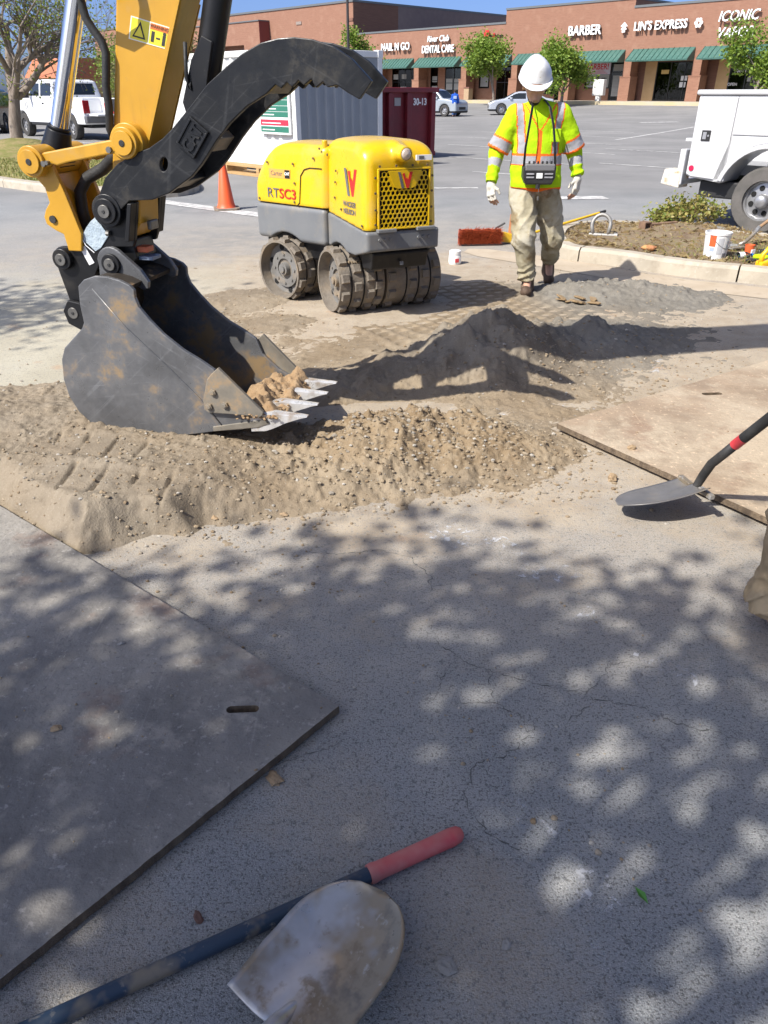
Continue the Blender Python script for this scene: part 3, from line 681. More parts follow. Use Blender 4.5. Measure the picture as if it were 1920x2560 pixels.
# vape shop
a, b = bay(6); wallp(a, a + .9, 0, 3, brick_d); wallp(a + .9, a + 1.9, 0, 3, tanw); w = window(a + 1.9, b, .5, 3, 3, 1); wallp(a + 1.9, b, 0, .5)
text('lettering', '10891', whitel, w, .42, frame((a + 2.75, FY + .01, 2.15), (1, 0, 0), (0, 0, 1)), .004)
text('lettering', 'OPEN', whitel, w, .3, frame((a + 2.3, FY + .01, 1.2), (1, 0, 0), (0, 0, 1)), .004)
for (dx, z, s) in ((3.4, 1.4, .28), (4.1, 1.3, .34), (5.4, 1.2, .3)): note(w, a + dx, z, s, s*1.1, blind, 'sticker')
a, b = bay(7); window(a, b, .05, 3, 4, 1)
# wall lettering: each sign is a thing
def shop_sign(label, t, z, lines):
    c = Vector(SH_O) + EX * t + Vector((0, 0, z)) - EY * .30
    s = thing('shop_sign', label, 'sign', c, SH_R, 'lettering signs over the shops')
    for (body, size, dz, xs, shear, bold, mat) in lines:
        text('lettering', body, mat, s, size, frame((0, 0, dz), (1, 0, 0), (0, 0, 1)), .05, xs=xs, shear=shear, bold=bold*.45)
        text('letter_back_shadow', body, letter_shadow, s, size, frame((0, .11, dz), (1, 0, 0), (0, 0, 1)), .02, xs=xs, shear=shear, bold=bold*.6)  # black copy behind doubles the letters to imitate their shadow
    MB().box((-.9, .13, lines[-1][2] - .03), (.9, .30, lines[-1][2] + .03)).build('mounting_bar', frm, s)
    return s
shop_sign('white block letters reading NAIL N GO behind the container', -3.25, 4.86, [('NAIL N GO', .98, 0, .88, 0, .03, whitel)])
shop_sign('white lettering River Club DENTAL CARE on the brick wall', 2.95, 4.75, [('River Club', .75, .62, .92, .18, .015, whitel), ('DENTAL CARE', .92, -.28, .74, 0, .03, whitel)])
shop_sign('white BARBER letters above the barber shop awning', 20.2, 5.30, [('BARBER', 1.0, 0, .95, 0, .04, whitel)])
s5 = shop_sign("white LIN'S EXPRESS letters between two small emblems", 27.3, 5.35, [("LIN'S EXPRESS", .86, 0, .88, 0, .03, whitel)])
pag = MB(); pag.prism([(-.32, .0), (0, .30), (.32, 0)], -.05, .05, 'y').prism([(-.26, -.22), (-.1, .0), (.1, 0), (.26, -.22)], -.051, .049, 'y').prism([(-.14, -.42), (-.14, -.22), (.14, -.22), (.14, -.42)], -.05, .05, 'y')
e1 = pag.build('emblem', whitel, s5); e1.location = (-3.25, 0, .08)
fl = MB()
for k in range(6):
    a_ = k * math.pi / 3; fl.cyl((.22*math.cos(a_), .04, .22*math.sin(a_)), (.22*math.cos(a_), -.05, .22*math.sin(a_)), .13, n=10)
e2 = fl.build('emblem', whitel, s5); e2.location = (3.25, 0, .02)
shop_sign('white italic ICONIC VAPOR letters partly behind a tree', 33.6, 5.15, [('ICONIC', .95, .5, .92, .2, .02, whitel), ('VAPOR', .95, -.55, .95, .2, .02, whitel)])
sR = shop_sign('red and white round sign glimpsed through the tree', 10.2, 5.35, [('8', .5, 0, 1, 0, .0, redl)])
MB().cyl((-.9, .1, .2), (-.9, -.05, .2), .30, n=20).build('disc', redl, sR)
# letter box cluster, bin and dining chairs
def at_shop(t, y, z=0): return Vector(SH_O) + EX*t + EY*y + Vector((0, 0, z))
mbx = thing('mailbox_cluster', 'white pedestal mailbox cabinet in front of the barber shop pillar', 'mailbox', at_shop(23.1, -1.4), SH_R)
wm = pm('white_cabinet', (.62, .62, .60), (.55, .55, .53), scale=2, rough=.5)
MB().box((-.52, -.22, .42), (.52, .22, 1.62)).build('cabinet', wm, mbx, bev=.02); MB().box((-.2, -.15, 0), (.2, .15, .42)).build('pedestal', wm, mbx)
for k in range(2): MB().box((-.48 + k*.5, -.235, .5), (-.02 + k*.5, -.222, 1.55)).build('door', wm, mbx, bev=.006)
tb = thing('waste_bin', 'square tan pebble waste bin beside the dental shop pillar', 'bin', at_shop(7.5, -.5), SH_R)
MB().box((-.32, -.32, 0), (.32, .32, 1.0)).build('body', pm('tan_bin', (.38, .27, .17), (.3, .21, .13), scale=20, rough=.9), tb, bev=.02); MB().box((-.36, -.36, 1.0), (.36, .36, 1.12)).build('lid', pm('bin_lid', (.16, .07, .05), rough=.6), tb, bev=.03)
chairm = pm('pale_wood', (.42, .30, .17), (.36, .25, .14), scale=5, rough=.6)
def dining_chair(t, y, rz, label):
    c = thing('dining_chair', label, 'chair', at_shop(t, y, .012), SH_R + rz, 'chairs inside the restaurant window')
    MB().box((-.21, -.21, .43), (.21, .21, .47)).build('seat', chairm, c)
    for sx in (-.19, .19):
        MB().box((sx-.02, -.2, 0), (sx+.02, -.16, .43)).build('leg', chairm, c); MB().box((sx-.02, .17, 0), (sx+.02, .21, 1.0)).build('leg', chairm, c)
    MB().box((-.17, .175, .55), (.17, .2, .6)).box((-.17, .175, .8), (.17, .2, .98)).build('backrest', chairm, c)
for k, (t, y, rz, s) in enumerate([(27.0, 2.3, 1.6, 'nearest the tan wall'), (28.05, 2.3, -1.6, 'second along from the tan wall'), (28.9, 2.2, 1.6, 'under the two white notices'), (29.9, 2.4, -1.6, 'nearest the brick pillar')]):
    dining_chair(t, y, rz, 'pale wooden dining chair behind the restaurant window, ' + s)
# ------------------------------------------------------------------ the large store behind
big = thing('store_building', 'tall brick store rising behind the container, its side wall in shade', 'building', SH_O, SH_R)
MB().box((-75, 0, -.9), (-10.3, 45, 9.35)).build('wall', brick, big)
MB().box((-75.1, -.1, 9.35), (-10.2, 45.1, 9.55)).build('coping', coping, big)
MB().box((-10.298, .02, 6.4), (-10.24, 7.0, 9.34)).build('side_panel', brick_d, big); MB().box((-10.298, 7.0, 6.4), (-10.22, 45, 9.34)).build('side_panel', mauve, big)
MB().box((-11.2, -.08, 7.6), (-10.25, .4, 7.85)).build('band', brick_d, big)
MB().box((-20.5, -.08, 7.7), (-19.5, -.02, 8.0)).build('vent', pm('vent_grey', (.25, .2, .17), rough=.7), big)
# entrance block with a shaded recess
MB().box((-50, -1.6, 5.9), (-26, -.02, 8.3)).build('entrance_block', brick, big)
MB().box((-50.1, -1.7, 8.3), (-25.9, -.01, 8.42)).build('coping', coping, big)
MB().box((-25.998, -1.58, 5.92), (-25.95, -.03, 8.29)).build('side_panel', pm('maroon_side_shade', (.16, .035, .03), rough=.7), big)  # maroon paints the shade on the block's side face
MB().box((-29.5, -1.6, -.9), (-26.002, -.02, 5.9)).build('pier', brick, big); MB().box((-30.9, -1.0, -.9), (-29.9, -.02, 5.7)).build('pier', brick_d, big); MB().box((-50, -1.6, -.9), (-46, -.02, 5.9)).build('pier', brick, big)
c_ = Vector(SH_O) + EX * -36.9 + Vector((0, 0, 6.1)) - EY * 1.9
sg = thing('shop_sign', 'red letters on the store front seen beside the excavator stick', 'sign', c_, SH_R)
text('lettering', 'up', redl, sg, 2.4, frame((0, 0, .1), (1, 0, 0), (0, 0, 1)), .12, bold=.05)
MB().box((-1.2, .15, .0), (1.2, .28, .08)).build('mounting_bar', frm, sg)
# small roof far left
hut = thing('small_building', 'low orange-brown building far behind the pickup', 'building', (-29.5, 82, 0), -.5)
MB().box((-2.6, -3, 0), (2.6, 3, 2.7)).build('wall', tanw, hut); MB().prism([(-3.4, 2.7), (3.4, 2.7), (2, 4.3), (-2, 4.3)], -3, 3, 'x').build('roof', pm('terracotta', (.42, .15, .07), (.35, .12, .06), scale=2, rough=.8), hut)
# light pole
lp = thing('lamp_post', 'tall thin dark lamp post standing before the store corner', 'lamp post', (-2.25, 55.0, float(gz(-2.25, 55))), 0)
polem = pm('bronze_pole', (.035, .03, .028), rough=.5)
MB().cyl((0, 0, 0), (0, 0, 9.5), .10, .07, 12).build('pole', polem, lp, smooth=40); MB().cyl((0, 0, 0), (0, 0, .7), .3, .3, 16).build('base', conc, lp, smooth=40); MB().box((-.6, -.25, 9.5), (.6, .25, 9.7)).build('lamp_head', polem, lp)
# ------------------------------------------------------------------ excavator arm with bucket and thumb
catY = pm('excavator_yellow', (.52, .275, .020), (.46, .24, .018), scale=3, rough=.38, rvar=.10, bump=.12, bscale=12, layers=[((.20, .12, .03), 2.5, .56, .78, .40, (5, 5, .7)), ((.36, .27, .16), 5, .60, .78, .35), ((.30, .19, .08), 26, .68, .76, .4)])
blk = pm('black_paint', (.006, .006, .0065), (.011, .011, .012), scale=4, rough=.42, spec=.35, rvar=.1, layers=[((.10, .09, .075), 5, .55, .8, .35), ((.17, .15, .125), 34, .66, .74, .35)])
def scratched(name, base, dirt, dirt_amt, rough=.42, metal=.25):
    m = bpy.data.materials.new(name); m.use_nodes = True; g = NG(m); b = g.N['Principled BSDF']; tc = g.N.new('ShaderNodeTexCoord'); co = tc.outputs['Object']
    n1 = g.noise(co, 3.0, 5.0, .65); n2 = g.noise(co, 9.0, 5.0, .7)
    col = g.mix(g.rng(n1, .32, .7), base, tuple(c*1.9 for c in base))
    for rot, st, lo, amt in (((0, .7, 0), (1.5, 1, 60), .60, .6), ((0, -.5, 0), (2.5, 1, 75), .62, .6), ((0, 1.35, 0), (1.2, 1, 55), .63, .5), ((0, .15, 0), (2.0, 1, 90), .63, .5)):
        mp = g.N.new('ShaderNodeMapping'); mp.inputs['Rotation'].default_value = rot; g.L.new(co, mp.inputs[0])
        mp2 = g.N.new('ShaderNodeMapping'); mp2.inputs['Scale'].default_value = st; g.L.new(mp.outputs[0], mp2.inputs[0])
        n = g.noise(mp2.outputs[0], 1.0, 3.0, .5); n.node.inputs['Distortion'].default_value = .6; col = g.mix(g.math('MULTIPLY', g.rng(n, lo, lo + .07, 0, amt*(.7 if metal > .3 else .38)), g.rng(n2, .40, .62)), col, tuple(min(1, c*1.7 + .07) for c in base))
    dm = g.math('MULTIPLY', g.rng(n1, .50, .62), g.rng(n2, .42, .58)); col = g.mix(g.math('MULTIPLY', dm, dirt_amt), col, dirt)
    g.L.new(col, b.inputs['Base Color']); b.inputs['Metallic'].default_value = metal; b.inputs['Specular IOR Level'].default_value = .35
    g.L.new(g.rng(n2, .3, .7, rough - .12, rough + .16), b.inputs['Roughness'])
    bp = g.N.new('ShaderNodeBump'); bp.inputs['Strength'].default_value = .2; bp.inputs['Distance'].default_value = .006; g.L.new(n2, bp.inputs['Height']); g.L.new(bp.outputs[0], b.inputs['Normal'])
    return m
thumbm = scratched('thumb_black_steel', (.0075, .008, .009), (.10, .085, .06), .30, .40, .0)
bucketm = scratched('bucket_worn_steel', (.105, .106, .108), (.33, .235, .13), 1.0, .36, .40)
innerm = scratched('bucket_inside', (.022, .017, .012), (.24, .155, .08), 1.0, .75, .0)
cutm = scratched('cutter_steel', (.14, .125, .10), (.36, .24, .12), 1.0, .6)
toothm = pm('polished_teeth', (.74, .73, .71), (.55, .54, .51), scale=14, rough=.34, metal=.45, rvar=.12, layers=[((.35, .25, .15), 12, .52, .68, .7)])
chrome = pm('chrome_rod', (.80, .80, .82), rough=.06, metal=1.0)
pinm = pm('pin_steel', (.13, .125, .115), (.2, .19, .17), scale=30, rough=.4, metal=.6)
rubber = pm('black_rubber', (.012, .012, .012), (.03, .03, .029), scale=8, rough=.6, bump=.2, bscale=80)
exc = thing('excavator', 'yellow excavator arm with black thumb and worn toothed bucket resting on dirt', 'excavator', (-.961, 3.234, 0), math.atan2(-.232, .9727))
SC = .2575
def arc(cx, cz, r, a0, a1, n=8): return [(cx + r*math.cos(math.radians(a0 + (a1-a0)*i/n)), cz + r*math.sin(math.radians(a0 + (a1-a0)*i/n))) for i in range(n + 1)]
def plates(name, poly, pairs, mat, parent, bev=.004, holes=None):
    o = None
    for s0, s1 in pairs: o = MB().prism(poly, s0, s1, 'y').build(name, mat, parent, bev=bev)
    return o
def pin(name, a, z, r, s0, s1, mat, parent, cap=None, n=28):
    o = MB().cyl((a, s0, z), (a, s1, z), r, n=n).build(name, mat, parent, smooth=40, bev=.003)
    if cap:
        for s in (s0, s1):
            sg = -1 if s == s0 else 1
            mb = MB(); mb.cyl((a, s, z), (a, s + sg*.010, z), cap, n=n); mb.cyl((a, s + sg*.010, z), (a, s + sg*.013, z), cap*.28, n=14, mi=1); mb.build('pin_cap', [mat if mat is catY else pinm, rubber], o, smooth=40, bev=.002)
    return o
# stick
stick_poly = [(-.345, 1.06), (-.30, 1.18), (-.243, 1.271), (-.109, 1.857), (0, 2.35), (.06, 2.75), (.20, 2.95), (.36, 2.9), (.43, 2.7), (.37, 2.3), (.16, 1.851), (-.056, 1.358), (-.135, 1.16), (-.15, 1.05), (-.20, .99), (-.27, .98), (-.33, 1.0)]
stick = MB().prism(stick_poly, .172, .342, 'y').build('stick', catY, exc, bev=.010, seg=3)
# weld seams and edge plates that stand proud of the box section
for s0, s1 in ((.166, .1722), (.3418, .348)):
    MB().prism([(.16, 1.851), (.145, 1.857), (-.072, 1.362), (-.056, 1.355)], s0, s1, 'y').build('edge_plate', catY, stick)
pin('stick_boss', -.128, 1.37, .060, .098, .416, catY, exc, cap=.046)
pin('stick_collar', -.128, 1.37, .074, .125, .390, catY, exc)
MB().cyl((-.08, .150, 1.372), (-.06, .150, 1.372), .008, n=6).build('grease_nipple', pinm, stick); MB().cyl((-.192, .085, 1.345), (-.192, .098, 1.345), .013, n=6).build('bolt', pinm, stick)
# decal on the stick
dec = MB().prism([(-.052, 1.807), (.105, 1.766), (.080, 1.695), (-.076, 1.732)], .1705, .1718, 'y').build('warning_decal', pm('decal_white', (.75, .72, .6), rough=.4), stick)
ym = pm('decal_yellow', (.72, .60, .03), rough=.4); om = pm('decal_orange', (.60, .16, .03), rough=.4)
def lerp_q(u, v):
    a, b, c, d_ = [Vector(p) for p in ((-.052, 1.807), (.105, 1.766), (.080, 1.695), (-.076, 1.732))]
    p = a.lerp(b, u).lerp(d_.lerp(c, u), v); return (p.x, p.y)
dq = lambda u0, v0, u1, v1: [lerp_q(u0, v0), lerp_q(u1, v0), lerp_q(u1, v1), lerp_q(u0, v1)]
MB().prism(dq(.03, .05, .49, .95), .1698, .1706, 'y').build('panel', ym, dec); MB().prism(dq(.52, .05, .97, .95), .1698, .1706, 'y').build('panel', ym, dec); MB().prism(dq(.52, .05, .97, .30), .1690, .1699, 'y').build('heading', om, dec)
tri = [lerp_q(.26, .12), lerp_q(.43, .85), lerp_q(.09, .85)]; tri2 = [lerp_q(.26, .30), lerp_q(.38, .78), lerp_q(.14, .78)]
MB().prism(tri, .1690, .1699, 'y').build('symbol', rubber, dec); MB().prism(tri2, .1682, .1691, 'y').build('symbol', ym, dec)
MB().prism(dq(.57, .38, .65, .85), .1690, .1699, 'y').prism(dq(.70, .60, .80, .68), .1690, .1699, 'y').prism(dq(.86, .45, .94, .90), .1690, .1699, 'y').build('symbol', rubber, dec)
hd = lerp_q(.90, .38); MB().cyl((hd[0], .1690, hd[1]), (hd[0], .1699, hd[1]), .007, n=10).build('symbol', rubber, dec)
text('heading', 'WARNING', pm('decal_print', (.02, .02, .02), rough=.5), dec, .016, frame((lerp_q(.75, .17)[0], .1685, lerp_q(.75, .17)[1]), (.967, 0, -.253), (.253, 0, .967)), .0003)
# boom, and the machine it belongs to (beyond the frame on the right)
MB().prism([(.16, 2.50), (.10, 2.72), (.45, 3.5), (.95, 3.98), (1.5, 4.02), (2.4, 3.2), (3.25, 1.9), (3.4, 1.4), (3.1, 1.3), (2.1, 2.8), (1.45, 3.45), (1.1, 3.45), (.78, 3.1), (.40, 2.50)], .11, .165, 'y').prism([(.16, 2.50), (.10, 2.72), (.45, 3.5), (.95, 3.98), (1.5, 4.02), (2.4, 3.2), (3.25, 1.9), (3.4, 1.4), (3.1, 1.3), (2.1, 2.8), (1.45, 3.45), (1.1, 3.45), (.78, 3.1), (.40, 2.50)], .35, .405, 'y').prism([(.6, 3.3), (.95, 3.9), (1.5, 3.95), (2.4, 3.1), (3.2, 1.8), (3.1, 1.5), (2.1, 2.9), (1.45, 3.5), (1.1, 3.5)], .165, .35, 'y').build('boom', catY, exc, bev=.01)
pin('boom_pin', .25, 2.66, .06, .08, .43, pinm, exc)
und = MB()
for s0 in (-.62, .78):
    und.prism(arc(3.15, .28, .27, 90, 270) + arc(4.95, .28, .27, -90, 90), s0, s0 + .36, 'y')
und.build('track', rubber, exc, bev=.02)
MB().box((3.3, -.3, .25), (4.8, .82, .62)).build('undercarriage', blk, exc, bev=.02)
MB().prism([(3.2, .66), (5.1, .66), (5.35, .9), (5.35, 1.5), (4.6, 1.6), (3.3, 1.2)], -.55, 1.05, 'y').build('house', catY, exc, bev=.05)
MB().prism([(3.35, 1.25), (3.30, 1.6), (3.55, 2.5), (4.55, 2.5), (4.6, 1.62)], .45, 1.02, 'y').build('cab', blk, exc, bev=.05)
# bucket cylinder
ax = Vector((-.332 + .568, 0, 1.869 - 1.295)).normalized(); p0 = Vector((-.568, SC, 1.295))
rod = MB().cyl(p0 + ax*.10, p0 + ax*1.3, .0375, n=36).build('cylinder_rod', chrome, exc, smooth=40)
eye = MB(); eye.cyl(p0 + ax*.04, p0 + ax*.125, .064, .050, n=24); eye.cyl((-.568, SC - .06, 1.295), (-.568, SC + .06, 1.295), .062, n=24); eye.cyl(p0 + ax*.125, p0 + ax*.14, .043, n=24); eye.build('rod_eye', blk, exc, smooth=40, bev=.004)
MB().cyl(p0 + ax*1.15, p0 + ax*2.0, .065, n=28).build('cylinder_barrel', catY, exc, smooth=40)
# links
bar = [(-.506, 1.331), (-.17, 1.384), (-.160, 1.34), (-.177, 1.332), (-.40, 1.294), (-.452, 1.281), (-.475, 1.287), (-.50, 1.275), (-.535, 1.28), (-.53, 1.32)]
plates('link_bar', bar, ((.097, .124), (.391, .418)), catY, exc, .006)
pin('link_pin', -.568, 1.295, .062, .082, .433, catY, exc, cap=.047)
MB().cyl((-.508, .080, 1.288), (-.508, .098, 1.288), .012, n=6).cyl((-.490, .078, 1.292), (-.490, .098, 1.292), .009, n=6).build('bolt', pinm, exc)
low = [(-.60, 1.24), (-.505, 1.30), (-.463, 1.171), (-.419, 1.004), (-.435, .93), (-.50, .93), (-.509, 1.0), (-.545, 1.015), (-.585, 1.04), (-.590, 1.07), (-.575, 1.10), (-.548, 1.13), (-.556, 1.19)]
lnk = MB(); lnk.prism(low, .126, .150, 'y'); lnk.prism(low, .365, .389, 'y'); lnk.prism([(-.56, 1.24), (-.54, 1.24), (-.49, 1.0), (-.51, .99)], .148, .367, 'y'); lnk.build('tension_link', catY, exc, bev=.004)
MB().cyl((-.545, .118, 1.062), (-.545, .127, 1.062), .016, n=16).build('lug_hole', rubber, exc)
# thumb: two toothed plates joined by cross members
TH = [(-.31, 1.117), (-.285, 1.182), (-.247, 1.239), (-.182, 1.291), (-.093, 1.332), (-.025, 1.353), (.04, 1.388), (.086, 1.422), (.176, 1.501), (.259, 1.577), (.346, 1.636), (.412, 1.676), (.491, 1.71), (.559, 1.723), (.621, 1.726), (.689, 1.719), (.77, 1.696), (.84, 1.655), (.914, 1.586), (.865, 1.527), (.82, 1.549), (.779, 1.573), (.742, 1.566), (.727, 1.585), (.697, 1.564), (.682, 1.593), (.652, 1.573), (.63, 1.589), (.604, 1.566), (.584, 1.583), (.559, 1.562), (.539, 1.575), (.5, 1.545), (.417, 1.504), (.337, 1.444), (.276, 1.384), (.2, 1.297), (.148, 1.249), (.089, 1.214), (.038, 1.184), (-.045, 1.156), (-.153, 1.149), (-.203, 1.11), (-.225, 1.071), (-.277, 1.057), (-.31, 1.085)]
thumb = bpy.data.objects.new('thumb', None); COL.objects.link(thumb); thumb.parent = exc
def plate_with_hole(name, poly, s0, s1, hole, mat, parent):
    bm = bmesh.new(); lay = []
    for s in (s0, s1):
        o = [bm.verts.new((p[0], s, p[1])) for p in poly]; h = [bm.verts.new((p[0], s, p[1])) for p in hole]; lay.append((o, h))
        ed = [bm.edges.new((o[i], o[(i+1) % len(o)])) for i in range(len(o))] + [bm.edges.new((h[i], h[(i+1) % len(h)])) for i in range(len(h))]
        bmesh.ops.triangle_fill(bm, use_beauty=True, edges=ed)
    for q in (0, 1):
        a, b = lay[0][q], lay[1][q]
        for i in range(len(a)): bm.faces.new((a[i], a[(i+1) % len(a)], b[(i+1) % len(a)], b[i]))
    bmesh.ops.recalc_face_normals(bm, faces=bm.faces); me = bpy.data.meshes.new(name); bm.to_mesh(me); bm.free()
    return link(name, me, mat, parent, bev=.0035)
hole = [(.031 + .018*math.cos(t)*1 + .006*math.sin(t), 1.293 + .027*math.sin(t)) for t in np.linspace(0, 2*math.pi, 17)[:-1]]
plate_with_hole('side_plate', TH, .118, .146, hole, thumbm, thumb); plate_with_hole('side_plate', TH, .369, .397, hole, thumbm, thumb)
MB().prism([(.50, 1.545), (.54, 1.60), (.62, 1.66), (.60, 1.69), (.50, 1.66), (.44, 1.56)], .146, .369, 'y').build('cross_member', cutm, thumb, bev=.004)
MB().prism([(.20, 1.335), (.245, 1.385), (.22, 1.41), (.175, 1.36)], .146, .369, 'y').build('cross_member', cutm, thumb, bev=.003); MB().prism([(.02, 1.19), (.09, 1.225), (.08, 1.25), (.01, 1.215)], .146, .369, 'y').build('cross_member', blk, thumb, bev=.003)
MB().cyl((.165, .146, 1.44), (.165, .369, 1.44), .028, n=20).build('cylinder_pin', pinm, thumb, smooth=40)
for r_, s_ in ((.052, .108), (.036, .100)):
    pass
pin('thumb_pin', -.268, 1.106, .052, .100, .415, blk, thumb, cap=.027)
pin('thumb_boss', -.268, 1.106, .068, .112, .403, thumbm, thumb)
# cast maker's plate on the thumb
ux, uz = Vector((.62, 0, .785)), Vector((-.785, 0, .62)); cc = Vector((.176, .118, 1.392))
lp_ = MB(); fr_ = frame((cc.x, cc.y, cc.z), ux, uz); lp_.M = fr_
lp_.box((-.062, -.045, -.002), (.062, .045, .008)); lp_.box((-.062, -.045, .008), (-.052, .045, .014)); lp_.box((.052, -.045, .008), (.062, .045, .014)); lp_.box((-.052, -.045, .008), (.052, -.036, .014)); lp_.box((-.052, .036, .008), (.052, .045, .014))
lpo = lp_.build('maker_plate', thumbm, thumb, bev=.002); text('lettering', 'CAT', thumbm, lpo, .068, fr_ @ Matrix.Translation((0, -.003, .010)), .004, xs=.82, bold=.002)
# thumb cylinder (black) on the inner side of the stick
b0, b1 = Vector((.150, SC, 1.45)), Vector((.274, SC, 1.857)); bd = (b1 - b0).normalized()
tcy = MB(); tcy.cyl(b0 + bd*.12, b0 + bd*1.05, .053, n=28); tcy.build('thumb_cylinder', blk, exc, smooth=40)
tb_ = MB(); tb_.prism([(.108, 1.515), (.128, 1.44), (.19, 1.43), (.225, 1.592), (.262, 1.72), (.22, 1.74), (.165, 1.66)], SC - .062, SC - .038, 'y'); tb_.prism([(.108, 1.515), (.128, 1.44), (.19, 1.43), (.225, 1.592), (.262, 1.72), (.22, 1.74), (.165, 1.66)], SC + .038, SC + .062, 'y'); tb_.build('clevis', blk, exc, bev=.003)
MB().tube([(.15, SC - .065, 1.72), (.142, SC - .07, 1.60), (.15, SC - .065, 1.56), (.155, SC - .05, 1.62)], .008, 8).build('hose', rubber, exc, smooth=180)
# coupler
cp = [(-.334, 1.06), (-.429, .985), (-.51, .945)] + arc(-.545, .892, .052, 95, 200, 6) + [(-.585, .82), (-.562, .70)] + arc(-.533, .645, .048, 180, 300, 6) + [(-.470, .70), (-.405, .819), (-.345, .915), (-.285, .951), (-.186, .955), (-.172, .985), (-.135, 1.141), (-.20, 1.165), (-.29, 1.17)]
coup = bpy.data.objects.new('coupler', None); COL.objects.link(coup); coup.parent = exc
plates('side_plate', cp, ((.146, .168), (.347, .369)), blk, coup, .004)
MB().prism([(-.40, .93), (-.30, .98), (-.2, .98), (-.19, .90), (-.25, .83), (-.40, .83), (-.52, .76), (-.53, .85), (-.45, .92)], .168, .347, 'y').build('hook_body', blk, coup, bev=.006)
plates('gusset', [(-.155, 1.14), (-.135, 1.14), (-.175, .985), (-.195, .985)], ((.100, .146), (.369, .41)), blk, coup, .003)
for a, z, r in ((-.542, .892, .046), (-.533, .652, .042)): pin('coupler_pin', a, z, r, .118, .397, blk, coup, cap=.026)
MB().box((-.205, .19, .925), (-.145, .25, .95)).build('lock_flag', pm('orange_flag', (.55, .13, .05), rough=.5), coup, bev=.004); MB().box((-.195, .19, .892), (-.125, .27, .908)).build('lock_plate', pm('blue_grey_steel', (.16, .2, .27), rough=.4), coup, bev=.003)
MB().box((-.135, .20, 1.02), (-.115, .27, 1.06)).build('lock_cylinder', pinm, coup, bev=.006)
# wrapped document pouch and paper label cable-tied to the coupler
wrap = pm('plastic_wrap', (.33, .40, .45), (.42, .49, .53), scale=22, rough=.25, bump=.9, bscale=28)
MB().prism([(-.345, 1.075), (-.295, 1.00), (-.345, .945), (-.375, .93), (-.435, .985), (-.40, 1.03), (-.375, 1.055)], .141, .1455, 'y').build('document_pouch', wrap, coup, bev=.002)
MB().prism([(-.452, .945), (-.425, .952), (-.392, .880), (-.420, .868)], .142, .1455, 'y').build('paper_label', paper, coup)
MB().tube([(-.43, .140, .985), (-.415, .137, .955), (-.38, .139, .925)], .0022, 6).build('cable_tie', whitel, coup); MB().cyl((-.30, .136, 1.01), (-.285, .136, 1.01), .012, n=8).build('bolt', pinm, coup)
# hoses beside the stick
MB().tube([(-.26, .10, 2.3), (-.245, .12, 2.05), (-.235, .13, 1.88), (-.229, .14, 1.80), (-.205, .145, 1.757), (-.183, .15, 1.725), (-.172, .15, 1.685), (-.182, .15, 1.63), (-.195, .15, 1.571), (-.20, .155, 1.50), (-.215, .16, 1.42), (-.225, .20, 1.37)], .0165, 10).build('hose', rubber, exc, smooth=180)
MB().tube([(-.268, .062, 2.2), (-.272, .062, 1.96), (-.225, .062, 1.89), (-.160, .062, 1.868), (-.098, .062, 1.895), (-.078, .062, 1.97), (-.09, .07, 2.1), (-.10, .10, 2.35)], .017, 10).build('hose', rubber, exc, smooth=180)
MB().tube([(-.25, .25, 1.33), (-.30, .28, 1.295), (-.36, .29, 1.255), (-.45, .29, 1.215), (-.49, .28, 1.16), (-.49, .27, 1.08), (-.47, .26, .98)], .026, 12).build('hose', rubber, exc, smooth=180)
# bucket
buck = bpy.data.objects.new('bucket', None); COL.objects.link(buck); buck.parent = exc
BK = [(-.402, .781), (-.399, .807), (-.364, .837), (-.308, .855), (-.252, .855), (-.189, .842), (-.147, .824), (-.127, .804), (-.129, .771), (-.117, .73), (-.071, .674), (-.016, .617), (.069, .553), (.147, .511), (.207, .473), (.236, .396), (.321, .321), (.437, .262), (.452, .235), (.307, .192), (.181, .172), (.008, .133), (-.138, .105), (-.274, .093), (-.385, .108), (-.472, .145), (-.533, .204), (-.568, .28), (-.578, .366), (-.564, .462), (-.536, .519), (-.479, .568), (-.423, .617), (-.407, .644), (-.409, .722)]
BW = .515
MB().prism(BK, 0, .020, 'y').build('side_plate', [bucketm], buck, bev=.004); MB().prism(BK, BW - .020, BW, 'y').build('side_plate', [bucketm], buck, bev=.004)
outl = [BK[i] for i in (6, 5, 4, 3, 2, 1, 0, 34, 33, 32, 31, 30, 29, 28, 27, 26, 25, 24, 23, 22, 21, 20, 19, 18)]
def inset(pl, d):
    out = []
    for i, p in enumerate(pl):
        a = Vector(pl[max(i-1, 0)]); b = Vector(pl[min(i+1, len(pl)-1)]); t = (b - a).normalized(); out.append((p[0] - t.y*d, p[1] + t.x*d))
    return out
mbs = MB(); o1 = inset(outl, .006); o2 = inset(outl, .026); n = len(outl)
vs = [(p[0], s, p[1]) for s in (.0205, BW - .0205) for p in o1 + o2]
fs = [(i, i+1, 2*n+i+1, 2*n+i) for i in range(n-1)] + [(n+i+1, n+i, 3*n+i, 3*n+i+1) for i in range(n-1)] + [(i, n+i, n+i+1, i+1) for i in range(n-1)] + [(2*n+i, 2*n+i+1, 3*n+i+1, 3*n+i) for i in range(n-1)] + [(0, 2*n, 3*n, n), (n-1, 2*n-1, 4*n-1, 3*n-1)]
mbs.add(vs, fs); mbs.build('shell', innerm, buck, smooth=50, fix=True)
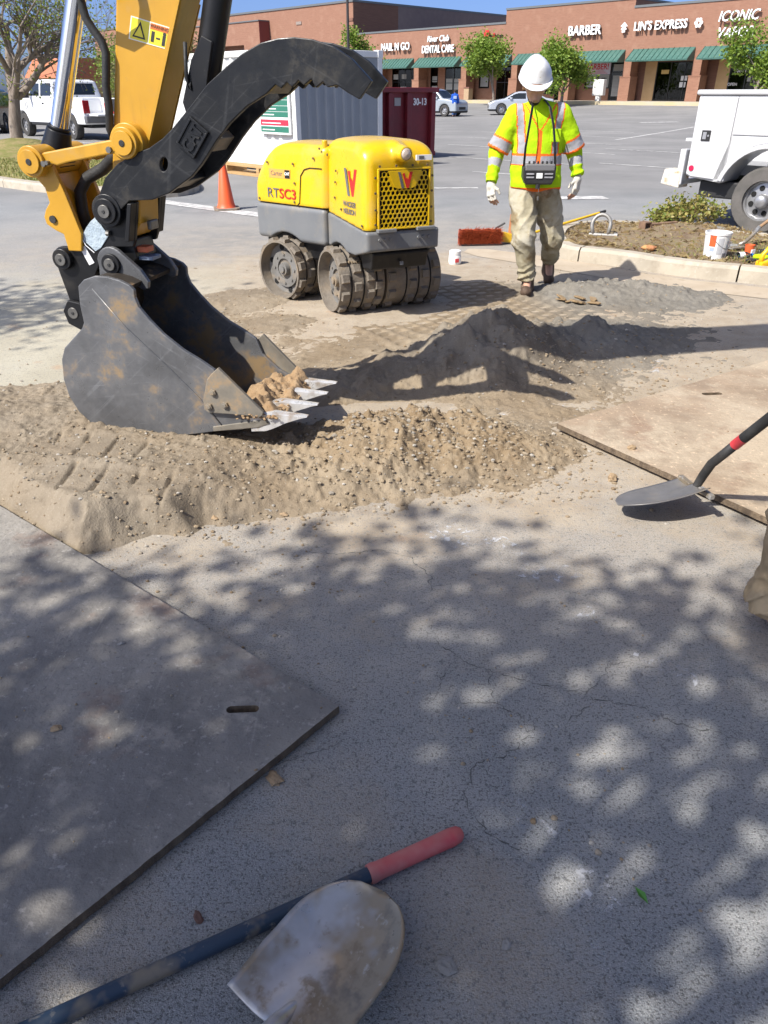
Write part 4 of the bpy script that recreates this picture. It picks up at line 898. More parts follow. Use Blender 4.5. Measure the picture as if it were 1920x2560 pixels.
# wear seam welded along the side
MB().tube([(-.33, -.001, .80), (-.20, -.001, .64), (-.02, -.001, .47), (.12, -.001, .33), (.22, -.001, .20)], .0035, 6).build('weld_seam', bucketm, buck, smooth=180)
MB().prism([(.17, .172), (.40, .215), (.455, .238), (.44, .262), (.38, .245), (.17, .197)], -.006, BW + .006, 'y').build('cutting_edge', cutm, buck, bev=.003)
CU = [(.237, .490), (.205, .462), (.178, .432), (.155, .36), (.146, .328), (.146, .285), (.165, .272), (.33, .276), (.414, .272), (.430, .283), (.434, .298)]
for s0 in (-.022, BW + .002):
    c_o = MB().prism(CU, s0, s0 + .020, 'y').build('side_cutter', cutm, buck, bev=.003)
    for a, z in ((.202, .374), (.254, .319), (.175, .305)):
        y = s0 if s0 < 0 else s0 + .02; sg = -1 if s0 < 0 else 1
        MB().cyl((a, y, z), (a, y + sg*.012, z), .017, n=6).cyl((a, y + sg*.012, z), (a, y + sg*.016, z), .010, n=10).build('bolt', cutm, c_o, bev=.002)
for s in (.030, .182, .334, .486):
    def ring(a, zl, zh, hw): return [(a, s-hw, zl), (a, s+hw, zl), (a, s+hw, zh - .004), (a, s+hw*.45, zh), (a, s-hw*.45, zh), (a, s-hw, zh - .004)]
    t_ = MB().loft([ring(.36, .190, .262, .030), ring(.43, .200, .284, .033), ring(.462, .212, .287, .031), ring(.53, .246, .285, .026), ring(.60, .272, .284, .021), ring(.628, .279, .283, .018)]).build('tooth', toothm, buck, smooth=35, fix=True)
    MB().cyl((.445, s - .036, .243), (.445, s + .036, .243), .006, n=8).build('retaining_pin', pinm, t_)
ear = [(-.36, .80), (-.352, .87)] + arc(-.285, .886, .072, 165, 40, 8) + [(-.15, .865), (-.118, .815), (-.125, .785), (-.152, .778), (-.19, .80), (-.24, .80)]
plates('pin_ear', ear, ((.112, .136), (.379, .403)), bucketm, buck, .004)
pin('bucket_pin', -.285, .886, .044, .098, .417, blk, buck, cap=.026)
plates('rear_ear', [(-.57, .60), (-.585, .66), (-.55, .71), (-.49, .70), (-.44, .64), (-.46, .55)], ((.112, .136), (.379, .403)), blk, buck, .004)
# dirt left in the bucket
def bucket_dirt():
    xs = np.arange(.00, .50, .006); ys = np.arange(.021, BW - .02, .006); gx, gy = np.meshgrid(xs, ys, indexing='ij')
    floor = np.interp(gx, [0, .18, .31, .40, .46, .5], [.158, .20, .218, .240, .262, .262])
    n = fbm(gx*14, gy*14, seed=5, oct=4); n2 = fbm(gx*45, gy*45, seed=8, oct=2)
    h = .035*sstep(.12, .30, gx)*sstep(.50, .44, gx) + .060*np.exp(-((gx-.37)/.10)**2 - ((gy-.52)/.14)**2) + .05*np.exp(-((gx-.30)/.12)**2 - ((gy-.25)/.2)**2) - .02*sstep(.12, .0, gx)
    z = floor - .012 + h*(.3+1.4*n) + .045*(n-.45)*sstep(.08, .25, gx) + .013*(n2-.5) + .006*(vnoise(gx*90, gy*90, seed=4)-.5)
    v = np.stack([gx, gy, z], -1).reshape(-1, 3); ny = len(ys)
    f = [(i*ny+j, (i+1)*ny+j, (i+1)*ny+j+1, i*ny+j+1) for i in range(len(xs)-1) for j in range(ny-1)]
    me = bpy.data.meshes.new('bucket_dirt'); me.from_pydata(v.tolist(), [], f); me.update()
    sm = pm('orange_sand', (.265, .172, .092), (.33, .228, .13), scale=16, rough=.95, bump=.6, bscale=120, layers=[((.30, .17, .07), 30, .55, .7, .6)])
    o = link('caked_dirt', me, sm, buck, smooth=180); o['kind'] = 'stuff'
    # caked soil on the outside corner
    rr = random.Random(3); mb = MB()
    for _ in range(150):
        vs, fs = rock_verts(rr.uniform(.004, .013), rr); a = rr.uniform(.30, .50); z = .285 - abs(a - .4)*.15 + rr.uniform(-.02, .012) if a < .44 else .275; y = rr.choice((rr.uniform(-.022, -.002), rr.uniform(.06, .45)))
        mb.add([(p[0] + a, p[1]*.5 + y, p[2] + z) for p in vs], fs)
    mb.build('caked_dirt', sm, buck, smooth=180)['kind'] = 'stuff'
bucket_dirt()
# ------------------------------------------------------------------ trench roller
rolY = pm('roller_yellow', (.70, .445, .005), (.63, .395, .006), scale=2.5, rough=.3, rvar=.06, coat=.25, layers=[((.40, .31, .17), 3.5, .52, .80, .45), ((.34, .24, .10), 22, .64, .76, .45), ((.12, .10, .06), 60, .70, .76, .5)])
rolG = pm('roller_grey', (.135, .142, .15), (.165, .17, .172), scale=3, rough=.5, layers=[((.27, .235, .18), 5, .54, .75, .5), ((.3, .26, .2), 28, .66, .74, .4)])
drumm = pm('muddy_drum', (.150, .128, .102), (.22, .19, .15), scale=8, rough=.75, metal=.1, bump=.5, bscale=50, layers=[((.25, .19, .125), 7, .5, .66, .75), ((.22, .21, .19), 14, .62, .72, .5)])
discm = pm('drum_disc', (.17, .165, .155), (.125, .118, .105), scale=6, rough=.7, bump=.3, bscale=40, layers=[((.30, .225, .14), 5, .5, .66, .75)])
darkm = pm('black_and_recess_shade', (.006, .006, .006), rough=.9)
logoG = pm('logo_grey', (.12, .12, .125), rough=.4); logoR = pm('logo_red', (.55, .02, .015), rough=.4)
RO = (-.148, 6.353, -.022)
rol = thing('trench_roller', 'yellow and grey articulated trench roller with padded drums', 'roller', RO)
MF, MR = Matrix.Rotation(math.radians(26), 4, 'Z'), Matrix.Rotation(math.radians(50), 4, 'Z')
class MBM(MB):
    def __init__(s, M): super().__init__(); s.M = M
def hood(name, fn, lo, hi, M, mat, parent, res=.011):
    me = sdf_mesh(name, fn, lo, hi, res); me.transform(M); return link(name, me, mat, parent)
def front_hood(P):
    X, Y, Z = P
    w = 1.0 - .055*np.clip((Z - .7)/.6, 0, 1)
    lean = .035*np.clip((Z - .68)/.5, 0, 1)
    a = rbox((X/w, Y - lean*np.clip(-Y/.5, 0, 1), Z), (0, -.275, .97), (.302, .378, .325), .075)
    crown = Z - (1.305 - .05*np.clip((np.abs(X))/.3, 0, 1)**2 - .13*np.clip((-Y-.34)/.32, 0, 1)**2.6 - .06*np.clip((Y+.02)/.12, 0, 1)**2)
    a = smax(a, crown, .06)
    lamp = capsule(P, (-.01, -.52, 1.21), (-.01, -.655, 1.20), .060, .055); a = smin(a, lamp, .04)
    a = np.maximum(a, (.695 + .06*np.clip((Y+.6)/.7, 0, 1)) - Z)
    rec = rbox(P, (.0, -.68, .905), (.205, .045, .195), .01)
    return np.maximum(a, -rec)
hf = hood('front_hood', front_hood, (-.36, -.75, .62), (.36, .16, 1.36), MF, rolY, rol)
def rear_hood(P):
    X, Y, Z = P; w = 1.0 - .06*np.clip((Z - .75)/.5, 0, 1)
    a = rbox((X/w, Y, Z), (0, .565, .95), (.300, .425, .30), .07)
    top = Z - (1.262 - .05*np.clip(np.abs(X)/.3, 0, 1)**2 - .34*np.clip((Y-.50)/.50, 0, 1.05)**3.0)
    a = smax(a, top, .07)
    return np.maximum(a, .775 - Z)
hr = hood('rear_hood', rear_hood, (-.36, .08, .7), (.36, 1.05, 1.36), MR, rolY, rol)
# wedge shaped bellows-side filler where the two halves hinge
hinge = MB(); hinge.cyl((0, 0, .52), (0, 0, 1.19), .20, .17, n=28); hinge.build('hinge_cover', rolY, rol, smooth=40, bev=.03)
hs = MB(); hs.cyl((0, 0, .40), (0, 0, .76), .215, n=24); hs.build('hinge_column', rolG, rol, smooth=40)
# grey frames
def front_frame(P):
    X, Y, Z = P; a = rbox(P, (0, -.285, .62), (.305, .385, .135), .03)
    a = np.maximum(a, -capsule(P, (-.5, -.14, .24), (.5, -.14, .24), .305, .305))
    a = np.maximum(a, Z - (.690 + .06*np.clip((Y+.6)/.7, 0, 1)))
    return np.maximum(a, (.50 + .05*np.clip((-Y-.45)/.2, 0, 1)) - Z)
hood('front_frame', front_frame, (-.36, -.75, .44), (.36, .16, .80), MF, rolG, rol, .010)
def rear_frame(P):
    X, Y, Z = P; a = rbox(P, (0, .575, .63), (.298, .408, .14), .035)
    a = np.maximum(a, -capsule(P, (-.5, .64, .24), (.5, .64, .24), .315, .315)); return np.maximum(a, Z - .768)
hood('rear_frame', rear_frame, (-.36, .1, .42), (.36, 1.05, .80), MR, rolG, rol, .010)
MBM(MF).prism([(-.64, .53), (-.60, .41), (-.44, .40), (-.40, .54), (-.6, .56)], -.235, .235, 'x').build('front_casing', blk, rol, bev=.012)
MBM(MF).box((-.012, -.648, .44), (.012, -.632, .465)).build('casing_label', rolG, rol)
MBM(MF).box((-.010, -.25, .18), (.010, .02, .52)).build('gear_case', drumm, rol, bev=.02); MBM(MR).box((-.010, .5, .18), (.010, .78, .55)).build('gear_case', drumm, rol, bev=.02)
MBM(MR).box((-.22, .2, .35), (.22, .95, .56)).build('rear_casing', blk, rol, bev=.02)
for x0 in (-.22, .10):
    MBM(MF).box((x0, -.70, .685), (x0 + .15, -.655, .71)).build('hinge', rolG, rol, bev=.005)
    for k in range(3): MBM(MF).cyl((x0 + .02 + k*.045, -.668, .635), (x0 + .02 + k*.045, -.682, .635), .010, n=10).build('bolt', rolG, rol)
# honeycomb grille
def grille():
    g = MBM(MF); y0, y1 = -.674, -.664; p = .0355; x0, x1, z0, z1 = -.198, .198, .715, 1.095
    def hexa(r, cx, cz): return [(cx + r*math.cos(math.radians(30 + 60*k)), cz + r*math.sin(math.radians(30 + 60*k))) for k in range(6)]
    rows = int((z1 - z0)/(p*.866)); cols = int((x1 - x0)/p)
    for j in range(rows):
        for i in range(cols):
            cx = x0 + p*(i + .5 + (.5 if j % 2 else 0)); cz = z0 + p*.866*(j + .55)
            if cx > x1 - p*.3: continue
            out = hexa(p*.5774*1.002, cx, cz)
            if cz > .985 and abs(cx) < .115 + (cz - .985)*.32 - .02:
                g.add([(a, y0, b) for a, b in out], [(0, 1, 2, 3, 4, 5)]); continue
            inn = hexa(p*.43, cx, cz)
            vs = [(a, y0, b) for a, b in out] + [(a, y0, b) for a, b in inn] + [(a, y1, b) for a, b in inn]
            g.add(vs, [(k, (k+1) % 6, 6 + (k+1) % 6, 6 + k) for k in range(6)] + [(6 + k, 6 + (k+1) % 6, 12 + (k+1) % 6, 12 + k) for k in range(6)])
    g.build('grille', rolY, rol, fix=False)
    bx = MBM(MF); w = .013
    for a, b in (((x0 - w, y0 - .003, z0 - w), (x1 + w, y1 + .006, z0)), ((x0 - w, y0 - .003, z1), (x1 + w, y1 + .006, z1 + w)), ((x0 - w, y0 - .003, z0), (x0, y1 + .006, z1)), ((x1, y0 - .003, z0), (x1 + w, y1 + .006, z1))): bx.box(a, b)
    bx.build('grille_frame', rolY, rol, bev=.003)
    MBM(MF).box((-.2, -.655, .71), (.2, -.650, 1.10)).build('recess_shade_sheet', darkm, rol)  # dark sheet stands for the shaded hollow behind the grille
    MBM(MF).prism([(-.135, 1.092), (.135, 1.092), (.085, .985), (.06, .975), (-.06, .975), (-.085, .985)], -.681, -.676, 'y').build('badge', rolY, rol, bev=.002)
grille()
def w_logo(M, s, parent):
    """slanting grey bar and red W; local x to the right, y up, z towards the viewer"""
    a = MB(); a.M = M; a.prism([(-.46*s, .46*s), (-.30*s, .46*s), (-.02*s, -.46*s), (-.20*s, -.46*s)], 0, .002, 'z'); a.build('emblem', logoG, parent)
    b = MB(); b.M = M; b.prism([(-.16*s, .36*s), (.0, .40*s), (.06*s, .02*s), (.14*s, .16*s), (.24*s, .02*s), (.36*s, .46*s), (.56*s, .46*s), (.30*s, -.46*s), (.14*s, -.46*s)], 0, .002, 'z'); b.build('emblem', logoR, parent)
w_logo(MF @ frame((-.005, -.682, 1.03), (1, 0, 0), (0, 0, 1)), .115, rol)
SXF = -.3035
w_logo(MF @ frame((SXF + .006, -.38, 1.0), (0, -1, 0), (0, 0, 1)) @ Matrix.Rotation(math.radians(3), 4, 'Y'), .20, rol)
for k, tx in enumerate(('WACKER', 'NEUSON')): text('lettering', tx, logoG, rol, .052, MF @ frame((SXF - .0005, -.375, .850 - k*.052), (0, -1, 0), (0, 0, 1)) @ Matrix.Rotation(math.radians(2), 4, 'Y'), .001, xs=1.0, bold=.0008)
SXR = -.3005
text('lettering', 'RT', logoG, rol, .105, MR @ frame((SXR - .001, .82, .850), (0, -1, 0), (0, 0, 1)), .001, align='LEFT', xs=1.15)
text('lettering', 'SC3', logoR, rol, .105, MR @ frame((SXR - .001, .675, .850), (0, -1, 0), (0, 0, 1)), .001, align='LEFT', xs=1.15, bold=.0012)
bd_ = MB(); bd_.M = MR @ frame((SXR + .010, .665, 1.0), (0, -1, 0), (0, 0, 1)); bd_.box((-.125, -.034, 0), (.125, .034, .003)); bdo = bd_.build('dealer_badge', pm('badge_orange', (.62, .33, .08), rough=.4), rol)
text('lettering', 'Carter', logoG, bdo, .05, MR @ frame((SXR + .006, .70, 1.0), (0, -1, 0), (0, 0, 1)), .0006)
k_ = MB(); k_.M = MR @ frame((SXR + .007, .575, 1.0), (0, -1, 0), (0, 0, 1)); k_.box((-.028, -.03, 0), (.028, .03, .002)); k_.build('black_square', darkm, bdo); text('lettering', 'CAT', whitel, bdo, .028, MR @ frame((SXR + .004, .575, 1.002), (0, -1, 0), (0, 0, 1)), .0006, bold=.001)
# lamp
lens = pm('lamp_lens', (.32, .25, .2), (.5, .42, .34), scale=30, rough=.08, spec=.8, coat=.6)
lm = MBM(MF); lm.lathe([(.0, -.026), (.024, -.021), (.038, -.008), (.041, .01)], 20, axis='y', c=(-.01, -.708, 1.198)); lm.build('head_lamp', lens, rol, smooth=180, fix=True)
lr = MBM(MF); lr.lathe([(.041, -.006), (.049, -.003), (.052, .03), (.04, .03)], 24, axis='y', c=(-.01, -.708, 1.198)); lr.build('lamp_rim', rolY, rol, smooth=50, fix=True)
MBM(MF).box((.11, -.640, 1.150), (.235, -.628, 1.185)).build('sticker', whitel, rol); o_ = bpy.data.objects['sticker']
MBM(MF).box((.13, -.643, 1.158), (.17, -.6405, 1.178)).build('sticker_print', logoG, rol)
# bolts round the hood edges
bolt_me = MB().cyl((0, 0, 0), (0, -.008, 0), .0085, n=8).mesh('bolt'); bolt_me.materials.append(pm('dull_bolt', (.12, .085, .04), rough=.6))
def bolt(M, p, rz=0):
    o = bpy.data.objects.new('bolt', bolt_me); COL.objects.link(o); o.parent = rol; o.matrix_local = M @ Matrix.Translation(p) @ Matrix.Rotation(rz, 4, 'Z')
for x in (-.19, -.06, .07, .19): bolt(MF, (x, -.655 - .0, 1.122))
for z in (.74, .84, .95, 1.05): bolt(MF, (-.228, -.663, z)); bolt(MF, (.228, -.663, z))
for y, z in ((-.60, .73), (-.22, .80), (-.10, .87), (-.12, .98), (-.14, 1.06), (.02, 1.16)): bolt(MF, (-.303, y, z), -math.pi/2)
for y, z in ((.92, .80), (.50, .80), (.49, .94), (.50, 1.08), (.27, 1.13), (.20, 1.20), (.80, 1.08)): bolt(MR, (-.299 + .012*(z-.8), y, z), -math.pi/2)
# panel joint on the rear hood
pl_ = MBM(MR); pl_.tube([(-.300, .47, .775), (-.302, .44, .80), (-.300, .43, .90), (-.296, .42, 1.00), (-.2945, .38, 1.045), (-.2935, .32, 1.06), (-.293, .19, 1.06)], .0035, 6); pl_.build('panel_joint', darkm, rol, smooth=180)
MBM(MF).box((-.307, .085, .76), (-.295, .105, 1.10)).build('strap', rolG, rol, bev=.003); MBM(MF).cyl((-.300, .08, 1.18), (-.300, .08, 1.255), .022, n=14).build('hinge_knuckle', rolY, rol, smooth=40, bev=.005)
# drums with pads
def drum(M, yc, side):
    d = MBM(M @ Matrix.Translation((0, yc, .262))); x0, x1 = (.012, .50) if side > 0 else (-.395, -.012)
    xo, xi = (x1, x0) if side > 0 else (x0, x1); sg = 1 if side > 0 else -1
    prof = [(.0, xo - sg*.085), (.10, xo - sg*.085), (.10, xo - sg*.11), (.150, xo - sg*.11), (.205, xo - sg*.09), (.222, xo - sg*.02), (.222, xo), (.238, xo), (.238, xi), (.05, xi), (0, xi)]
    d.lathe(prof, 44, axis='x'); o = d.build('drum', [drumm], rol, smooth=35, fix=True)
    # hub, bolt circle and lightening holes
    h = MBM(M @ Matrix.Translation((0, yc, .262))); h.cyl((xo - sg*.084, 0, 0), (xo - sg*.045, 0, 0), .055, .048, n=20); h.cyl((xo - sg*.045, 0, 0), (xo - sg*.03, 0, 0), .028, n=16); h.build('hub', discm, o, smooth=40)
    rg = MBM(M @ Matrix.Translation((0, yc, .262))); rg.lathe([(.085, xo - sg*.084), (.085, xo - sg*.070), (.15, xo - sg*.070), (.15, xo - sg*.095), (.203, xo - sg*.085), (.203, xo - sg*.089)], 36, axis='x'); rg.build('disc', discm, o, smooth=35, fix=True)
    for k in range(8):
        a = 2*math.pi*k/8; b = MBM(M @ Matrix.Translation((0, yc, .262))); b.cyl((xo - sg*.07, .118*math.cos(a), .118*math.sin(a)), (xo - sg*.06, .118*math.cos(a), .118*math.sin(a)), .010, n=6); b.build('bolt', discm, o)
    for k in range(6):
        a = 2*math.pi*k/6 + .3; b = MBM(M @ Matrix.Translation((0, yc, .262))); b.cyl((xo - sg*.094, .176*math.cos(a), .176*math.sin(a)), (xo - sg*.0815, .176*math.cos(a), .176*math.sin(a)), .022, n=14); b.build('hole', darkm, o)
    pm_ = MB(); hw, hl = .034, .036
    pm_.add([(-hw, -hl, -.004), (hw, -hl, -.004), (hw, hl, -.004), (-hw, hl, -.004), (-hw*.8, -hl*.78, .024), (hw*.8, -hl*.78, .024), (hw*.8, hl*.78, .024), (-hw*.8, hl*.78, .024)], [(4, 5, 6, 7), (0, 1, 5, 4), (1, 2, 6, 5), (2, 3, 7, 6), (3, 0, 4, 7)])
    me = pm_.mesh('pad'); me.materials.append(drumm)
    for r, ax_ in enumerate((xo - sg*.045, xo - sg*.15, xo - sg*.26, xi + sg*.045) if side > 0 else (xo - sg*.045, xo - sg*.15, xo - sg*.26, xi + sg*.07)):
        if r == 3 and side < 0: ax_ = xi + sg*.055
        for k in range(11):
            a = 2*math.pi*(k + .5*(r % 2))/11 + (0 if side > 0 else .2)
            p = bpy.data.objects.new('pad', me); COL.objects.link(p); p.parent = o
            p.matrix_local = M @ Matrix.Translation((0, yc, .262)) @ Matrix.Rotation(a, 4, 'X') @ Matrix.Translation((ax_, 0, .238))
    g_ = MBM(M @ Matrix.Translation((0, yc, .262)))
    for q in (xo - sg*.098, xo - sg*.205, xo - sg*.315): g_.lathe([(.2385, q - .006), (.2405, q - .006), (.2405, q + .006), (.2385, q + .006)], 44, axis='x')
    g_.build('scraper_groove', darkm, o)
for s_ in (-1, 1): drum(MF, -.14, s_); drum(MR, .64, s_)
# mud scraped up in front of the drum
mb = MBM(MF); rr = random.Random(9)
for _ in range(90):
    vs, fs = rock_verts(rr.uniform(.008, .022), rr); t = rr.uniform(-.34, .34); mb.add([(p[0] + t, p[1] - .14 - .235*math.cos(.75) + rr.uniform(-.01, .01), p[2] + .262 + .235*math.sin(.75) + rr.uniform(-.015, .01)) for p in vs], fs)
mb.build('caked_mud', DIRT, rol, smooth=180)['kind'] = 'stuff'
# ------------------------------------------------------------------ people
skinm = pm('skin', (.46, .265, .185), (.52, .30, .21), scale=20, rough=.55)
beardm = pm('dark_beard', (.02, .014, .011), rough=.8)
def cloth(name, c, c2=None, **k): return pm(name, c, c2 or tuple(x*.82 for x in c), scale=k.pop('scale', 7), rough=.9, bump=.6, bscale=k.pop('bscale', 26), spec=.2, **k)
limem = cloth('hi_vis_lime', (.44, .68, .008), (.37, .60, .007)); greym = cloth('reflective_grey', (.36, .36, .38)); orangem = cloth('hi_vis_orange', (.85, .17, .02), (.8, .15, .02))
khaki = cloth('dusty_work_trousers', (.40, .36, .255), (.31, .275, .18), layers=[((.45, .42, .34), 4, .48, .62, .8), ((.20, .145, .075), 6, .53, .64, .85), ((.30, .25, .16), 22, .56, .68, .5)])
tanm = cloth('tan_trousers', (.36, .275, .165), (.29, .215, .125), layers=[((.17, .135, .075), 8, .50, .66, .7), ((.34, .27, .17), 20, .58, .7, .5)])
bootm = pm('brown_boot', (.060, .036, .024), (.11, .07, .045), scale=14, rough=.75, layers=[((.24, .17, .10), 10, .5, .66, .7)])
glovem = cloth('white_work_glove', (.62, .60, .54), (.50, .47, .40), layers=[((.33, .27, .19), 30, .6, .72, .5)])
def smin_all(ds, k):
    r = ds[0]
    for d in ds[1:]: r = smin(r, d, k)
    return r
def body_mesh(J, head_dir, res=.011):
    V = lambda k: np.array(J[k], float)
    hd = V('head'); f = np.array(head_dir, float); f /= np.linalg.norm(f)
    up = np.array((0, 0, 1.0)) - f*f[2]; up /= np.linalg.norm(up); rt = np.cross(f, up)
    at_ = lambda r_, u_, f_: hd + rt*r_ + up*u_ + f*f_
    def fn(P):
        ds = [capsule(P, at_(0, .035, -.015), at_(0, .02, .01), .086, .084), capsule(P, at_(0, -.045, .035), at_(0, -.075, .06), .058, .042),
              capsule(P, at_(0, -.005, .085), at_(0, -.03, .105), .012, .016), capsule(P, at_(-.03, .022, .082), at_(.03, .022, .082), .012, .012),
              capsule(P, at_(-.022, -.058, .082), at_(.022, -.058, .082), .010, .010)]
        h = smin_all(ds, .025)
        for s in (-1, 1):
            h = smin(h, capsule(P, at_(s*.088, .0, -.01), at_(s*.088, -.035, -.015), .014, .010), .01)
            h = smax(h, -capsule(P, at_(s*.032, .004, .10), at_(s*.032, .004, .095), .014, .014), .01)
        n_ = capsule(P, at_(0, -.07, -.01), V('neck'), .052, .058); b = smin(h, n_, .03)
        sl_, sr_ = V('shL'), V('shR'); pl_, pr_ = V('hipL'), V('hipR'); mid = (sl_ + sr_)/2; pel = (pl_ + pr_)/2
        t = [capsule(P, mid - (0, 0, .08), pel + (0, 0, .05), .135, .125, (1.1, .72, 1)), capsule(P, sl_, sr_, .055, .055)]
        for s in 'LR':
            t += [capsule(P, V('sh'+s), V('el'+s), .046, .038), capsule(P, V('el'+s), V('wr'+s), .038, .027), capsule(P, V('hip'+s), V('kn'+s), .075, .052), capsule(P, V('kn'+s), V('an'+s), .052, .038), capsule(P, V('an'+s), V('toe'+s), .036, .028)]
        return smin(b, smin_all(t, .03), .02)
    pts = np.array([J[k] for k in J if isinstance(J[k], tuple) and not k.startswith('palm')]); lo = pts.min(0) - .2; hi = pts.max(0) + .2
    return sdf_mesh('person', fn, lo, hi, res)
def hand_mesh(wr, tip, side, curl=.35, palm_to=(0, 1, 0)):
    """palm with four unequal bent fingers and a thumb leaving its side"""
    wr, tip = np.array(wr, float), np.array(tip, float); d = tip - wr; L_ = np.linalg.norm(d); d /= L_
    b = np.array(palm_to, float); b -= d*(b @ d); b /= np.linalg.norm(b)           # curl direction
    a = np.cross(d, b)*side                                                         # towards the thumb
    kn = wr + d*L_*.50
    def fn(P):
        r = capsule(P, wr + d*.0, wr + d*L_*.14, .030, .032); palm = smin(capsule(P, wr + d*L_*.16 + a*.018, kn + a*.022, .022, .020), capsule(P, wr + d*L_*.16 - a*.016, kn - a*.024, .022, .018), .025); r = smin(r, palm, .02)
        for q, ln in ((.033, .43), (.011, .50), (-.011, .46), (-.032, .36)):
            p0 = kn + a*q; c1 = d*math.cos(curl) + b*math.sin(curl); c2 = d*math.cos(curl*2.4) + b*math.sin(curl*2.4)
            p1 = p0 + c1*L_*ln*.5; p2 = p1 + c2*L_*ln*.5
            r = smin(r, smin(capsule(P, p0, p1, .0105, .0095), capsule(P, p1, p2, .0095, .008), .003), .004)
        t0 = wr + d*L_*.22 + a*.030; t1 = t0 + (d*.55 + a*.62 + b*.35)*L_*.24; t2 = t1 + (d*.88 + a*.22 + b*.35)*L_*.18
        return smin(r, smin(capsule(P, t0, t1, .015, .012), capsule(P, t1, t2, .012, .009), .004), .008)
    c = wr + d*L_*.5; return sdf_mesh('hand', fn, c - L_*.8, c + L_*.8, .0042), wr, d, L_
def join_mesh(base, others):
    bm = bmesh.new(); bm.from_mesh(base)
    for o, mi in others:
        n0 = len(bm.faces); bm.from_mesh(o); bm.faces.ensure_lookup_table()
        for f in bm.faces[n0:]: f.material_index = f.material_index if mi is None else mi; f.smooth = True
    bm.to_mesh(base); bm.free(); return base
def dress(P, n, amp, sc=(9, 9, 14), seed=4): return n + amp*(fbm(P[0]*sc[0] + 40, P[1]*sc[1] + 40, P[2]*sc[2] + 40, seed=seed, oct=3) - .5)

def make_person(name, label, loc, rz, J, head_dir, top_mat, leg_mat, hands=True, detail=True, res=None):
    V = lambda k: np.array(J[k], float)
    me = body_mesh(J, head_dir, res or (.012 if detail else .02))
    if hands:
        hs = []
        for s, sg in (('L', 1), ('R', -1)):
            hm, wr, d, L_ = hand_mesh(J['wr'+s], J['hand'+s], sg, .38, J.get('palm'+s, (0, .4, .2)))
            c = face_centers(hm); t = (c - wr) @ d / L_; set_mats(hm, np.where(t > .74, 0, 1)); hs.append((hm, None))
        join_mesh(me, hs)
    o = link(name, me, [skinm, glovem, beardm]); o.location = loc; o.rotation_euler = (0, 0, rz)
    c = face_centers(me); hd = V('head'); f = np.array(head_dir, float); f /= np.linalg.norm(f)
    rel = c - hd; up = np.array((0, 0, 1.0)) - f*f[2]; up /= np.linalg.norm(up)
    idx = np.zeros(len(me.polygons), np.int32); me.polygons.foreach_get('material_index', idx)
    bz = (np.linalg.norm(rel, axis=1) < .16) & (rel @ up < -.062) & (rel @ f > -.005) & (rel @ up > -.115); idx[bz] = 2
    hr_ = (np.linalg.norm(rel, axis=1) < .13) & (rel @ f < -.03) & (rel @ up > -.06); idx[hr_] = 2
    set_mats(me, idx); tag(o, label, 'person'); return o
def jacket_mesh(J, res=.009, vest_sleeve=True, pad=1.0):
    V = lambda k: np.array(J[k], float); mid = (V('shL') + V('shR'))/2; pel = (V('hipL') + V('hipR'))/2
    def fn(P):
        t = capsule(P, mid - (0, 0, .10), pel + (0, -.02, .06), .192*pad, .200*pad, (1.06, .66, 1)); t = smin(t, capsule(P, V('shL') + (.02, 0, -.005), V('shR') + (-.02, 0, -.005), .078, .078), .06)
        t = smin(t, capsule(P, V('neck') - (0, 0, .03), V('neck') + (0, -.015, -.0), .085, .066), .04)
        t = np.maximum(t, J['hem'] - P[2] + .01*np.sin(P[0]*22))
        for s in 'LR':
            sh, el, wr = V('sh'+s), V('el'+s), V('wr'+s); up_ = sh + (el - sh)*.97
            a = capsule(P, sh, el, .064, .060); a = smin(a, capsule(P, el, wr + (wr-el)*.02, .060, .046), .02)
            ln = np.linalg.norm(wr - el); dd = (wr - el)/ln; tt = (P[0]-el[0])*dd[0] + (P[1]-el[1])*dd[1] + (P[2]-el[2])*dd[2]
            a = a + .006*np.sin(tt*95 + np.sin(P[0]*40))*np.clip((tt - ln*.45)/.05, 0, 1)
            a = np.maximum(a, tt - ln*.97)
            if vest_sleeve:
                du = (el - sh)/np.linalg.norm(el - sh); tu = (P[0]-sh[0])*du[0] + (P[1]-sh[1])*du[1] + (P[2]-sh[2])*du[2]
                v = capsule(P, sh, el + du*.05, .074, .098); v = np.maximum(v, tu - np.linalg.norm(el - sh)*.93); a = np.minimum(a, v)
            t = smin(t, a, .03)
        return dress(P, t, .028, (7, 7, 11))
    pts = np.array([J[k] for k in ('shL', 'shR', 'elL', 'elR', 'wrL', 'wrR', 'neck', 'hipL', 'hipR')]); lo = pts.min(0) - .2; hi = pts.max(0) + .17
    return sdf_mesh('jacket', fn, lo, hi, res)
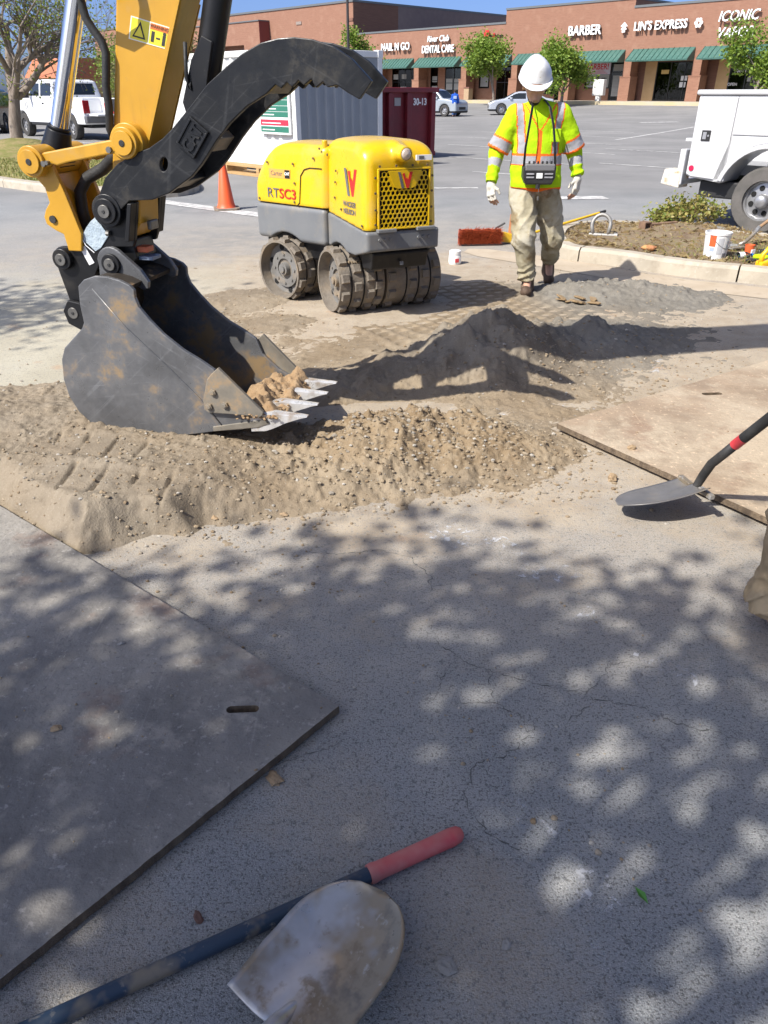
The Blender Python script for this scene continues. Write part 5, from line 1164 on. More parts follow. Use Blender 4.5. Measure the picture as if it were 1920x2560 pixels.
def trouser_mesh(J, res=.009, r=(.115, .090, .074), amp=.030, blouse=0.0):
    V = lambda k: np.array(J[k], float)
    def fn(P):
        pel = (V('hipL') + V('hipR'))/2; t = capsule(P, pel + (-.06, 0, .06), pel + (.06, 0, .06), .13, .13, (1, .85, 1))
        for s in 'LR':
            h, k, a = V('hip'+s), V('kn'+s), V('an'+s); q = smin(capsule(P, h, k, r[0], r[1]), capsule(P, k, a + (k-a)*.10, r[1]*.98, r[2]), .03)
            ln = np.linalg.norm(a - k); dd = (a - k)/ln; tt = (P[0]-k[0])*dd[0] + (P[1]-k[1])*dd[1] + (P[2]-k[2])*dd[2]
            fold = (1 - np.abs(np.sin((tt + .5*(P[0]-k[0]) + .03*np.sin(P[1]*30) + .012*np.sin(P[0]*55))*48)))**1.5; q = q - .017*fold*(np.clip((tt - ln*.50)/.08, 0, 1)) - blouse*np.exp(-((tt - ln*.82)/.05)**2)
            q = q - .012*(1 - np.abs(np.sin((tt*1.0 - .8*(P[0]-k[0]))*34)))**1.5*np.exp(-(tt/.10)**2) - .011*(1 - np.abs(np.sin((tt*.5 + .9*(P[0]-k[0]) + .02*np.sin(P[2]*25))*36)))**1.5*np.clip(-tt/.1, 0, 1)*np.clip((tt + .42)/.1, 0, 1)
            t = smin(t, np.maximum(q, tt - ln*.93), .03)
        return dress(P, np.maximum(t, P[2] - J['waist']), amp, (8, 8, 9), 7)
    pts = np.array([J[k] for k in ('hipL', 'hipR', 'knL', 'knR', 'anL', 'anR')]); lo = pts.min(0) - .19; hi = pts.max(0) + .2
    return sdf_mesh('trousers', fn, lo, hi, res)
def boot(an, toe, heel, parent, up=.22):
    an, toe, heel = [np.array(x, float) for x in (an, toe, heel)]
    def fn(P):
        s = capsule(P, an + (an - (toe+heel)/2)/np.linalg.norm(an - (toe+heel)/2)*up*.5, heel + (toe-heel)*.12, .056, .052); f_ = capsule(P, heel, toe, .042, .046, (1.05, 1, 1)); return dress(P, smin(s, f_, .035), .008, (20, 20, 20))
    pts = np.array([an, toe, heel]); me = sdf_mesh('boot', fn, pts.min(0) - .15, pts.max(0) + .19, .009)
    return link('boot', me, bootm, parent)

# ---- the worker walking towards us
JW = dict(head=(-.137, -.085, 1.590), neck=(-.10, -.03, 1.455), shL=(-.265, -.02, 1.395), shR=(.105, -.02, 1.40), elL=(-.395, -.02, 1.115), elR=(.245, .03, 1.125),
          wrL=(-.440, -.12, .905), wrR=(.286, -.04, .945), handL=(-.432, -.185, .728), handR=(.272, -.10, .760), hipL=(-.155, -.04, .84), hipR=(.035, -.02, .84),
          knL=(-.136, -.17, .468), knR=(.150, .02, .452), anL=(-.060, -.10, .115), anR=(.190, .27, .215), toeL=(-.088, -.245, .042), toeR=(.190, .185, .052), hem=.852, waist=.97, palmL=(.5, .5, 0), palmR=(-.5, .5, 0))
wk = make_person('person', 'worker in white hard hat and lime hi-vis vest walking past the roller', (1.32, 6.75, .0), 0, JW, (.02, -.80, -.60), limem, khaki)
jm = jacket_mesh(JW); c = face_centers(jm); cx, cy, cz = c[:, 0], c[:, 1], c[:, 2]; idx = np.zeros(len(c), int)
x0 = -.080
tor = (cx > -.315) & (cx < .165) & ~((np.hypot(cx + .40, cz - 1.1) < .12)); arm_l = (cx < -.30 + np.clip((1.42-cz), 0, .3)*.06); arm_r = (cx > .150 - np.clip((1.42-cz), 0, .3)*-.02); tor = ~(arm_l | arm_r)
fr_ = tor
ax_ = np.abs(cx - x0); sx = .135 + .03*np.clip((cz - 1.2)/.25, 0, 1)
def put(mask, v): idx[mask] = v
put(tor & (np.abs(ax_ - sx) < .034) & (cz > 1.05), 2); put(tor & (np.abs(ax_ - sx) < .024) & (cz > 1.05), 1)
put(tor & (cz > 1.030) & (cz < 1.118), 2); put(tor & (cz > 1.042) & (cz < 1.104), 1)
put(tor & (cz < .872), 2)
put(tor & (cy < -.02) & (np.abs(cx - x0 - .005) < .016) & (cz > 1.045) & (cz < 1.285), 2)
put(tor & (cy < -.02) & (np.abs(ax_ - (cz - 1.275)*.62) < .0075) & (cz > 1.275) & (cz < 1.47), 2)
for s in 'LR':
    sh, el, wr = [np.array(JW[k+s]) for k in ('sh', 'el', 'wr')]; m = arm_l if s == 'L' else arm_r
    du = (el - sh)/np.linalg.norm(el - sh); tu = (c - sh) @ du; Lu = np.linalg.norm(el - sh)
    put(m & (tu > Lu*.60) & (tu < Lu*.945), 2); put(m & (tu > Lu*.655) & (tu < Lu*.875), 1)
    dl = (wr - el)/np.linalg.norm(wr - el); tl = (c - el) @ dl; put(m & (tl > .055) & (tl < .115) & (tu > Lu*.97), 1)
set_mats(jm, idx); link('jacket', jm, [limem, greym, orangem], wk)
link('trousers', trouser_mesh(JW), khaki, wk)
boot((-.060, -.115, .175), (-.092, -.235, .046), (-.050, -.075, .046), wk, .06); boot((.188, .275, .265), (.190, .195, .055), (.192, .300, .125), wk, .05)
# breast pocket flap
MB().box((.005, -.168, 1.205), (.085, -.158, 1.30)).build('pocket', limem, wk, bev=.006)
# hard hat
def hat_fn(P):
    X, Y, Z = P; e = np.sqrt((X/.131)**2 + (Y/.152)**2 + (Z/.130)**2); dome = (e - 1)*.12
    rid = capsule(P, (0, -.085, .082), (0, .10, .088), .036, .036, (1.3, 1, 1)); dome = smin(dome, rid, .05); dome = np.maximum(dome, -Z)
    brim = np.maximum((np.sqrt((X/.138)**2 + ((Y + .030)/.185)**2) - 1)*.13, np.abs(Z + .002 - .35*np.clip(-Y-.05, 0, 1)**1.5*-1.2) - .0055)
    brim = np.maximum(brim, np.where(Y > .02, np.sqrt((X/.134)**2 + (Y/.165)**2) - 1, -1)*.12)
    return smin(dome, brim, .012)
hm = sdf_mesh('hard_hat', hat_fn, (-.16, -.24, -.03), (.16, .18, .16), .006)
hatm = pm('white_hard_hat', (.74, .74, .73), (.66, .66, .64), scale=6, rough=.28, coat=.2, layers=[((.42, .38, .28), 9, .60, .75, .5)])
hat = link('hard_hat', hm, hatm, None); hat.matrix_world = Matrix.Translation((1.32 - .138, 6.75 - .055, 1.655)) @ Matrix.Rotation(math.radians(20), 4, 'X') @ Matrix.Rotation(math.radians(-3), 4, 'Z') @ Matrix.Diagonal((.96, .96, 1.0, 1))
tag(hat, 'scuffed white hard hat on the walking worker', 'hard hat')
scr = MB(); rr = random.Random(4)
for k in range(7):
    y_ = -.085 - .004*k; pts = []
    for q in range(5):
        xx = -.035 + .016*q + rr.uniform(-.005, .005) + (k % 3)*.005; zz = .058 + .052*((k % 4)/4) + rr.uniform(-.016, .016)
        e = math.sqrt(max(0, 1 - (xx/.123)**2 - (zz/.138)**2)); pts.append((xx, -.150*e*1.012, zz))
    scr.tube(pts, .0024, 5)
scr.build('handwriting', pm('tan_marker', (.42, .36, .13), rough=.7), hat)
# remote control box on its neck strap
rc = thing('remote_control', 'black radio remote control box hanging at the worker\'s belly', 'remote control', (1.32 - .079, 6.75 - .235, .905), 0)
rcm = pm('remote_black', (.016, .016, .017), (.03, .03, .03), scale=10, rough=.5); rcg = pm('remote_panel', (.16, .16, .165), rough=.5)
MB().prism([(-.105, .0), (.105, .0), (.128, .05), (.13, .135), (-.13, .135), (-.128, .05)], -.06, .06, 'y').build('case', rcm, rc, bev=.012, seg=3)
MB().box((-.118, -.064, .100), (.118, .05, .150)).build('top_panel', rcg, rc, bev=.008)
for k, x in enumerate((-.085, -.05, -.015, .02, .055, .09)): MB().cyl((x, -.03, .150), (x, -.03, .170), .008, n=10).build('lever', rcm, rc)
for x0_, x1_ in ((-.105, -.045), (.04, .105)):
    MB().box((x0_, -.066, .075), (x1_, -.060, .085)).box((x0_, -.0662, .050), (x1_, -.0602, .060)).build('button_row', greym, rc)
MB().box((-.025, -.068, .048), (.022, -.061, .086)).build('label', whitel, rc); MB().cyl((-.005, -.05, -.03), (-.005, -.05, .005), .018, n=12).build('antenna', rcm, rc, smooth=40)
for sx, pts in ((-1, [(-.125, -.02, .13), (-.123, -.015, .26), (-.105, .0, .42), (-.085, .05, .54), (-.07, .14, .585), (-.05, .22, .575)]), (1, [(.125, -.02, .13), (.11, -.01, .27), (.085, .005, .42), (.055, .06, .545), (.03, .14, .590), (.0, .22, .578)])):
    MB().tube(pts, .016, 8, flat=.25).build('strap', rubber, rc, smooth=180)
MB().tube([(.0, -.06, .0), (.002, -.07, -.05), (.004, -.06, -.085)], .002, 6).cyl((.004, -.06, -.085), (.004, -.06, -.115), .010, n=10).build('tether', pinm, rc)

# ---- the second worker, only a leg in view, holding a shovel
JS = dict(head=(.10, -.02, 1.62), neck=(.12, .0, 1.48), shL=(-.02, -.17, 1.42), shR=(.02, .20, 1.42), elL=(-.02, -.18, 1.16), elR=(-.02, .30, 1.16), wrL=(.15, .24, 1.05), wrR=(.13, .36, .90),
          handL=(.212, .37, .965), handR=(.162, .50, .79), hipL=(.08, -.10, .90), hipR=(.04, .09, .90), knL=(.06, -.12, .48), knR=(-.03, .10, .46), anL=(.12, -.14, .10), anR=(.0, .10, .07), toeL=(.26, -.16, .045), toeR=(.16, .13, .045), hem=.86, waist=1.0)
w2 = make_person('person', 'second worker at the edge of the picture, tan trouser leg and boot showing', (1.288, 1.815, 0), 0, JS, (-.9, .2, -.35), limem, tanm, res=.016)
link('trousers', trouser_mesh(JS, .007, (.115, .095, .085), .040, .022), tanm, w2); jm2 = jacket_mesh(JS, .012); c = face_centers(jm2); idx = np.zeros(len(c), int); t2 = np.abs(c[:, 1] - .01) < .17
idx[t2 & (c[:, 2] > 1.03) & (c[:, 2] < 1.12)] = 2; idx[t2 & (c[:, 2] > 1.045) & (c[:, 2] < 1.105)] = 1; idx[t2 & (np.abs(np.abs(c[:, 1] - .01) - .10) < .03) & (c[:, 2] > 1.12)] = 1; idx[c[:, 2] < .875] = 2
set_mats(jm2, idx); link('jacket', jm2, [limem, greym, orangem], w2)
boot((.0, .10, .15), (.17, .14, .046), (.02, .09, .046), w2, .1); boot((.10, -.13, .15), (.28, -.17, .046), (.12, -.13, .046), w2, .1)

hat2 = link('hard_hat', hm, hatm, None); hat2.matrix_world = Matrix.Translation((1.288 + .11, 1.815 - .025, 1.690)) @ Matrix.Rotation(math.radians(-78), 4, 'Z') @ Matrix.Rotation(math.radians(14), 4, 'X') @ Matrix.Diagonal((.96, .96, 1.0, 1))
tag(hat2, 'white hard hat on the second worker at the picture edge', 'hard hat')
# ---- far pedestrian in blue
JB = dict(head=(0, .03, 1.50), neck=(0, 0, 1.38), shL=(-.18, 0, 1.30), shR=(.18, 0, 1.30), elL=(-.24, .02, 1.03), elR=(.25, .02, 1.04), wrL=(-.23, .10, .82), wrR=(.26, .05, .80), hipL=(-.09, 0, .82), hipR=(.09, 0, .82),
          knL=(-.10, .04, .44), knR=(.08, -.05, .45), anL=(-.10, -.05, .09), anR=(.08, .05, .09), toeL=(-.10, .10, .04), toeR=(.08, .20, .04), hem=.78, waist=.9)
px, py = 4.85, 58.0
pb = make_person('person', 'distant pedestrian in blue top and jeans walking to the shops', (px, py, float(gz(px, py))), 0, JB, (0, 1, -.1), None, None, hands=False, detail=False)
link('jacket', jacket_mesh(JB, .018, False), cloth('blue_top', (.02, .09, .42)), pb); link('trousers', trouser_mesh(JB, .018), cloth('blue_jeans', (.06, .11, .24)), pb)
MB().box((-.11, -.175, 1.08), (.11, -.145, 1.26)).build('back_print', cloth('pale_blue_print', (.35, .45, .62)), pb, bev=.01)
# ------------------------------------------------------------------ kerbs and planted islands
def chaikin(p, n=2):
    for _ in range(n):
        q = []
        for i in range(len(p)):
            a, b = p[i], p[(i+1) % len(p)]; q += [(a[0]*.75 + b[0]*.25, a[1]*.75 + b[1]*.25), (a[0]*.25 + b[0]*.75, a[1]*.25 + b[1]*.75)]
        p = q
    return p
def island(name, poly, surf, hfun, w=.17, h=.14, stone=1.5, res=.06):
    P = [Vector((*p, 0)) for p in chaikin(poly, 2)]
    if sum(P[i].x*P[(i+1) % len(P)].y - P[(i+1) % len(P)].x*P[i].y for i in range(len(P))) < 0: P = P[::-1]
    n = len(P); nor = []
    for i in range(n):
        t = (P[(i+1) % n] - P[i-1]).normalized(); nor.append(Vector((-t.y, t.x, 0)))
    xs = [p[0] for p in poly]; ys = [p[1] for p in poly]
    gx, gy = np.meshgrid(np.arange(min(xs), max(xs), res), np.arange(min(ys), max(ys), res), indexing='ij')
    inn = [((p + q*w*.6).x, (p + q*w*.6).y) for p, q in zip(P, nor)]
    d = poly_sdist(gx, gy, inn); keep = d > -res*.7
    z = h - .025 + hfun(gx, gy)*sstep(0, .5, d) + .02*(fbm(gx*9, gy*9, seed=4) - .5)
    nx, ny = gx.shape; k = keep[:-1, :-1] & keep[1:, :-1] & keep[1:, 1:] & keep[:-1, 1:]; idx = np.arange(nx*ny).reshape(nx, ny)
    q = np.stack([idx[:-1, :-1], idx[1:, :-1], idx[1:, 1:], idx[:-1, 1:]], -1)[k]; used = np.unique(q); rm = np.zeros(nx*ny, int); rm[used] = np.arange(len(used))
    me = bpy.data.meshes.new(name); me.from_pydata(np.stack([gx, gy, z], -1).reshape(-1, 3)[used].tolist(), [], rm[q].tolist()); me.update()
    o = tag(link(name, me, surf, smooth=180), kind='structure')
    # kerb stones, each its own piece with an open joint
    i = 0
    while i < n:
        j = i; L_ = 0
        while j < i + n and L_ < stone and j < n: L_ += (P[(j+1) % n] - P[j % n]).length; j += 1
        mb = MB(); rings = []
        for q_ in range(i, j + 1):
            p, m = P[q_ % n].copy(), nor[q_ % n]
            if q_ == i: p = p.lerp(P[(q_+1) % n], min(.5, .008/max(.01, (P[(q_+1) % n]-p).length)))
            if q_ == j: p = p.lerp(P[(q_-1) % n], min(.5, .008/max(.01, (P[(q_-1) % n]-p).length)))
            rings.append([p + Vector((0, 0, -.05)), p + m*.015 + Vector((0, 0, h - .03)), p + m*.045 + Vector((0, 0, h)), p + m*w + Vector((0, 0, h)), p + m*w + Vector((0, 0, -.05))])
        mb.loft(rings[::-1]); mb.build('kerb_stone', conc, o, fix=True); i = j
    return o
def soil_mat(name, a, b, c):
    return pm(name, a, b, scale=3.5, lo=.35, hi=.6, rough=1, bump=1.0, bscale=45, spec=.1, layers=[(c, 16, .5, .68, .7), ((.30, .24, .14), 60, .58, .70, .6), ((.06, .04, .025), 45, .62, .75, .6)])
mulch = soil_mat('mulch_and_straw', (.150, .105, .075), (.215, .165, .108), (.20, .19, .09))
turf = soil_mat('patchy_turf', (.16, .17, .05), (.26, .21, .10), (.11, .14, .035))
ISR = [(1.84, 8.15), (2.35, 7.88), (2.80, 7.36), (3.6, 6.93), (7.5, 4.7), (8.5, 6.6), (4.6, 8.85), (3.5, 9.85), (2.75, 10.12), (2.15, 9.75), (1.86, 8.9)]
isr = island('planted_island', ISR, mulch, lambda x, y: 0.09*np.exp(-((x-3.5)/.75)**2 - ((y-9.0)/.5)**2) + .03, res=.05)
ISL = [(-16, 23.5), (-11, 18.9), (-8.2, 16.0), (-6.5, 14.5), (-5.1, 13.65), (-3.7, 13.3), (-3.2, 14.2), (-3.8, 16.2), (-6.0, 19.6), (-9.5, 24.0), (-15, 29)]
isl = island('planted_island', ISL, turf, lambda x, y: .35*np.exp(-((x+9.9)/1.3)**2 - ((y-22.3)/1.3)**2) + .02, res=.12, w=.25)
mz = lambda x, y: .115 + .03 + 0.09*math.exp(-((x-3.5)/.75)**2 - ((y-9.0)/.5)**2)
# gutter apron in front of the right kerb
ap = MB(); a_ = chaikin([(1.0, 8.9), (1.75, 8.35), (2.25, 7.85), (2.7, 7.3), (3.5, 6.85), (6.5, 5.1), (6.3, 4.7), (3.3, 6.45), (2.45, 6.95), (1.95, 7.45), (1.5, 7.9), (.85, 8.5)], 1)
ap.add([(x, y, .004) for x, y in a_], [tuple(range(len(a_)-1, -1, -1))])
_o = ap.build('gutter_apron', pm('dusty_concrete', (.37, .30, .215), (.43, .36, .27), scale=2.2, rough=.95, bump=.25, bscale=60, layers=[((.29, .23, .16), 7, .55, .7, .6)]), ground, fix=True)
# dead grass and straw on the islands
def blades(name, label, n, fn, mat, hmin, hmax, wd, seed, lean=.6):
    rr = random.Random(seed); V = []; F = []
    for _ in range(n):
        x, y, z = fn(rr); h = rr.uniform(hmin, hmax); a = rr.uniform(0, 6.28); l = rr.uniform(.1, lean)*h; b = len(V); a2 = rr.uniform(0, 6.28)
        dx, dy = math.cos(a2)*wd, math.sin(a2)*wd; V += [(x-dx, y-dy, z), (x+dx, y+dy, z), (x + math.cos(a)*l*.5 + dx*.6, y + math.sin(a)*l*.5 + dy*.6, z + h*.6), (x + math.cos(a)*l, y + math.sin(a)*l, z + h*(1 - .4*l/h))]
        F += [(b, b+1, b+2), (b, b+2, b+3)]
    me = bpy.data.meshes.new(name); me.from_pydata(V, [], F); me.update(); return tag(link(name, me, mat), label, 'grass', kind='stuff')
straw = leafmat('dry_straw', (.20, .13, .065), (.36, .28, .13)); grn = leafmat('sparse_grass', (.12, .17, .03), (.33, .30, .10))
def sampler(gen, poly, marg, zf, n, seed):
    g_ = np.random.default_rng(seed); out = []
    while sum(len(o) for o in out) < n:
        p = gen(g_, n*2); out.append(p[poly_sdist(p[:, 0], p[:, 1], poly) > marg])
    p = np.concatenate(out)[:n]; it = iter([(x, y, zf(x, y)) for x, y in p]); return lambda rr: next(it)
in_r = sampler(lambda g_, n: g_.uniform((1.9, 5.6), (6.5, 10.1), (n, 2)), ISR, .2, lambda x, y: mz(x, y) - .01, 3500, 1)
in_rg = sampler(lambda g_, n: g_.normal((4.1, 7.75), (.55, .35), (n, 2)), ISR, .2, lambda x, y: mz(x, y) - .01, 2200, 2)
in_l = sampler(lambda g_, n: g_.uniform((-9.5, 13.6), (-3.4, 20), (n, 2)), ISL, .3, lambda x, y: .12, 5000, 3)
blades('straw', 'dry straw and mulch strewn over the right island', 3500, in_r, straw, .015, .06, .005, 1, 3.0)
blades('grass', 'sparse green and yellow grass beside the white bucket', 2200, in_rg, grn, .02, .06, .004, 2)
blades('grass', 'patchy turf on the far left island', 5000, in_l, grn, .04, .10, .012, 3)

# ------------------------------------------------------------------ trees and shrubs
barkm = pm('grey_bark', (.16, .125, .10), (.24, .20, .165), scale=14, rough=.95, bump=.8, bscale=30, stretch=(1, 1, .25))
def grow(rr, p, d, L_, r, lev, tubes, tips, spread, up, nseg=5):
    pts = [p]; rad = [r]; q = p.copy(); dd = d.copy()
    for i in range(nseg):
        dd = (dd + Vector((rr.uniform(-1, 1), rr.uniform(-1, 1), rr.uniform(-1, 1)))*.16 + Vector((0, 0, up))*.06).normalized(); q = q + dd*(L_/nseg); pts.append(q.copy()); rad.append(r*(1 - .62*(i+1)/nseg))
    tubes.append((pts, rad, lev))
    if lev == 0: tips.extend(pts[1:]); return
    if lev <= 1: tips.extend(pts[2:])
    k = rr.randint(3, 5) + (2 if lev >= 3 else 0)
    for c in range(k):
        i = rr.randint(2, nseg) if lev < 3 else rr.randint(nseg // 2, nseg); o = dd.orthogonal().normalized(); o.rotate(Matrix.Rotation(rr.uniform(0, 6.28), 3, dd)); nd = (dd*(1 - spread) + o*spread + Vector((0, 0, up))*.25).normalized()
        grow(rr, pts[i], nd, L_*rr.uniform(.55, .8), rad[i]*.68, lev-1, tubes, tips, spread, up, nseg)
def leaf_mesh(rr, tips, n, size, sig, thin=None):
    g_ = np.random.default_rng(rr.randrange(1 << 30)); T = np.array([tuple(t) for t in tips]); c = T[g_.integers(0, len(T), n)] + g_.normal(0, 1, (n, 3))*(sig, sig, sig*.8)
    s = (size*g_.uniform(.6, 1.25, n))[:, None]; a = g_.normal(0, 1, (n, 3))*(1, 1, .6); a /= np.linalg.norm(a, axis=1)[:, None]
    b = np.cross(a, g_.normal(0, 1, (n, 3))); b /= np.linalg.norm(b, axis=1)[:, None]; w = np.cross(a, b)
    V = np.stack([c - a*s*.55, c + b*s*.33 + w*s*.08, c + a*s*.55, c - b*s*.33 + w*s*.08], 1).reshape(-1, 3); k = np.arange(n)*4
    F = np.concatenate([np.stack([k, k+1, k+2], 1), np.stack([k, k+2, k+3], 1)])
    me = bpy.data.meshes.new('crown'); me.from_pydata(V.tolist(), [], F.tolist()); me.update(); return me
def tree(name, label, base, H, r, lev, nleaf, lsize, sig, lmat, seed, spread=.55, up=.6, trunk_frac=.3, lean=(0, 0), group=None, nseg=5):
    rr = random.Random(seed); t = thing(name, label, 'tree', base, 0, group); tubes = []; tips = []
    d = Vector((lean[0], lean[1], 1)).normalized(); grow(rr, Vector((0, 0, -.05)), d, H*trunk_frac, r, lev, tubes, tips, spread, up, nseg)
    mb = MB()
    for pts, rad, lv in tubes: mb.tube(pts, [max(x, .004) for x in rad], 8 if lv >= 2 else (5 if lv == 1 else 3), caps=False)
    mb.build('trunk', barkm, t, smooth=180)
    link('crown', leaf_mesh(rr, tips, nleaf, lsize, sig), lmat, t); return t
lf_spring = leafmat('spring_leaves', (.13, .19, .02), (.30, .34, .06), .4); lf_green = leafmat('fresh_green_leaves', (.11, .20, .02), (.27, .36, .05), .38); lf_olive = leafmat('olive_buds', (.20, .19, .06), (.30, .28, .10), .3)
tree('street_tree', 'grey-barked tree with sparse spring leaves on the left island', (-9.95, 22.4, .30), 9.5, .19, 4, 5200, .075, .20, lf_spring, 5, .62, .45, .30, (.02, .0))
tree('street_tree', 'olive-green budding tree behind the white pickup', (-11.5, 46, 0), 11, .22, 4, 9000, .13, .26, lf_olive, 8, .6, .45, .26)
tree('street_tree', 'leafy tree standing behind the pickup and the hydraulic hose', (-14.5, 52, 0), 9, .2, 4, 7000, .15, .28, lf_green, 18, .6, .4, .24)
tree('street_tree', 'yellow-green tree at the picture edge behind the dark car', (-26, 55, 0), 11, .2, 4, 7000, .17, .3, lf_spring, 28, .6, .4, .24)
def shop_tree(u_t, off, H, seed, label):
    p = at_shop(u_t, off); z = float(gz(p.x, p.y)); tree('street_tree', label, (p.x, p.y, z), H, .15, 3, 8500, .23, .36, lf_green, seed, .62, .75, .30, group='small trees in front of the shops')
shop_tree(15.3, -6.0, 8.3, 3, 'round green tree right behind the silver sedan')
shop_tree(22.6, -6.0, 8.0, 14, 'round green tree between the hard hat and the barber sign')
shop_tree(38.5, -6.0, 8.4, 6, 'full green tree hiding part of the ICONIC VAPOR sign')
shop_tree(4.3, -12.0, 9.6, 7, 'small green tree showing over the end of the container')
# trees beyond the frame that shade the ground: one behind us on the left, one further left
def shade_tree(label, base, H, r, ctr, rad, nclump, nper, seed, csig=.28, ls=.11):
    rr = random.Random(seed); t = thing('street_tree', label, 'tree', base); tubes = []; tips = []; c0 = Vector(ctr) - Vector(base)
    top = c0 + Vector((0, 0, -rad[2]*.6)); mb = MB(); mb.tube([Vector((0, 0, -.05)), top*.5 + Vector((.1, .05, 0)), top], [r, r*.8, r*.6], 10, caps=False)
    cl = []
    for _ in range(nclump):
        while True:
            v = Vector((rr.uniform(-1, 1), rr.uniform(-1, 1), rr.uniform(-1, 1)))
            if v.length < 1: break
        p = c0 + Vector((v.x*rad[0], v.y*rad[1], v.z*rad[2])); cl.append(p); mid = top.lerp(p, .5) + Vector((rr.uniform(-.2, .2), rr.uniform(-.2, .2), .15)); mb.tube([top, mid, p], [r*.3, r*.16, .008], 5, caps=False)
    mb.build('trunk', barkm, t, smooth=180); link('crown', leaf_mesh(rr, cl, nclump*nper, ls, csig), leafmat('dark_green_leaves', (.05, .10, .012), (.09, .16, .02), .12), t); return t
shade_tree('street tree behind the viewer whose leaves dapple the near asphalt', (-4.6, -2.6, 0), 8, .18, (-3.15, -1.86, 4.4), (2.75, 1.75, 1.2), 98, 112, 3, .20, .115)
shade_tree('street tree beyond the frame shading the pale ground on the left', (-8.0, 2.4, 0), 7, .16, (-7.5, 2.85, 5.6), (1.5, .75, .9), 30, 60, 9)
def shrub(label, base, rad, n, mat, seed, ls=.05):
    rr = random.Random(seed); t = thing('shrub', label, 'shrub', base); tips = []; mb = MB()
    for _ in range(46):
        a = rr.uniform(0, 6.28); q = rr.random()**.6; p = Vector((math.cos(a)*rad[0]*q, math.sin(a)*rad[1]*q, rad[2]*(1 - .55*q*q)*rr.uniform(.6, 1.0))); mb.tube([(p.x*.25, p.y*.25, -.03), (p.x*.7, p.y*.7, p.z*.55), p], [.007, .005, .002], 4, caps=False); tips += [p, p*.85]
    mb.build('stems', straw, t); link('crown', leaf_mesh(rr, tips, n, ls, .055), mat, t)
shrub('low shrub with green tips and dry stems on the right island', (3.66, 9.52, .15), (.46, .32, .33), 1300, leafmat('shrub_leaves', (.12, .17, .02), (.36, .28, .09), .25), 4)
shrub('small green tuft at the end of the low shrub', (3.42, 9.70, .14), (.16, .15, .18), 240, lf_spring, 5)
# ------------------------------------------------------------------ container, dumpster, vehicles
cwhite = pm('container_white', (.70, .70, .68), (.64, .64, .62), scale=1.5, rough=.5, layers=[((.42, .36, .28), 3, .62, .8, .4)])
cgrey = pm('end_shade_and_shelf_grey', (.27, .29, .31), (.24, .26, .28), scale=2, rough=.5)  # grey paints shade on the white container's end; also the shelf's colour
CC = (-1.84, 17.55)
ct = thing('shipping_container', 'white corrugated site container with a notice board, end wall greyed for shade', 'container', (*CC, 0), SH_R)
CL, CWD, CH = 6.06, 2.44, 2.34          # runs back along -x, away along +y
def corr(name, p0, p1, z0, z1, dep, pitch, mat, axis):
    L_ = p1 - p0; n = int(L_/pitch); pts = []
    for i in range(n):
        b = p0 + i*pitch; pts += [(b, 0), (b + pitch*.30, 0), (b + pitch*.42, dep), (b + pitch*.88, dep)]
    pts.append((p1, 0)); mb = MB()
    f = (lambda a, d, z: (a, d, z)) if axis == 'x' else (lambda a, d, z: (-d, a, z))
    k = len(pts); vs = [f(a, d, z0) for a, d in pts] + [f(a, d, z1) for a, d in pts]; mb.add(vs, [(i, i+1, k+i+1, k+i) for i in range(k-1)]); return mb.build(name, mat, ct)
corr('side_wall', -CL + .1, -.1, .16, CH - .12, .036, .28, cwhite, 'x'); corr('end_wall', .1, CWD - .1, .16, CH - .12, .036, .25, cgrey, 'y')
MB().box((-CL, .10, .1), (-.10, CWD, CH - .06)).build('core', cwhite, ct)
for n_, a, b in (('top_rail', (-CL + .1, -.02, CH - .12), (-.1, .06, CH)), ('bottom_rail', (-CL + .1, -.02, .03), (-.1, .06, .16))): MB().box(a, b).build(n_, cwhite, ct, bev=.01)
MB().box((-.06, .1, CH - .12), (.02, CWD - .1, CH)).build('top_rail', cwhite, ct, bev=.01); MB().box((-.06, .1, .03), (.02, CWD - .1, .16)).build('bottom_rail', cgrey, ct, bev=.01); MB().box((-CL, .06, CH - .07), (-.06, CWD, CH - .02)).build('roof', cwhite, ct)
for x, y in ((-.1, -.03), (-.1, CWD - .1), (-CL, -.03), (-CL, CWD - .1)):
    MB().box((x, y, .02), (x + .13, y + .13, CH + .01)).build('corner_post', cwhite, ct, bev=.012); MB().box((x - .01, y - .01, CH - .13), (x + .14, y + .14, CH + .02)).build('corner_casting', cwhite, ct, bev=.012)
# notice board by the corner
bdm = pm('board_white', (.75, .75, .73), rough=.5); gn = pm('board_green', (.03, .16, .11), rough=.5); rd = pm('board_red', (.55, .03, .06), rough=.5); yl = pm('board_yellow', (.72, .55, .04), rough=.5)
nb = MB().box((-1.22, -.07, .76), (-.12, -.025, 1.95)).build('notice_board', bdm, ct)
for z0, z1, m in ((1.80, 1.92, gn), (1.66, 1.77, gn), (1.54, 1.65, yl), (1.42, 1.52, gn), (1.31, 1.41, gn), (1.20, 1.30, gn), (1.09, 1.19, gn), (.93, 1.04, rd), (.80, .91, gn)):
    st_ = MB().box((-1.18, -.074, z0), (-.18, -.0705, z1)).build('notice_stripe', m, nb); rr = random.Random(int(z0*100))
    MB().box((-1.12, -.077, z0 + .035), (-1.12 + rr.uniform(.35, .7), -.0745, z0 + .055)).build('print_line', bdm, st_)
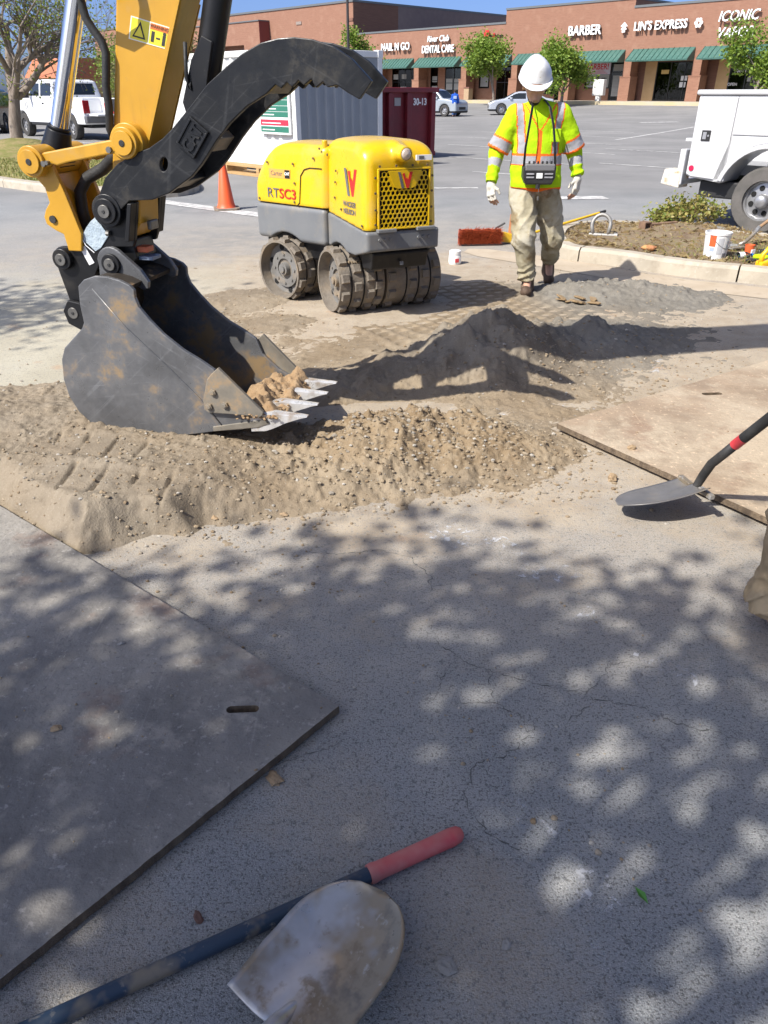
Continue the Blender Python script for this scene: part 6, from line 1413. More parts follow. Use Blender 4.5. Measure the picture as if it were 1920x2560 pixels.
# wire shelf hung on the wall at the left end, pallet boards underneath
wr_ = MB()
for i in range(5): wr_.cyl((-3.9 + i*.18, -.10, 1.1), (-3.9 + i*.18, -.10, 1.75), .012, n=6)
for j in range(5): wr_.cyl((-3.92, -.10, 1.1 + j*.16), (-3.16, -.10, 1.1 + j*.16), .012, n=6)
wr_.build('wire_rack', whitel, ct); MB().box((-4.0, -.20, 1.78), (-3.0, -.03, 1.9)).build('shelf', cgrey, ct)
woodm = pm('sawn_timber', (.46, .30, .13), (.36, .22, .09), scale=5, rough=.8, stretch=(.3, 4, 4), layers=[((.26, .15, .06), 10, .55, .7, .5)])
pal = thing('timber_pallet', 'stack of sawn yellow planks lying before the container', 'pallet', (-2.62, 17.15, 0), SH_R)
for k, (z, y) in enumerate(((0, 0), (0, .32), (.16, .06))):
    MB().box((-1.5, y - .14, z), (1.2 + .1*k, y + .14, z + .045)).build('plank', woodm, pal, bev=.004)
for x in (-1.2, 0, 1.0): MB().box((x, -.1, .045), (x + .1, .42, .16)).build('bearer', woodm, pal)
# dumpster
dum = pm('dumpster_red', (.19, .014, .020), (.15, .013, .018), scale=3, rough=.5, layers=[((.16, .06, .045), 4, .58, .75, .4)])
dp = thing('dumpster', 'dark red roll-off dumpster numbered 30-13 behind the roller', 'dumpster', (-.55, 20.75, 0), math.atan2(.69, .724))
DW, DL, DH = 2.55, 4.5, 1.60
MB().box((0, 0, .12), (DW, .06, DH)).build('end_wall', dum, dp, bev=.01); MB().box((0, DL - .06, .12), (DW, DL, DH)).build('end_wall', dum, dp)
MB().box((0, .06, .12), (.06, DL - .06, DH)).build('side_wall', dum, dp); MB().box((DW - .06, .06, .12), (DW, DL - .06, DH)).build('side_wall', dum, dp); MB().box((.06, .06, .12), (DW - .06, DL - .06, .2)).build('floor_plate', dum, dp)
for x in (.0, .82, 1.48, DW - .16): MB().box((x, -.12, .1), (x + .16, -.002, DH - .06)).build('rib', dum, dp, bev=.012)
MB().box((-.06, -.14, DH - .05), (DW + .10, .08, DH + .06)).build('top_rail', dum, dp, bev=.012); MB().box((-.02, -.13, .05), (DW + .02, .06, .16)).build('bottom_rail', dum, dp)
text('number', '30-13', whitel, dp, .22, frame((2.06, -.006, 1.33), (1, 0, 0), (0, 0, 1)), .003, bold=.006); MB().box((1.12, -.012, 1.25), (1.34, -.003, 1.43)).build('sticker', pm('faded_sticker', (.38, .36, .34), rough=.7), dp)
def wheel(parent, x, y, z, r, w, sg, mats, spokes=5):
    t_ = MB(); prof = [(r*.60, -w/2), (r*.93, -w/2), (r, -w*.32), (r, w*.32), (r*.93, w/2), (r*.60, w/2)]; t_.lathe(prof, 30, axis='y', c=(x, y, z), closed=True); wh = t_.build('wheel', mats[0], parent, smooth=40, fix=True)
    rim = MB(); o = y + sg*w*.32; rim.lathe([(r*.61, -sg*.05), (r*.61, 0), (r*.55, 0), (r*.52, -sg*.035), (r*.20, -sg*.02), (r*.18, sg*.015), (0, sg*.015)], 30, axis='y', c=(x, o, z)); rim.build('rim', mats[1], wh, smooth=40, fix=True)
    for k in range(spokes):
        a = 2*math.pi*k/spokes + .3; h = MB(); cx, cz = x + math.cos(a)*r*.38, z + math.sin(a)*r*.38; h.cyl((cx, o - sg*.034, cz), (cx, o - sg*.020, cz), r*.085, n=10); h.build('rim_hole', mats[2], wh)
    return wh
tyrem = pm('tyre_rubber', (.035, .034, .033), (.06, .056, .05), scale=12, rough=.85); rimm = pm('rim_alloy', (.42, .42, .43), (.34, .34, .34), scale=8, rough=.35, metal=.6); glassd = pm('car_glass', (.014, .018, .020), rough=.06, spec=.7)
trimm = pm('black_trim', (.015, .015, .016), rough=.6); taill = pm('tail_lamp', (.30, .01, .015), rough=.2); lampc = pm('head_lamp_clear', (.6, .6, .6), rough=.15)
WM = (tyrem, rimm, darkm)
def car(name, label, loc, rz, L_, Wd, prof, paintm, wheels, win, wr=.33, belt=.92, tum=.34, res=.045, group=None):
    t = thing(name, label, 'car', (loc[0], loc[1], float(gz(loc[0], loc[1]))), rz, group); px_, pz_ = zip(*prof)
    def fn(P):
        X, Y, Z = P; hw = Wd/2 - .05*np.clip((np.abs(X)/(L_/2))**4, 0, 1) - tum*np.clip(Z - belt, 0, 1)
        a = rbox((X, Y*(Wd/2)/hw, Z), (0, 0, .95), (L_/2, Wd/2, .75), .12); a = smax(a, Z - np.interp(X, px_, pz_), .08)
        for wx in wheels: a = np.maximum(a, -(np.hypot(X - wx, Z - wr) - wr*1.16) if True else a)
        return np.maximum(a, .22 - Z)
    # wheel arches only cut the flanks
    def fn2(P):
        X, Y, Z = P; hw = Wd/2 - .05*np.clip((np.abs(X)/(L_/2))**4, 0, 1) - tum*np.clip(Z - belt, 0, 1)
        a = rbox((X, Y*(Wd/2)/hw, Z), (0, 0, .95), (L_/2, Wd/2, .78), .12); a = smax(a, Z - np.interp(X, px_, pz_), .08); a = np.maximum(a, .22 - Z)
        for wx in wheels: a = np.maximum(a, -np.maximum(np.hypot(X - wx, Z - wr) - wr*1.15, .30 + .0*X - (np.abs(Y) - (Wd/2 - .30)) - .0 if False else (Wd/2 - .28) - np.abs(Y)))
        return a
    me = sdf_mesh('body', fn2, (-L_/2 - .1, -Wd/2 - .1, .1), (L_/2 + .1, Wd/2 + .1, max(pz_) + .12), res)
    c = face_centers(me); nrm = np.zeros(len(c)*3); me.polygons.foreach_get('normal', nrm); nrm = nrm.reshape(-1, 3); top = np.interp(c[:, 0], px_, pz_)
    x0, x1, pil = win; side = (np.abs(nrm[:, 1]) > .55) & (c[:, 2] > belt + .04) & (c[:, 2] < top - .09) & (c[:, 0] > x0) & (c[:, 0] < x1)
    for p in pil: side &= np.abs(c[:, 0] - p) > .06
    ends = (c[:, 2] > belt + .08) & (c[:, 2] < max(pz_) - .07) & (np.abs(nrm[:, 0]) > .28) & (np.abs(c[:, 1]) < Wd/2 - .22) & (c[:, 0] > x0 - 1.0) & (c[:, 0] < x1 + 1.0)
    idx = np.zeros(len(c), int); idx[side | ends] = 1; idx[c[:, 2] < .34] = 2; set_mats(me, idx)
    link('body', me, [paintm, glassd, trimm], t)
    for wx in wheels:
        for sg in (-1, 1): wheel(t, wx, sg*(Wd/2 - .12), wr, wr, .22, sg, WM)
    for sg in (-1, 1):
        MB().box((L_/2 - .16, sg*Wd*.33 - .17, .60), (L_/2 - .012, sg*Wd*.33 + .17, .74)).build('headlight', lampc, t, bev=.02); MB().box((-L_/2 + .008, sg*Wd*.36 - .14, .72), (-L_/2 + .14, sg*Wd*.36 + .14, .90)).build('taillight', taill, t, bev=.02)
        MB().box((x1 - .34, sg*(Wd/2 + .0) - .07, belt + .02), (x1 - .16, sg*(Wd/2 + .0) + .09, belt + .16)).build('mirror', paintm, t, bev=.03)
    MB().box((L_/2 - .06, -.45, .42), (L_/2 + .012, .45, .58)).build('grille', trimm, t, bev=.01); MB().box((-L_/2 - .012, -.2, .55), (-L_/2 + .04, .2, .66)).build('number_plate', paper, t)
    return t
silver = pm('silver_paint', (.46, .49, .53), rough=.25, metal=.35, coat=.4); dkblue = pm('dark_blue_paint', (.012, .022, .032), rough=.25, coat=.5); grpaint = pm('graphite_paint', (.07, .08, .09), rough=.25, coat=.5); whitep = pm('white_paint', (.74, .75, .75), rough=.25, coat=.4); palegrey = pm('pale_grey_paint', (.36, .40, .43), rough=.28, metal=.3, coat=.4)
SED = [(-2.3, .82), (-2.2, .98), (-1.7, 1.05), (-1.0, 1.36), (-.5, 1.44), (.1, 1.45), (.5, 1.37), (1.2, 1.0), (1.9, .88), (2.2, .74), (2.3, .6)]
SUV = [(-2.3, 1.0), (-2.2, 1.5), (-1.9, 1.66), (-.8, 1.70), (.2, 1.68), (.6, 1.58), (1.15, 1.12), (2.0, 1.0), (2.25, .86), (2.32, .66)]
car('sedan', 'silver sedan passing in front of the shops, behind the worker', (9.75, 60.4), math.radians(176), 4.55, 1.78, SED, silver, (-1.35, 1.38), (-1.45, 1.0, (-.35,)))
car('suv', 'pale grey SUV facing us beside the pedestrian in blue', (3.55, 59.8), math.radians(-35), 4.6, 1.85, SUV, palegrey, (-1.35, 1.38), (-2.1, 1.0, (-1.1, -.1)), wr=.36, belt=1.02)
car('suv', 'dark blue SUV at the left picture edge', (-17.6, 37.6), math.radians(100), 4.6, 1.85, SUV, dkblue, (-1.35, 1.38), (-2.1, 1.0, (-1.1, -.1)), wr=.36, belt=1.02)
car('sedan', 'graphite sedan parked behind the white pickup\'s front end', (-19.6, 48), math.radians(95), 4.55, 1.78, SED, grpaint, (-1.35, 1.38), (-1.45, 1.0, (-.35,)))
# white pickup
def pickup():
    rz = math.atan2(.687, -.727); t = thing('pickup_truck', 'white crew-cab pickup with tailgate down parked behind the excavator', 'pickup truck', (-12.30, 33.02, 0), rz)
    Ls, Wd = 5.9, 2.0; prof = [(-2.95, 1.36), (-.78, 1.38), (-.70, 1.92), (-.4, 1.98), (.6, 1.98), (.95, 1.90), (1.45, 1.38), (2.5, 1.32), (2.9, 1.2), (2.95, .9)]; px_, pz_ = zip(*prof); wheels = (-2.05 + .15, 2.12 - .02)
    def fn(P):
        X, Y, Z = P; hw = Wd/2 - .22*np.clip(Z - 1.32, 0, 1); a = rbox((X, Y*(Wd/2)/hw, Z), (0, 0, 1.1), (Ls/2, Wd/2, .95), .09); a = smax(a, Z - np.interp(X, px_, pz_), .07); a = np.maximum(a, .52 - Z)
        for wx in wheels: a = np.maximum(a, -np.maximum(np.hypot(X - wx, Z - .42) - .50, (Wd/2 - .32) - np.abs(Y)))
        bed = rbox(P, (-2.0, 0, 1.4), (1.12, Wd/2 - .12, .55), .04); return np.maximum(a, -bed)
    me = sdf_mesh('body', fn, (-3.1, -1.1, .4), (3.1, 1.1, 2.1), .035); c = face_centers(me); nrm = np.zeros(len(c)*3); me.polygons.foreach_get('normal', nrm); nrm = nrm.reshape(-1, 3)
    sd = (np.abs(nrm[:, 1]) > .5) & (c[:, 2] > 1.42) & (c[:, 2] < 1.84) & (c[:, 0] > -.60) & (c[:, 0] < 1.28 - (c[:, 2] - 1.42)*.8) & (np.abs(c[:, 0] - .33) > .05)
    en = (c[:, 2] > 1.46) & (c[:, 2] < 1.86) & (np.abs(nrm[:, 0]) > .4) & (np.abs(c[:, 1]) < .72); idx = np.zeros(len(c), int); idx[sd | en] = 1; set_mats(me, idx); link('body', me, [whitep, glassd], t)
    for wx in wheels:
        for sg in (-1, 1): wheel(t, wx, sg*.86, .41, .41, .28, sg, WM, 8)
    MB().box((-3.12, -.98, .58), (-2.90, .98, .80)).build('rear_bumper', pm('grey_bumper', (.16, .16, .165), rough=.4, metal=.5), t, bev=.03); MB().box((2.86, -.98, .55), (3.06, .98, .82)).build('front_bumper', trimm, t, bev=.03)
    MB().box((-1.5, .88, .44), (1.35, 1.04, .54)).build('side_step', trimm, t, bev=.02); MB().box((-2.7, -.6, .40), (2.6, .6, .55)).build('chassis', trimm, t)
    for sg in (-1, 1):
        MB().box((-2.965, sg*.84 - .12, .88), (-2.86, sg*.84 + .12, 1.30)).build('taillight', taill, t, bev=.02); MB().box((1.02, sg*1.20 - .13, 1.36), (1.16, sg*1.20 + .13, 1.66)).build('mirror', trimm, t, bev=.03); MB().box((1.06, sg*1.03 - .1, 1.45), (1.12, sg*1.03 + .1, 1.50)).build('mirror_arm', trimm, t)
        MB().box((.05, sg*1.003 - .012, 1.16), (.20, sg*1.003 + .012, 1.21)).build('door_handle', trimm, t); 
        for x in (-.72, .33, 1.3): MB().box((x - .006, sg*.998 - .006, .62), (x + .006, sg*.998 + .006, 1.40)).build('door_gap', trimm, t)
    for k in range(2): MB().box((1.50 + k*.14, .985, .95), (1.54 + k*.14, 1.006, 1.22)).build('vent', trimm, t)
    MB().box((-3.62, -.80, .80), (-2.99, .80, .87)).build('tailgate', whitep, t, bev=.02)
    return t
pickup()
gasm = pm('red_can', (.55, .035, .03), rough=.5)
gc = thing('fuel_can', 'red fuel can on the pickup tailgate', 'fuel can', (-9.98, 30.85, .872), .3); MB().box((-.24, -.16, 0), (.24, .16, .36)).build('tank', gasm, gc, bev=.04); MB().tube([(-.15, 0, .36), (-.15, 0, .44), (.12, 0, .44), (.12, 0, .36)], .02, 8).build('handle', gasm, gc)
hit = thing('ladder_rack', 'white tangle of hoses and racks loaded behind the pickup', 'rack', (-9.55, 30.3, 0), SH_R)
rr = random.Random(2)
for k in range(4): MB().cyl((.0 + k*.22, 0, 0), (.02 + k*.22, .05, 1.5 + .15*k), .03, n=8).build('upright', whitel if k % 2 else trimm, hit)
for k in range(3): MB().cyl((-.3, 0, .5 + k*.33), (.9, .05, .62 + k*.33), .025, n=8).build('rail', whitel, hit)
MB().box((-.2, -.2, .95), (.5, .3, 1.35)).build('black_box', trimm, hit, bev=.02)

# ------------------------------------------------------------------ service truck on the right
st = thing('service_truck', 'white service truck with side lockers parked beside the island', 'truck', (3.90, 10.5, 0), SH_R)
# local x runs forward along the body, y into the truck; the near flank is y=0
swm = pm('service_white', (.54, .545, .55), (.50, .50, .50), scale=1.2, rough=.3, coat=.3, layers=[((.50, .46, .40), 2.5, .62, .85, .35)])
ZB, ZT = .60, 1.52; WX, WR = 1.02, .385
flank = [(0, .62), (0, ZT)] + [(2.9, ZT), (2.9, .56)] + [(WX + .56, .56)] + arc(WX, .42, .55, 15, 165, 14) + [(WX - .56, .55), (.06, .60)]
MB().prism(flank, .012, .50, 'y').build('locker_body', swm, st, bev=.02); MB().prism(flank, 1.55, 2.05, 'y').build('locker_body', swm, st, bev=.02)
# doors as thin panels proud of the body
d1 = [(.02, .635), (.02, ZT - .02), (.60, ZT - .02), (.60, .70), (WX - .60, .60), (.08, .62)]
MB().prism([(.015, .64), (.015, ZT - .015), (.50, ZT - .015), (.50, .585), (.08, .61)], -.006, .011, 'y').build('locker_door', swm, st, bev=.006)
MB().prism([(.512, 1.10), (.512, ZT - .015), (2.0, ZT - .015), (2.0, 1.10)], -.006, .011, 'y').build('locker_door', swm, st, bev=.006)
MB().prism([(2.012, .60), (2.012, ZT - .015), (2.88, ZT - .015), (2.88, .60)], -.006, .011, 'y').build('locker_door', swm, st, bev=.006)
lower = [(.512, .585), (.512, 1.088), (2.0, 1.088), (2.0, .60), (WX + .60, .585)] + arc(WX, .42, .605, 18, 162, 14) + [(WX - .62, .575)]
MB().prism(lower, -.006, .011, 'y').build('wheel_panel', swm, st, bev=.006)
archp = arc(WX, .42, .60, 16, 164, 18) + arc(WX, .42, .545, 164, 16, 18); MB().prism(archp, -.03, .012, 'y').build('wheel_arch_lip', swm, st, bev=.01, seg=3)
MB().box((-.03, -.02, ZT), (2.95, .52, ZT + .06)).build('top_lip', swm, st, bev=.025, seg=3); MB().box((-.03, 1.53, ZT), (2.95, 2.07, ZT + .06)).build('top_lip', swm, st, bev=.025)
MB().box((.02, .50, .62), (2.9, 1.55, .74)).build('bed_floor', swm, st); MB().box((.0, .50, .66), (.05, 1.55, 1.15)).build('tailgate', swm, st, bev=.01)
lk = MB().box((.13, -.016, 1.02), (.245, -.006, 1.14)).build('paddle_latch', trimm, st, bev=.004); MB().box((.15, -.020, 1.04), (.195, -.0165, 1.12)).build('latch_plate', rimm, lk); MB().cyl((.22, -.02, 1.08), (.22, -.0165, 1.08), .012, n=10).build('key_hole', rimm, lk)
MB().cyl((.075, -.016, .705), (.075, -.006, .705), .033, n=20).build('reflector', pm('red_reflector', (.55, .01, .06), rough=.25), st, smooth=40)
MB().box((-.26, -.02, .50), (-.02, 2.07, .56)).build('bumper_step', swm, st, bev=.01); MB().box((-.10, -.03, .50), (-.02, .10, .92)).build('bumper_upright', swm, st, bev=.012)
MB().prism([(-.30, .50), (-.04, .46), (-.04, .66), (-.27, .68)], -.04, .22, 'y').build('step_bracket', pm('rusty_white', (.60, .56, .48), (.40, .22, .10), scale=9, lo=.55, hi=.72, rough=.7), st, bev=.012)
MB().box((-.32, .5, .98), (-.02, .85, 1.02)).build('vise_plate', swm, st, bev=.006); MB().cyl((-.1, .66, 1.02), (-.16, .66, 1.14), .03, n=10).build('vise', pinm, st)
MB().box((.15, .15, .36), (2.9, 1.9, .56)).build('chassis', trimm, st, bev=.02); MB().box((.2, .25, .40), (.85, .55, .56)).build('tail_pipe_guard', trimm, st)
wheel(st, WX, .16, WR, WR, .26, -1, (pm('truck_tyre', (.085, .08, .072), (.12, .11, .10), scale=9, rough=.85), rimm, darkm), 8); wheel(st, WX, 1.88, WR, WR, .26, 1, WM, 8)
hb = MB(); hb.lathe([(.0, -.07), (.055, -.07), (.075, -.05), (.085, .0)], 20, axis='y', c=(WX, .06, WR)); hb.build('hub_cap', rimm, st, smooth=180, fix=True)
MB().prism([(3.0, .5), (3.0, 1.9), (3.3, 2.0), (4.3, 2.0), (4.8, 1.35), (5.8, 1.2), (5.9, .5)], .05, 2.0, 'y').build('cab', swm, st, bev=.06); wheel(st, 5.0, .2, WR, WR, .26, -1, WM, 8); wheel(st, 5.0, 1.85, WR, WR, .26, 1, WM, 8)
MB().cyl((.75, .75, .74), (.62, .80, 1.95), .022, n=10).build('tool_handle', pm('yellow_handle', (.62, .42, .03), rough=.5), st); MB().box((.60, .79, 1.80), (.66, .83, 2.02)).build('tool_tip', pm('olive_tip', (.12, .12, .06), rough=.7), st)
# ------------------------------------------------------------------ tools and litter
cone = thing('traffic_cone', 'orange traffic cone with a dusty base behind the excavator thumb', 'traffic cone', (-2.39, 12.05, 0), .25)
com = pm('cone_orange', (.80, .11, .025), (.74, .10, .03), scale=4, rough=.5, layers=[((.45, .22, .12), 5, .6, .8, .4)])
cn = MB(); cn.lathe([(.145, .035), (.135, .05), (.12, .10), (.035, .70), (.028, .71), (.0, .71)], 28); cn.build('body', com, cone, smooth=40)
MB().prism([(.19*math.cos(a)*1.25 if False else x, y) for x, y in [(-.19, -.14), (-.14, -.19), (.14, -.19), (.19, -.14), (.19, .14), (.14, .19), (-.14, .19), (-.19, .14)] for a in (0,)], 0, .035, 'z').build('base', pm('dusty_rubber', (.17, .13, .10), (.24, .19, .14), scale=8, rough=.9), cone, bev=.008)
# push broom
br = thing('push_broom', 'push broom with red bristles and long yellow handle behind the worker', 'broom', (1.12, 9.10, 0), .12)
redb = leafmat('red_bristles', (.36, .05, .018), (.60, .13, .045), .1)
V = []; F = []; rr = random.Random(6)
for _ in range(3400):
    x = rr.uniform(-.26, .24); z = rr.uniform(.02, .17); y = 0; b = len(V); dx, dz = rr.gauss(0, .022), rr.gauss(0, .024); w_ = .0030
    V += [(x - w_, y, z - w_), (x + w_, y, z - w_), (x, y, z + w_), (x + dx, -.12 + rr.uniform(-.015, .015), z*1.12 - .012 + dz)]; F += [(0 + b, 1 + b, 3 + b), (1 + b, 2 + b, 3 + b), (2 + b, b, 3 + b)]
me = bpy.data.meshes.new('bristles'); me.from_pydata(V, [], F); me.update(); o = link('bristles', me, redb, br); o['kind'] = 'stuff'
MB().box((-.25, .0, .05), (.23, .055, .12)).build('block', trimm, br, bev=.01); MB().box((-.24, -.115, .005), (.24, .02, .018)).build('scraper', trimm, br)
yh = pm('broom_yellow', (.68, .42, .02), (.6, .36, .02), scale=6, rough=.45)
MB().prism([(.26, .02), (.52, .0), (.55, .06), (.30, .13), (.26, .13)], -.03, .04, 'y').build('bracket', yh, br, bev=.01); MB().cyl((.2, .08, .16), (.32, .12, .21), .012, n=8).build('brace', pinm, br)
h0, h1 = Vector((.42, .03, .05)), Vector((1.74, .62, .255)); MB().cyl(h0, h0.lerp(h1, .93), .0155, n=14).build('handle', yh, br, smooth=40); MB().cyl(h0.lerp(h1, .93), h1, .017, n=14).build('grip', trimm, br, smooth=40)
# small tub
tub = thing('plastic_tub', 'small white plastic tub with a red label near the roller drum', 'tub', (.735, 7.96, 0), .4); wp = pm('white_plastic', (.72, .72, .71), rough=.4)
t_ = MB(); t_.lathe([(0, 0), (.060, 0), (.064, .01), (.062, .085), (.056, .095), (.055, .10)], 26); t_.build('body', wp, tub, smooth=40); t_ = MB(); t_.lathe([(.060, .10), (.060, .13), (.055, .135), (0, .135)], 26); t_.build('lid', wp, tub, smooth=40)
t_ = MB(); t_.lathe([(.0648, .02), (.0638, .075)], 26); t_.build('label_band', whitel, tub, smooth=180); MB().box((-.03, -.0662, .025), (.012, -.060, .062)).build('red_mark', pm('tub_red', (.6, .06, .07), rough=.4), tub)
# rusty block behind the worker's leg
rb = thing('rusty_block', 'small orange-brown rusty block behind the walking worker\'s leg', 'block', (1.60, 9.62, 0), .3); MB().prism([(-.06, 0), (.06, 0), (.05, .26), (-.045, .26)], -.05, .05, 'y').build('body', pm('rust_orange', (.42, .17, .06), (.30, .12, .05), scale=12, rough=.9), rb, bev=.008); MB().cyl((0, 0, .26), (0, 0, .28), .03, n=10).build('cap', pm('rust_orange', (.4, .2, .1)), rb)
# shackle
galv = pm('galvanised', (.34, .33, .31), (.26, .25, .23), scale=14, rough=.5, metal=.5)
sh = thing('bow_shackle', 'large galvanised bow shackle lying on the island', 'shackle', (2.42, 8.75, .125), -.35)
arcp = [(-.075, .02, .03)] + [(.10*math.cos(math.radians(a)) - .0, .035 + .03*math.sin(math.radians(a)), .135 + .105*math.sin(math.radians(a))) for a in range(200, -25, -15)] + [(.085, .02, .03)]
MB().tube(arcp, .021, 12).build('bow', galv, sh, smooth=180); MB().cyl((-.12, .02, .03), (.15, .02, .03), .022, n=14).build('pin', galv, sh, smooth=40); MB().cyl((.15, .02, .03), (.19, .02, .03), .034, n=14).build('pin_head', galv, sh, smooth=40)
ht = thing('hitch_tube', 'rusty square receiver tube lying in the mulch', 'hitch', (2.98, 8.95, .17), .45); rst = pm('rust_brown', (.16, .095, .06), (.24, .15, .09), scale=14, rough=.9)
for a, b in (((-.05, -.05, 0), (-.038, .05, .1)), ((.038, -.05, 0), (.05, .05, .1)), ((-.038, -.05, 0), (.038, .05, .012)), ((-.038, -.05, .088), (.038, .05, .1))): MB().box(a, b).build('tube_wall', rst, ht)
MB().box((.05, -.02, .03), (.48, .03, .075)).build('shank', rst, ht, bev=.006)
# bucket
bk = thing('plastic_bucket', 'white plastic bucket with orange label and wire bail on the island', 'bucket', (3.26, 7.60, .128), .3)
t_ = MB(); t_.lathe([(0, .004), (.100, .004), (.104, 0), (.121, .225), (.126, .225), (.126, .245), (.118, .245), (.118, .22), (.098, .012), (0, .012)], 34); t_.build('pail', wp, bk, smooth=35)
for a0, a1, z0, z1, m in ((195, 225, .12, .22, com), (235, 262, .05, .20, pm('print_grey', (.45, .46, .48), rough=.5)), (268, 290, .02, .06, pm('print_dark', (.2, .2, .22), rough=.5)), (280, 296, .09, .17, pm('print_grey', (.45, .46, .48))), (200, 222, .075, .11, pm('print_blue', (.35, .42, .55), rough=.5))):
    mb = MB(); n = 8
    r0, r1 = .104 + .017*z0/.225 + .0012, .104 + .017*z1/.225 + .0012
    mb.add([((r0 if k == 0 else r1)*math.cos(math.radians(a0 + (a1-a0)*i/n)), (r0 if k == 0 else r1)*math.sin(math.radians(a0 + (a1-a0)*i/n)), z0 if k == 0 else z1) for k in (0, 1) for i in range(n+1)], [(i, i+1, n+2+i, n+1+i) for i in range(n)]); mb.build('print', m, bk)
MB().tube([(.126*math.cos(a), .126*math.sin(a)*.9, .235 - .15*math.sin((a+math.pi*.9)/1.0*1.0)*.9) for a in np.linspace(-math.pi*.9, .1*math.pi, 14)], .0025, 6).build('bail', pinm, bk)
# square shovel on the island
steelw = pm('worn_blade', (.52, .52, .52), (.40, .395, .385), scale=6, rough=.38, metal=.55, rvar=.15, layers=[((.31, .25, .165), 4.2, .43, .54, .92), ((.22, .170, .11), 16, .56, .66, .7), ((.50, .47, .42), 34, .60, .68, .6), ((.13, .115, .10), 11, .60, .70, .6)])
blued = pm('dark_blue_handle', (.014, .030, .055), (.022, .042, .072), scale=5, rough=.45, layers=[((.20, .165, .115), 6, .52, .62, .85, (1, 1, 1)), ((.26, .23, .18), 40, .60, .70, .5)])
sq = thing('shovel', 'square-mouthed shovel lying by the white bucket on the island', 'shovel', (3.60, 8.02, .16), .42)
MB().box((-.13, -.13, .0), (.14, .12, .006)).box((-.13, -.14, .0), (.14, -.13, .02)).box((-.13, .12, .0), (.14, .13, .02)).build('blade', steelw, sq, bev=.003)
MB().tube([(.10, 0, .012), (.18, 0, .035), (.26, 0, .09), (.36, .02, .17)], .018, 10).build('socket', steelw, sq, smooth=180); MB().cyl((.34, .018, .155), (1.35, .12, .62), .017, n=12).build('handle', pm('ash_handle', (.34, .22, .12), (.28, .17, .09), scale=8, rough=.7), sq, smooth=40)
# litter beside the bucket
clearp = glass_mat('clear_bottle', (.80, .88, .92), 1.45); capb = pm('blue_cap', (.02, .16, .55), rough=.4)
for k, (x, y, a, l) in enumerate(((3.50, 7.52, .3, 'clear drinks bottle lying next to the white bucket'), (3.82, 7.66, -.2, 'clear drinks bottle with blue label lying by the truck tyre'))):
    b = thing('drinks_bottle', l, 'bottle', (x, y, .165), a); t_ = MB(); t_.lathe([(0, -.10), (.030, -.10), (.032, -.09), (.032, .03), (.028, .055), (.013, .085), (.013, .10)], 18, axis='x'); t_.build('body', clearp, b, smooth=180); t_ = MB(); t_.lathe([(.015, .10), (.015, .118), (0, .118)], 14, axis='x'); t_.build('cap', capb, b, smooth=40); t_ = MB(); t_.lathe([(.0328, -.05), (.0328, .01)], 18, axis='x'); t_.build('label_band', capb if k else whitel, b, smooth=180)
oc = thing('paper_cup', 'crumpled orange cup in the litter on the island', 'cup', (3.64, 7.70, .135), .5); t_ = MB(); t_.lathe([(0, 0), (.035, 0), (.048, .10), (.046, .10), (.033, .006)], 16); t_.build('cup', pm('orange_cup', (.70, .13, .04), rough=.5), oc, smooth=40); MB().box((-.02, -.05, .02), (.03, -.038, .06)).build('print', whitel, oc)
def crumple(name, label, cat, loc, r, mat, seed, flat=.45):
    def fn(P): return np.sqrt((P[0]/1.3)**2 + P[1]**2 + (P[2]/flat)**2) - r + .8*r*(fbm(P[0]/r*1.6 + 9, P[1]/r*1.6 + 9, P[2]/r*1.6 + 9, seed=seed, oct=3) - .5)
    me = sdf_mesh(name, fn, (-2*r, -2*r, -r), (2*r, 2*r, r*1.2), r/9); o = link(name, me, mat); o.location = loc; return tag(o, label, cat)
crumple('work_glove', 'lime green crumpled glove among the bottles', 'glove', (3.66, 7.46, .16), .060, limem, 3); crumple('rag', 'small dark rag beside the lime glove', 'rag', (3.52, 7.36, .15), .035, trimm, 5); crumple('dead_leaf', 'curled orange leaf lying on the kerb', 'leaf', (2.72, 7.95, .16), .055, pm('orange_leaf', (.48, .27, .10), (.38, .15, .07), scale=14, rough=.8), 8, .5)
yg = thing('yellow_grip', 'bright yellow plastic tool grip on the kerb at the right edge', 'tool grip', (3.66, 7.22, .14), .2); yp = pm('yellow_plastic', (.75, .42, .01), rough=.4)
MB().tube([(-.13, 0, .01), (-.12, 0, .09), (-.06, .01, .15), (.03, .01, .17), (.14, .0, .15), (.20, 0, .06)], .022, 10).build('arch', yp, yg, smooth=180); MB().prism([(-.15, -.02), (-.15, .03), (-.02, .05), (.22, .04), (.22, -.02)], -.05, .05, 'y').build('foot', yp, yg, bev=.012)
# rocks and chips that can be told apart
rockb = pm('brown_stone', (.27, .185, .105), (.34, .25, .15), scale=18, rough=.9, bump=.4, bscale=60); rockg = pm('grey_stone', (.23, .215, .19), (.30, .285, .26), scale=18, rough=.9, bump=.4, bscale=60)
def stone(label, x, y, z, r, mat, seed, flat=.6, name='stone', cat='stone'):
    rr = random.Random(seed); bm = bmesh.new(); bmesh.ops.create_icosphere(bm, subdivisions=2, radius=.72); sx, sy = rr.uniform(.9, 1.4), rr.uniform(.6, .9)
    for v in bm.verts:
        k = .55 + .95*float(vnoise(np.array([v.co.x*2.6 + seed]), np.array([v.co.y*2.6 + 5]), np.array([v.co.z*2.6 + 9]), seed=seed)[0]); v.co = Vector((v.co.x*sx*k, v.co.y*sy*k, max(v.co.z, -.5)*flat*k))*r
    me = bpy.data.meshes.new(name); bm.to_mesh(me); bm.free(); o = link(name, me, mat); o.location = (x, y, z + r*flat*.42); o.rotation_euler = (0, 0, rr.uniform(0, 3)); return tag(o, label, cat)
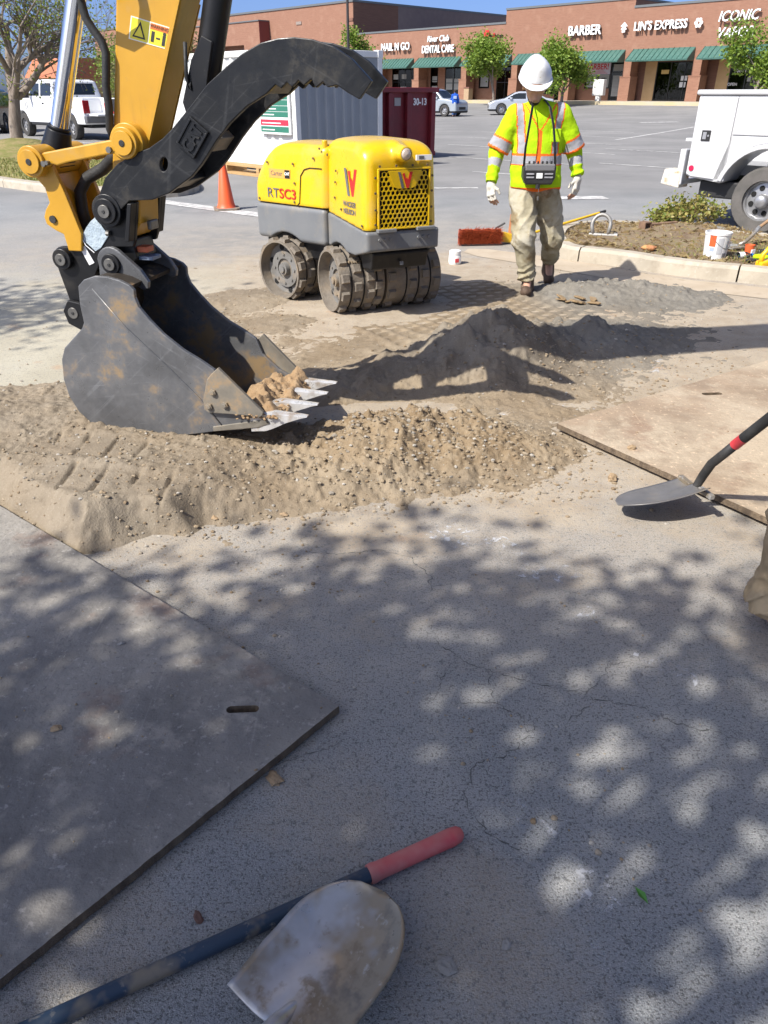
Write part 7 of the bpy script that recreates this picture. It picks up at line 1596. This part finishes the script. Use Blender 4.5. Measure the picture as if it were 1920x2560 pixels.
stone('angular brown stone between the dirt pile and the right plate', 1.05, 3.03, 0, .038, rockb, 3, .7); stone('small tan clod lying on the tan plate', 1.20, 3.27, .048, .026, rockb, 8)
for k, (x, y, l) in enumerate(((-.707, 2.66, 'rounded stone at the foot of the pile nearest the shaded slope'), (-.60, 2.69, 'pale stone in the middle of the row below the pile'), (-.50, 2.71, 'rounded grey stone at the right of the row below the pile'), (-.42, 2.70, 'small stone just right of the row below the pile'))): stone(l, x, y, 0.0, (.030, .034, .030, .018)[k], (rockb, rockg, rockg, rockb)[k], 20 + k, .75)
stone('flat pale stone on the asphalt right of the red grip', .255, .90, 0, .020, rockg, 31, .35); stone('flat grey stone near the shovel blade tip', .125, .855, 0, .026, rockg, 33, .3); stone('tan clod beside the plate edge', -.285, 1.325, 0, .030, rockb, 35, .3); stone('tan clod right of the plate edge clod', -.20, 1.335, 0, .014, rockg, 36, .4); stone('dark reddish chip below the plate edge', -.40, .955, 0, .018, pm('dark_chip', (.11, .06, .045), rough=.9), 38, .25)
stone('tan clod on the grey plate', -.90, 1.47, .032, .018, rockb, 40, .4); stone('small dark clod upper left on the grey plate', -.83, 1.83, .032, .014, rockg, 41, .4)
woodc = pm('bark_chip', (.27, .19, .105), (.20, .135, .07), scale=14, rough=.9)
for k in range(9):
    rr = random.Random(50 + k); x, y = 1.60 + rr.uniform(-.13, .16), 6.26 + rr.uniform(-.07, .07); h = float(dirt_h(np.array([x]), np.array([y]))[0][0]); o = MB().prism([(-.05, -.015), (-.03, .02), (.02, .024), (.055, .006), (.04, -.02)], 0, .012, 'z').build('bark_chip', woodc, None, bev=.003); o.location = (x, y, max(h, 0) + .012); o.rotation_euler = (rr.uniform(-.3, .3), rr.uniform(-.3, .3), rr.uniform(0, 6)); o.scale = (rr.uniform(.7, 1.3),)*3
    tag(o, 'tan bark chip in the small heap at the worker\'s feet', 'bark chip', 'bark chips heaped by the grey mound')
lf = MB(); lf.add([(-.022, 0, .004), (0, -.009, .009), (.022, 0, .006), (0, .009, .009)], [(0, 1, 2), (0, 2, 3)]); lo = lf.build('green_leaf', pm('leaf_green', (.07, .22, .03), rough=.6), None); lo.location = (.57, 1.005, 0); lo.rotation_euler = (0, 0, 2.0); tag(lo, 'single small green leaf on the asphalt', 'leaf')
# the two near shovels
def round_blade(parent, M, L_=.33, hw=.128, dish=.030, mat=steelw, th=.0025):
    ns, nt = 26, 20; V = []; F = []
    for i in range(ns + 1):
        s = i/ns; w = hw*(.93 + .07*min(1, s/.3)) if s < .52 else hw*math.sqrt(max(0, 1 - ((s-.52)/.48)**2.1))
        w = max(w, .002)
        for j in range(nt + 1):
            t = -1 + 2*j/nt; z = dish*t*t*(w/hw) + .012*(s-.5)**2*4 - .016*math.exp(-(t/.25)**2)*max(0, 1 - s/.55)*-1
            V.append((s*L_, t*w, z))
    for i in range(ns):
        for j in range(nt): a = i*(nt+1)+j; F.append((a, a+nt+1, a+nt+2, a+1))
    me = bpy.data.meshes.new('blade'); me.from_pydata([tuple(M @ Vector(v)) for v in V], [], F); me.update(); o = link('blade', me, mat, parent, smooth=180); sd = o.modifiers.new('thickness', 'SOLIDIFY'); sd.thickness = th*1.6; return o
s1 = thing('shovel', 'long dark blue shovel handle with red end grip lying across the asphalt', 'shovel', (-.70, .712, .020), math.atan2(1.153 - .712, .185 + .70))
LH = math.hypot(1.153 - .712, .885); redg = pm('red_grip', (.50, .055, .065), (.42, .05, .06), scale=8, rough=.6, layers=[((.45, .27, .22), 5, .38, .66, .75)])
MB().cyl((-.6, 0, 0), (LH - .243, 0, 0), .0175, n=20).build('handle', blued, s1, smooth=40)
g_ = MB(); g_.lathe([(.0, LH), (.012, LH - .001), (.019, LH - .010), (.0215, LH - .03), (.0205, LH - .10), (.0205, LH - .22), (.0225, LH - .235), (.021, LH - .245), (.0, LH - .245)], 22, axis='x'); g_.build('grip', redg, s1, smooth=40, fix=True)
round_blade(s1, Matrix.Translation((-.62, 0, -.012)) @ Matrix.Rotation(math.pi, 4, 'Z'))
s2 = thing('shovel', 'round-point shovel blade caked with dirt resting on the blue handle', 'shovel', (-.202, .712, .038), math.atan2(.79, .61))
round_blade(s2, Matrix.Rotation(math.radians(-3), 4, 'Y') @ Matrix.Rotation(math.radians(-6), 4, 'X')); MB().tube([(.08, 0, .004), (.05, 0, .008), (.01, 0, .019), (-.06, 0, .036), (-.18, 0, .05)], [.006, .014, .019, .021, .020], 14).build('socket', steelw, s2, smooth=180); MB().cyl((-.17, 0, .05), (-1.1, 0, .045), .018, n=14).build('handle', blued, s2, smooth=40)
s3 = thing('shovel', 'round-point shovel with black handle and red band held above the right plate', 'shovel', (1.300, 2.735, .105), math.atan2(-.075, -.335))
round_blade(s3, Matrix.Rotation(math.radians(7), 4, 'Y') @ Matrix.Rotation(math.radians(16), 4, 'X'), .345, .118, .022, pm('grey_blade', (.16, .155, .15), (.22, .21, .20), scale=9, rough=.45, metal=.4, layers=[((.30, .25, .18), 8, .55, .7, .5)])); MB().box((-.012, -.115, -.004), (.012, -.03, .016)).box((-.012, .03, .012), (.012, .115, .032)).build('step', steelw, s3, bev=.004)
iv = s3.matrix_basis.inverted() if False else (Matrix.Translation((1.300, 2.735, .105)) @ Matrix.Rotation(math.atan2(-.075, -.335), 4, 'Z')).inverted()
sp_ = [iv @ Vector(p) for p in ((1.24, 2.722, .088), (1.300, 2.735, .115), (1.303, 2.70, .19), (1.306, 2.66, .262), (1.322, 2.62, .32), (1.339, 2.58, .38))]; MB().tube(sp_, [.010, .017, .0185, .0185, .0185, .0185], 14).build('socket', pm('black_socket', (.02, .02, .02), (.045, .042, .038), scale=14, rough=.6), s3, smooth=180)
sd_ = (Vector((1.382, 2.48, .527)) - Vector((1.339, 2.58, .38))).normalized(); q0 = Vector((1.339, 2.58, .38)); MB().cyl(iv @ (q0 - sd_*.002), iv @ (q0 + sd_*.05), .0205, n=18).build('band', pm('red_band', (.60, .05, .06), rough=.4), s3, smooth=40); MB().cyl(iv @ (q0 + sd_*.05), iv @ (q0 + sd_*1.05), .0205, .019, n=18).build('handle', rubber, s3, smooth=40)
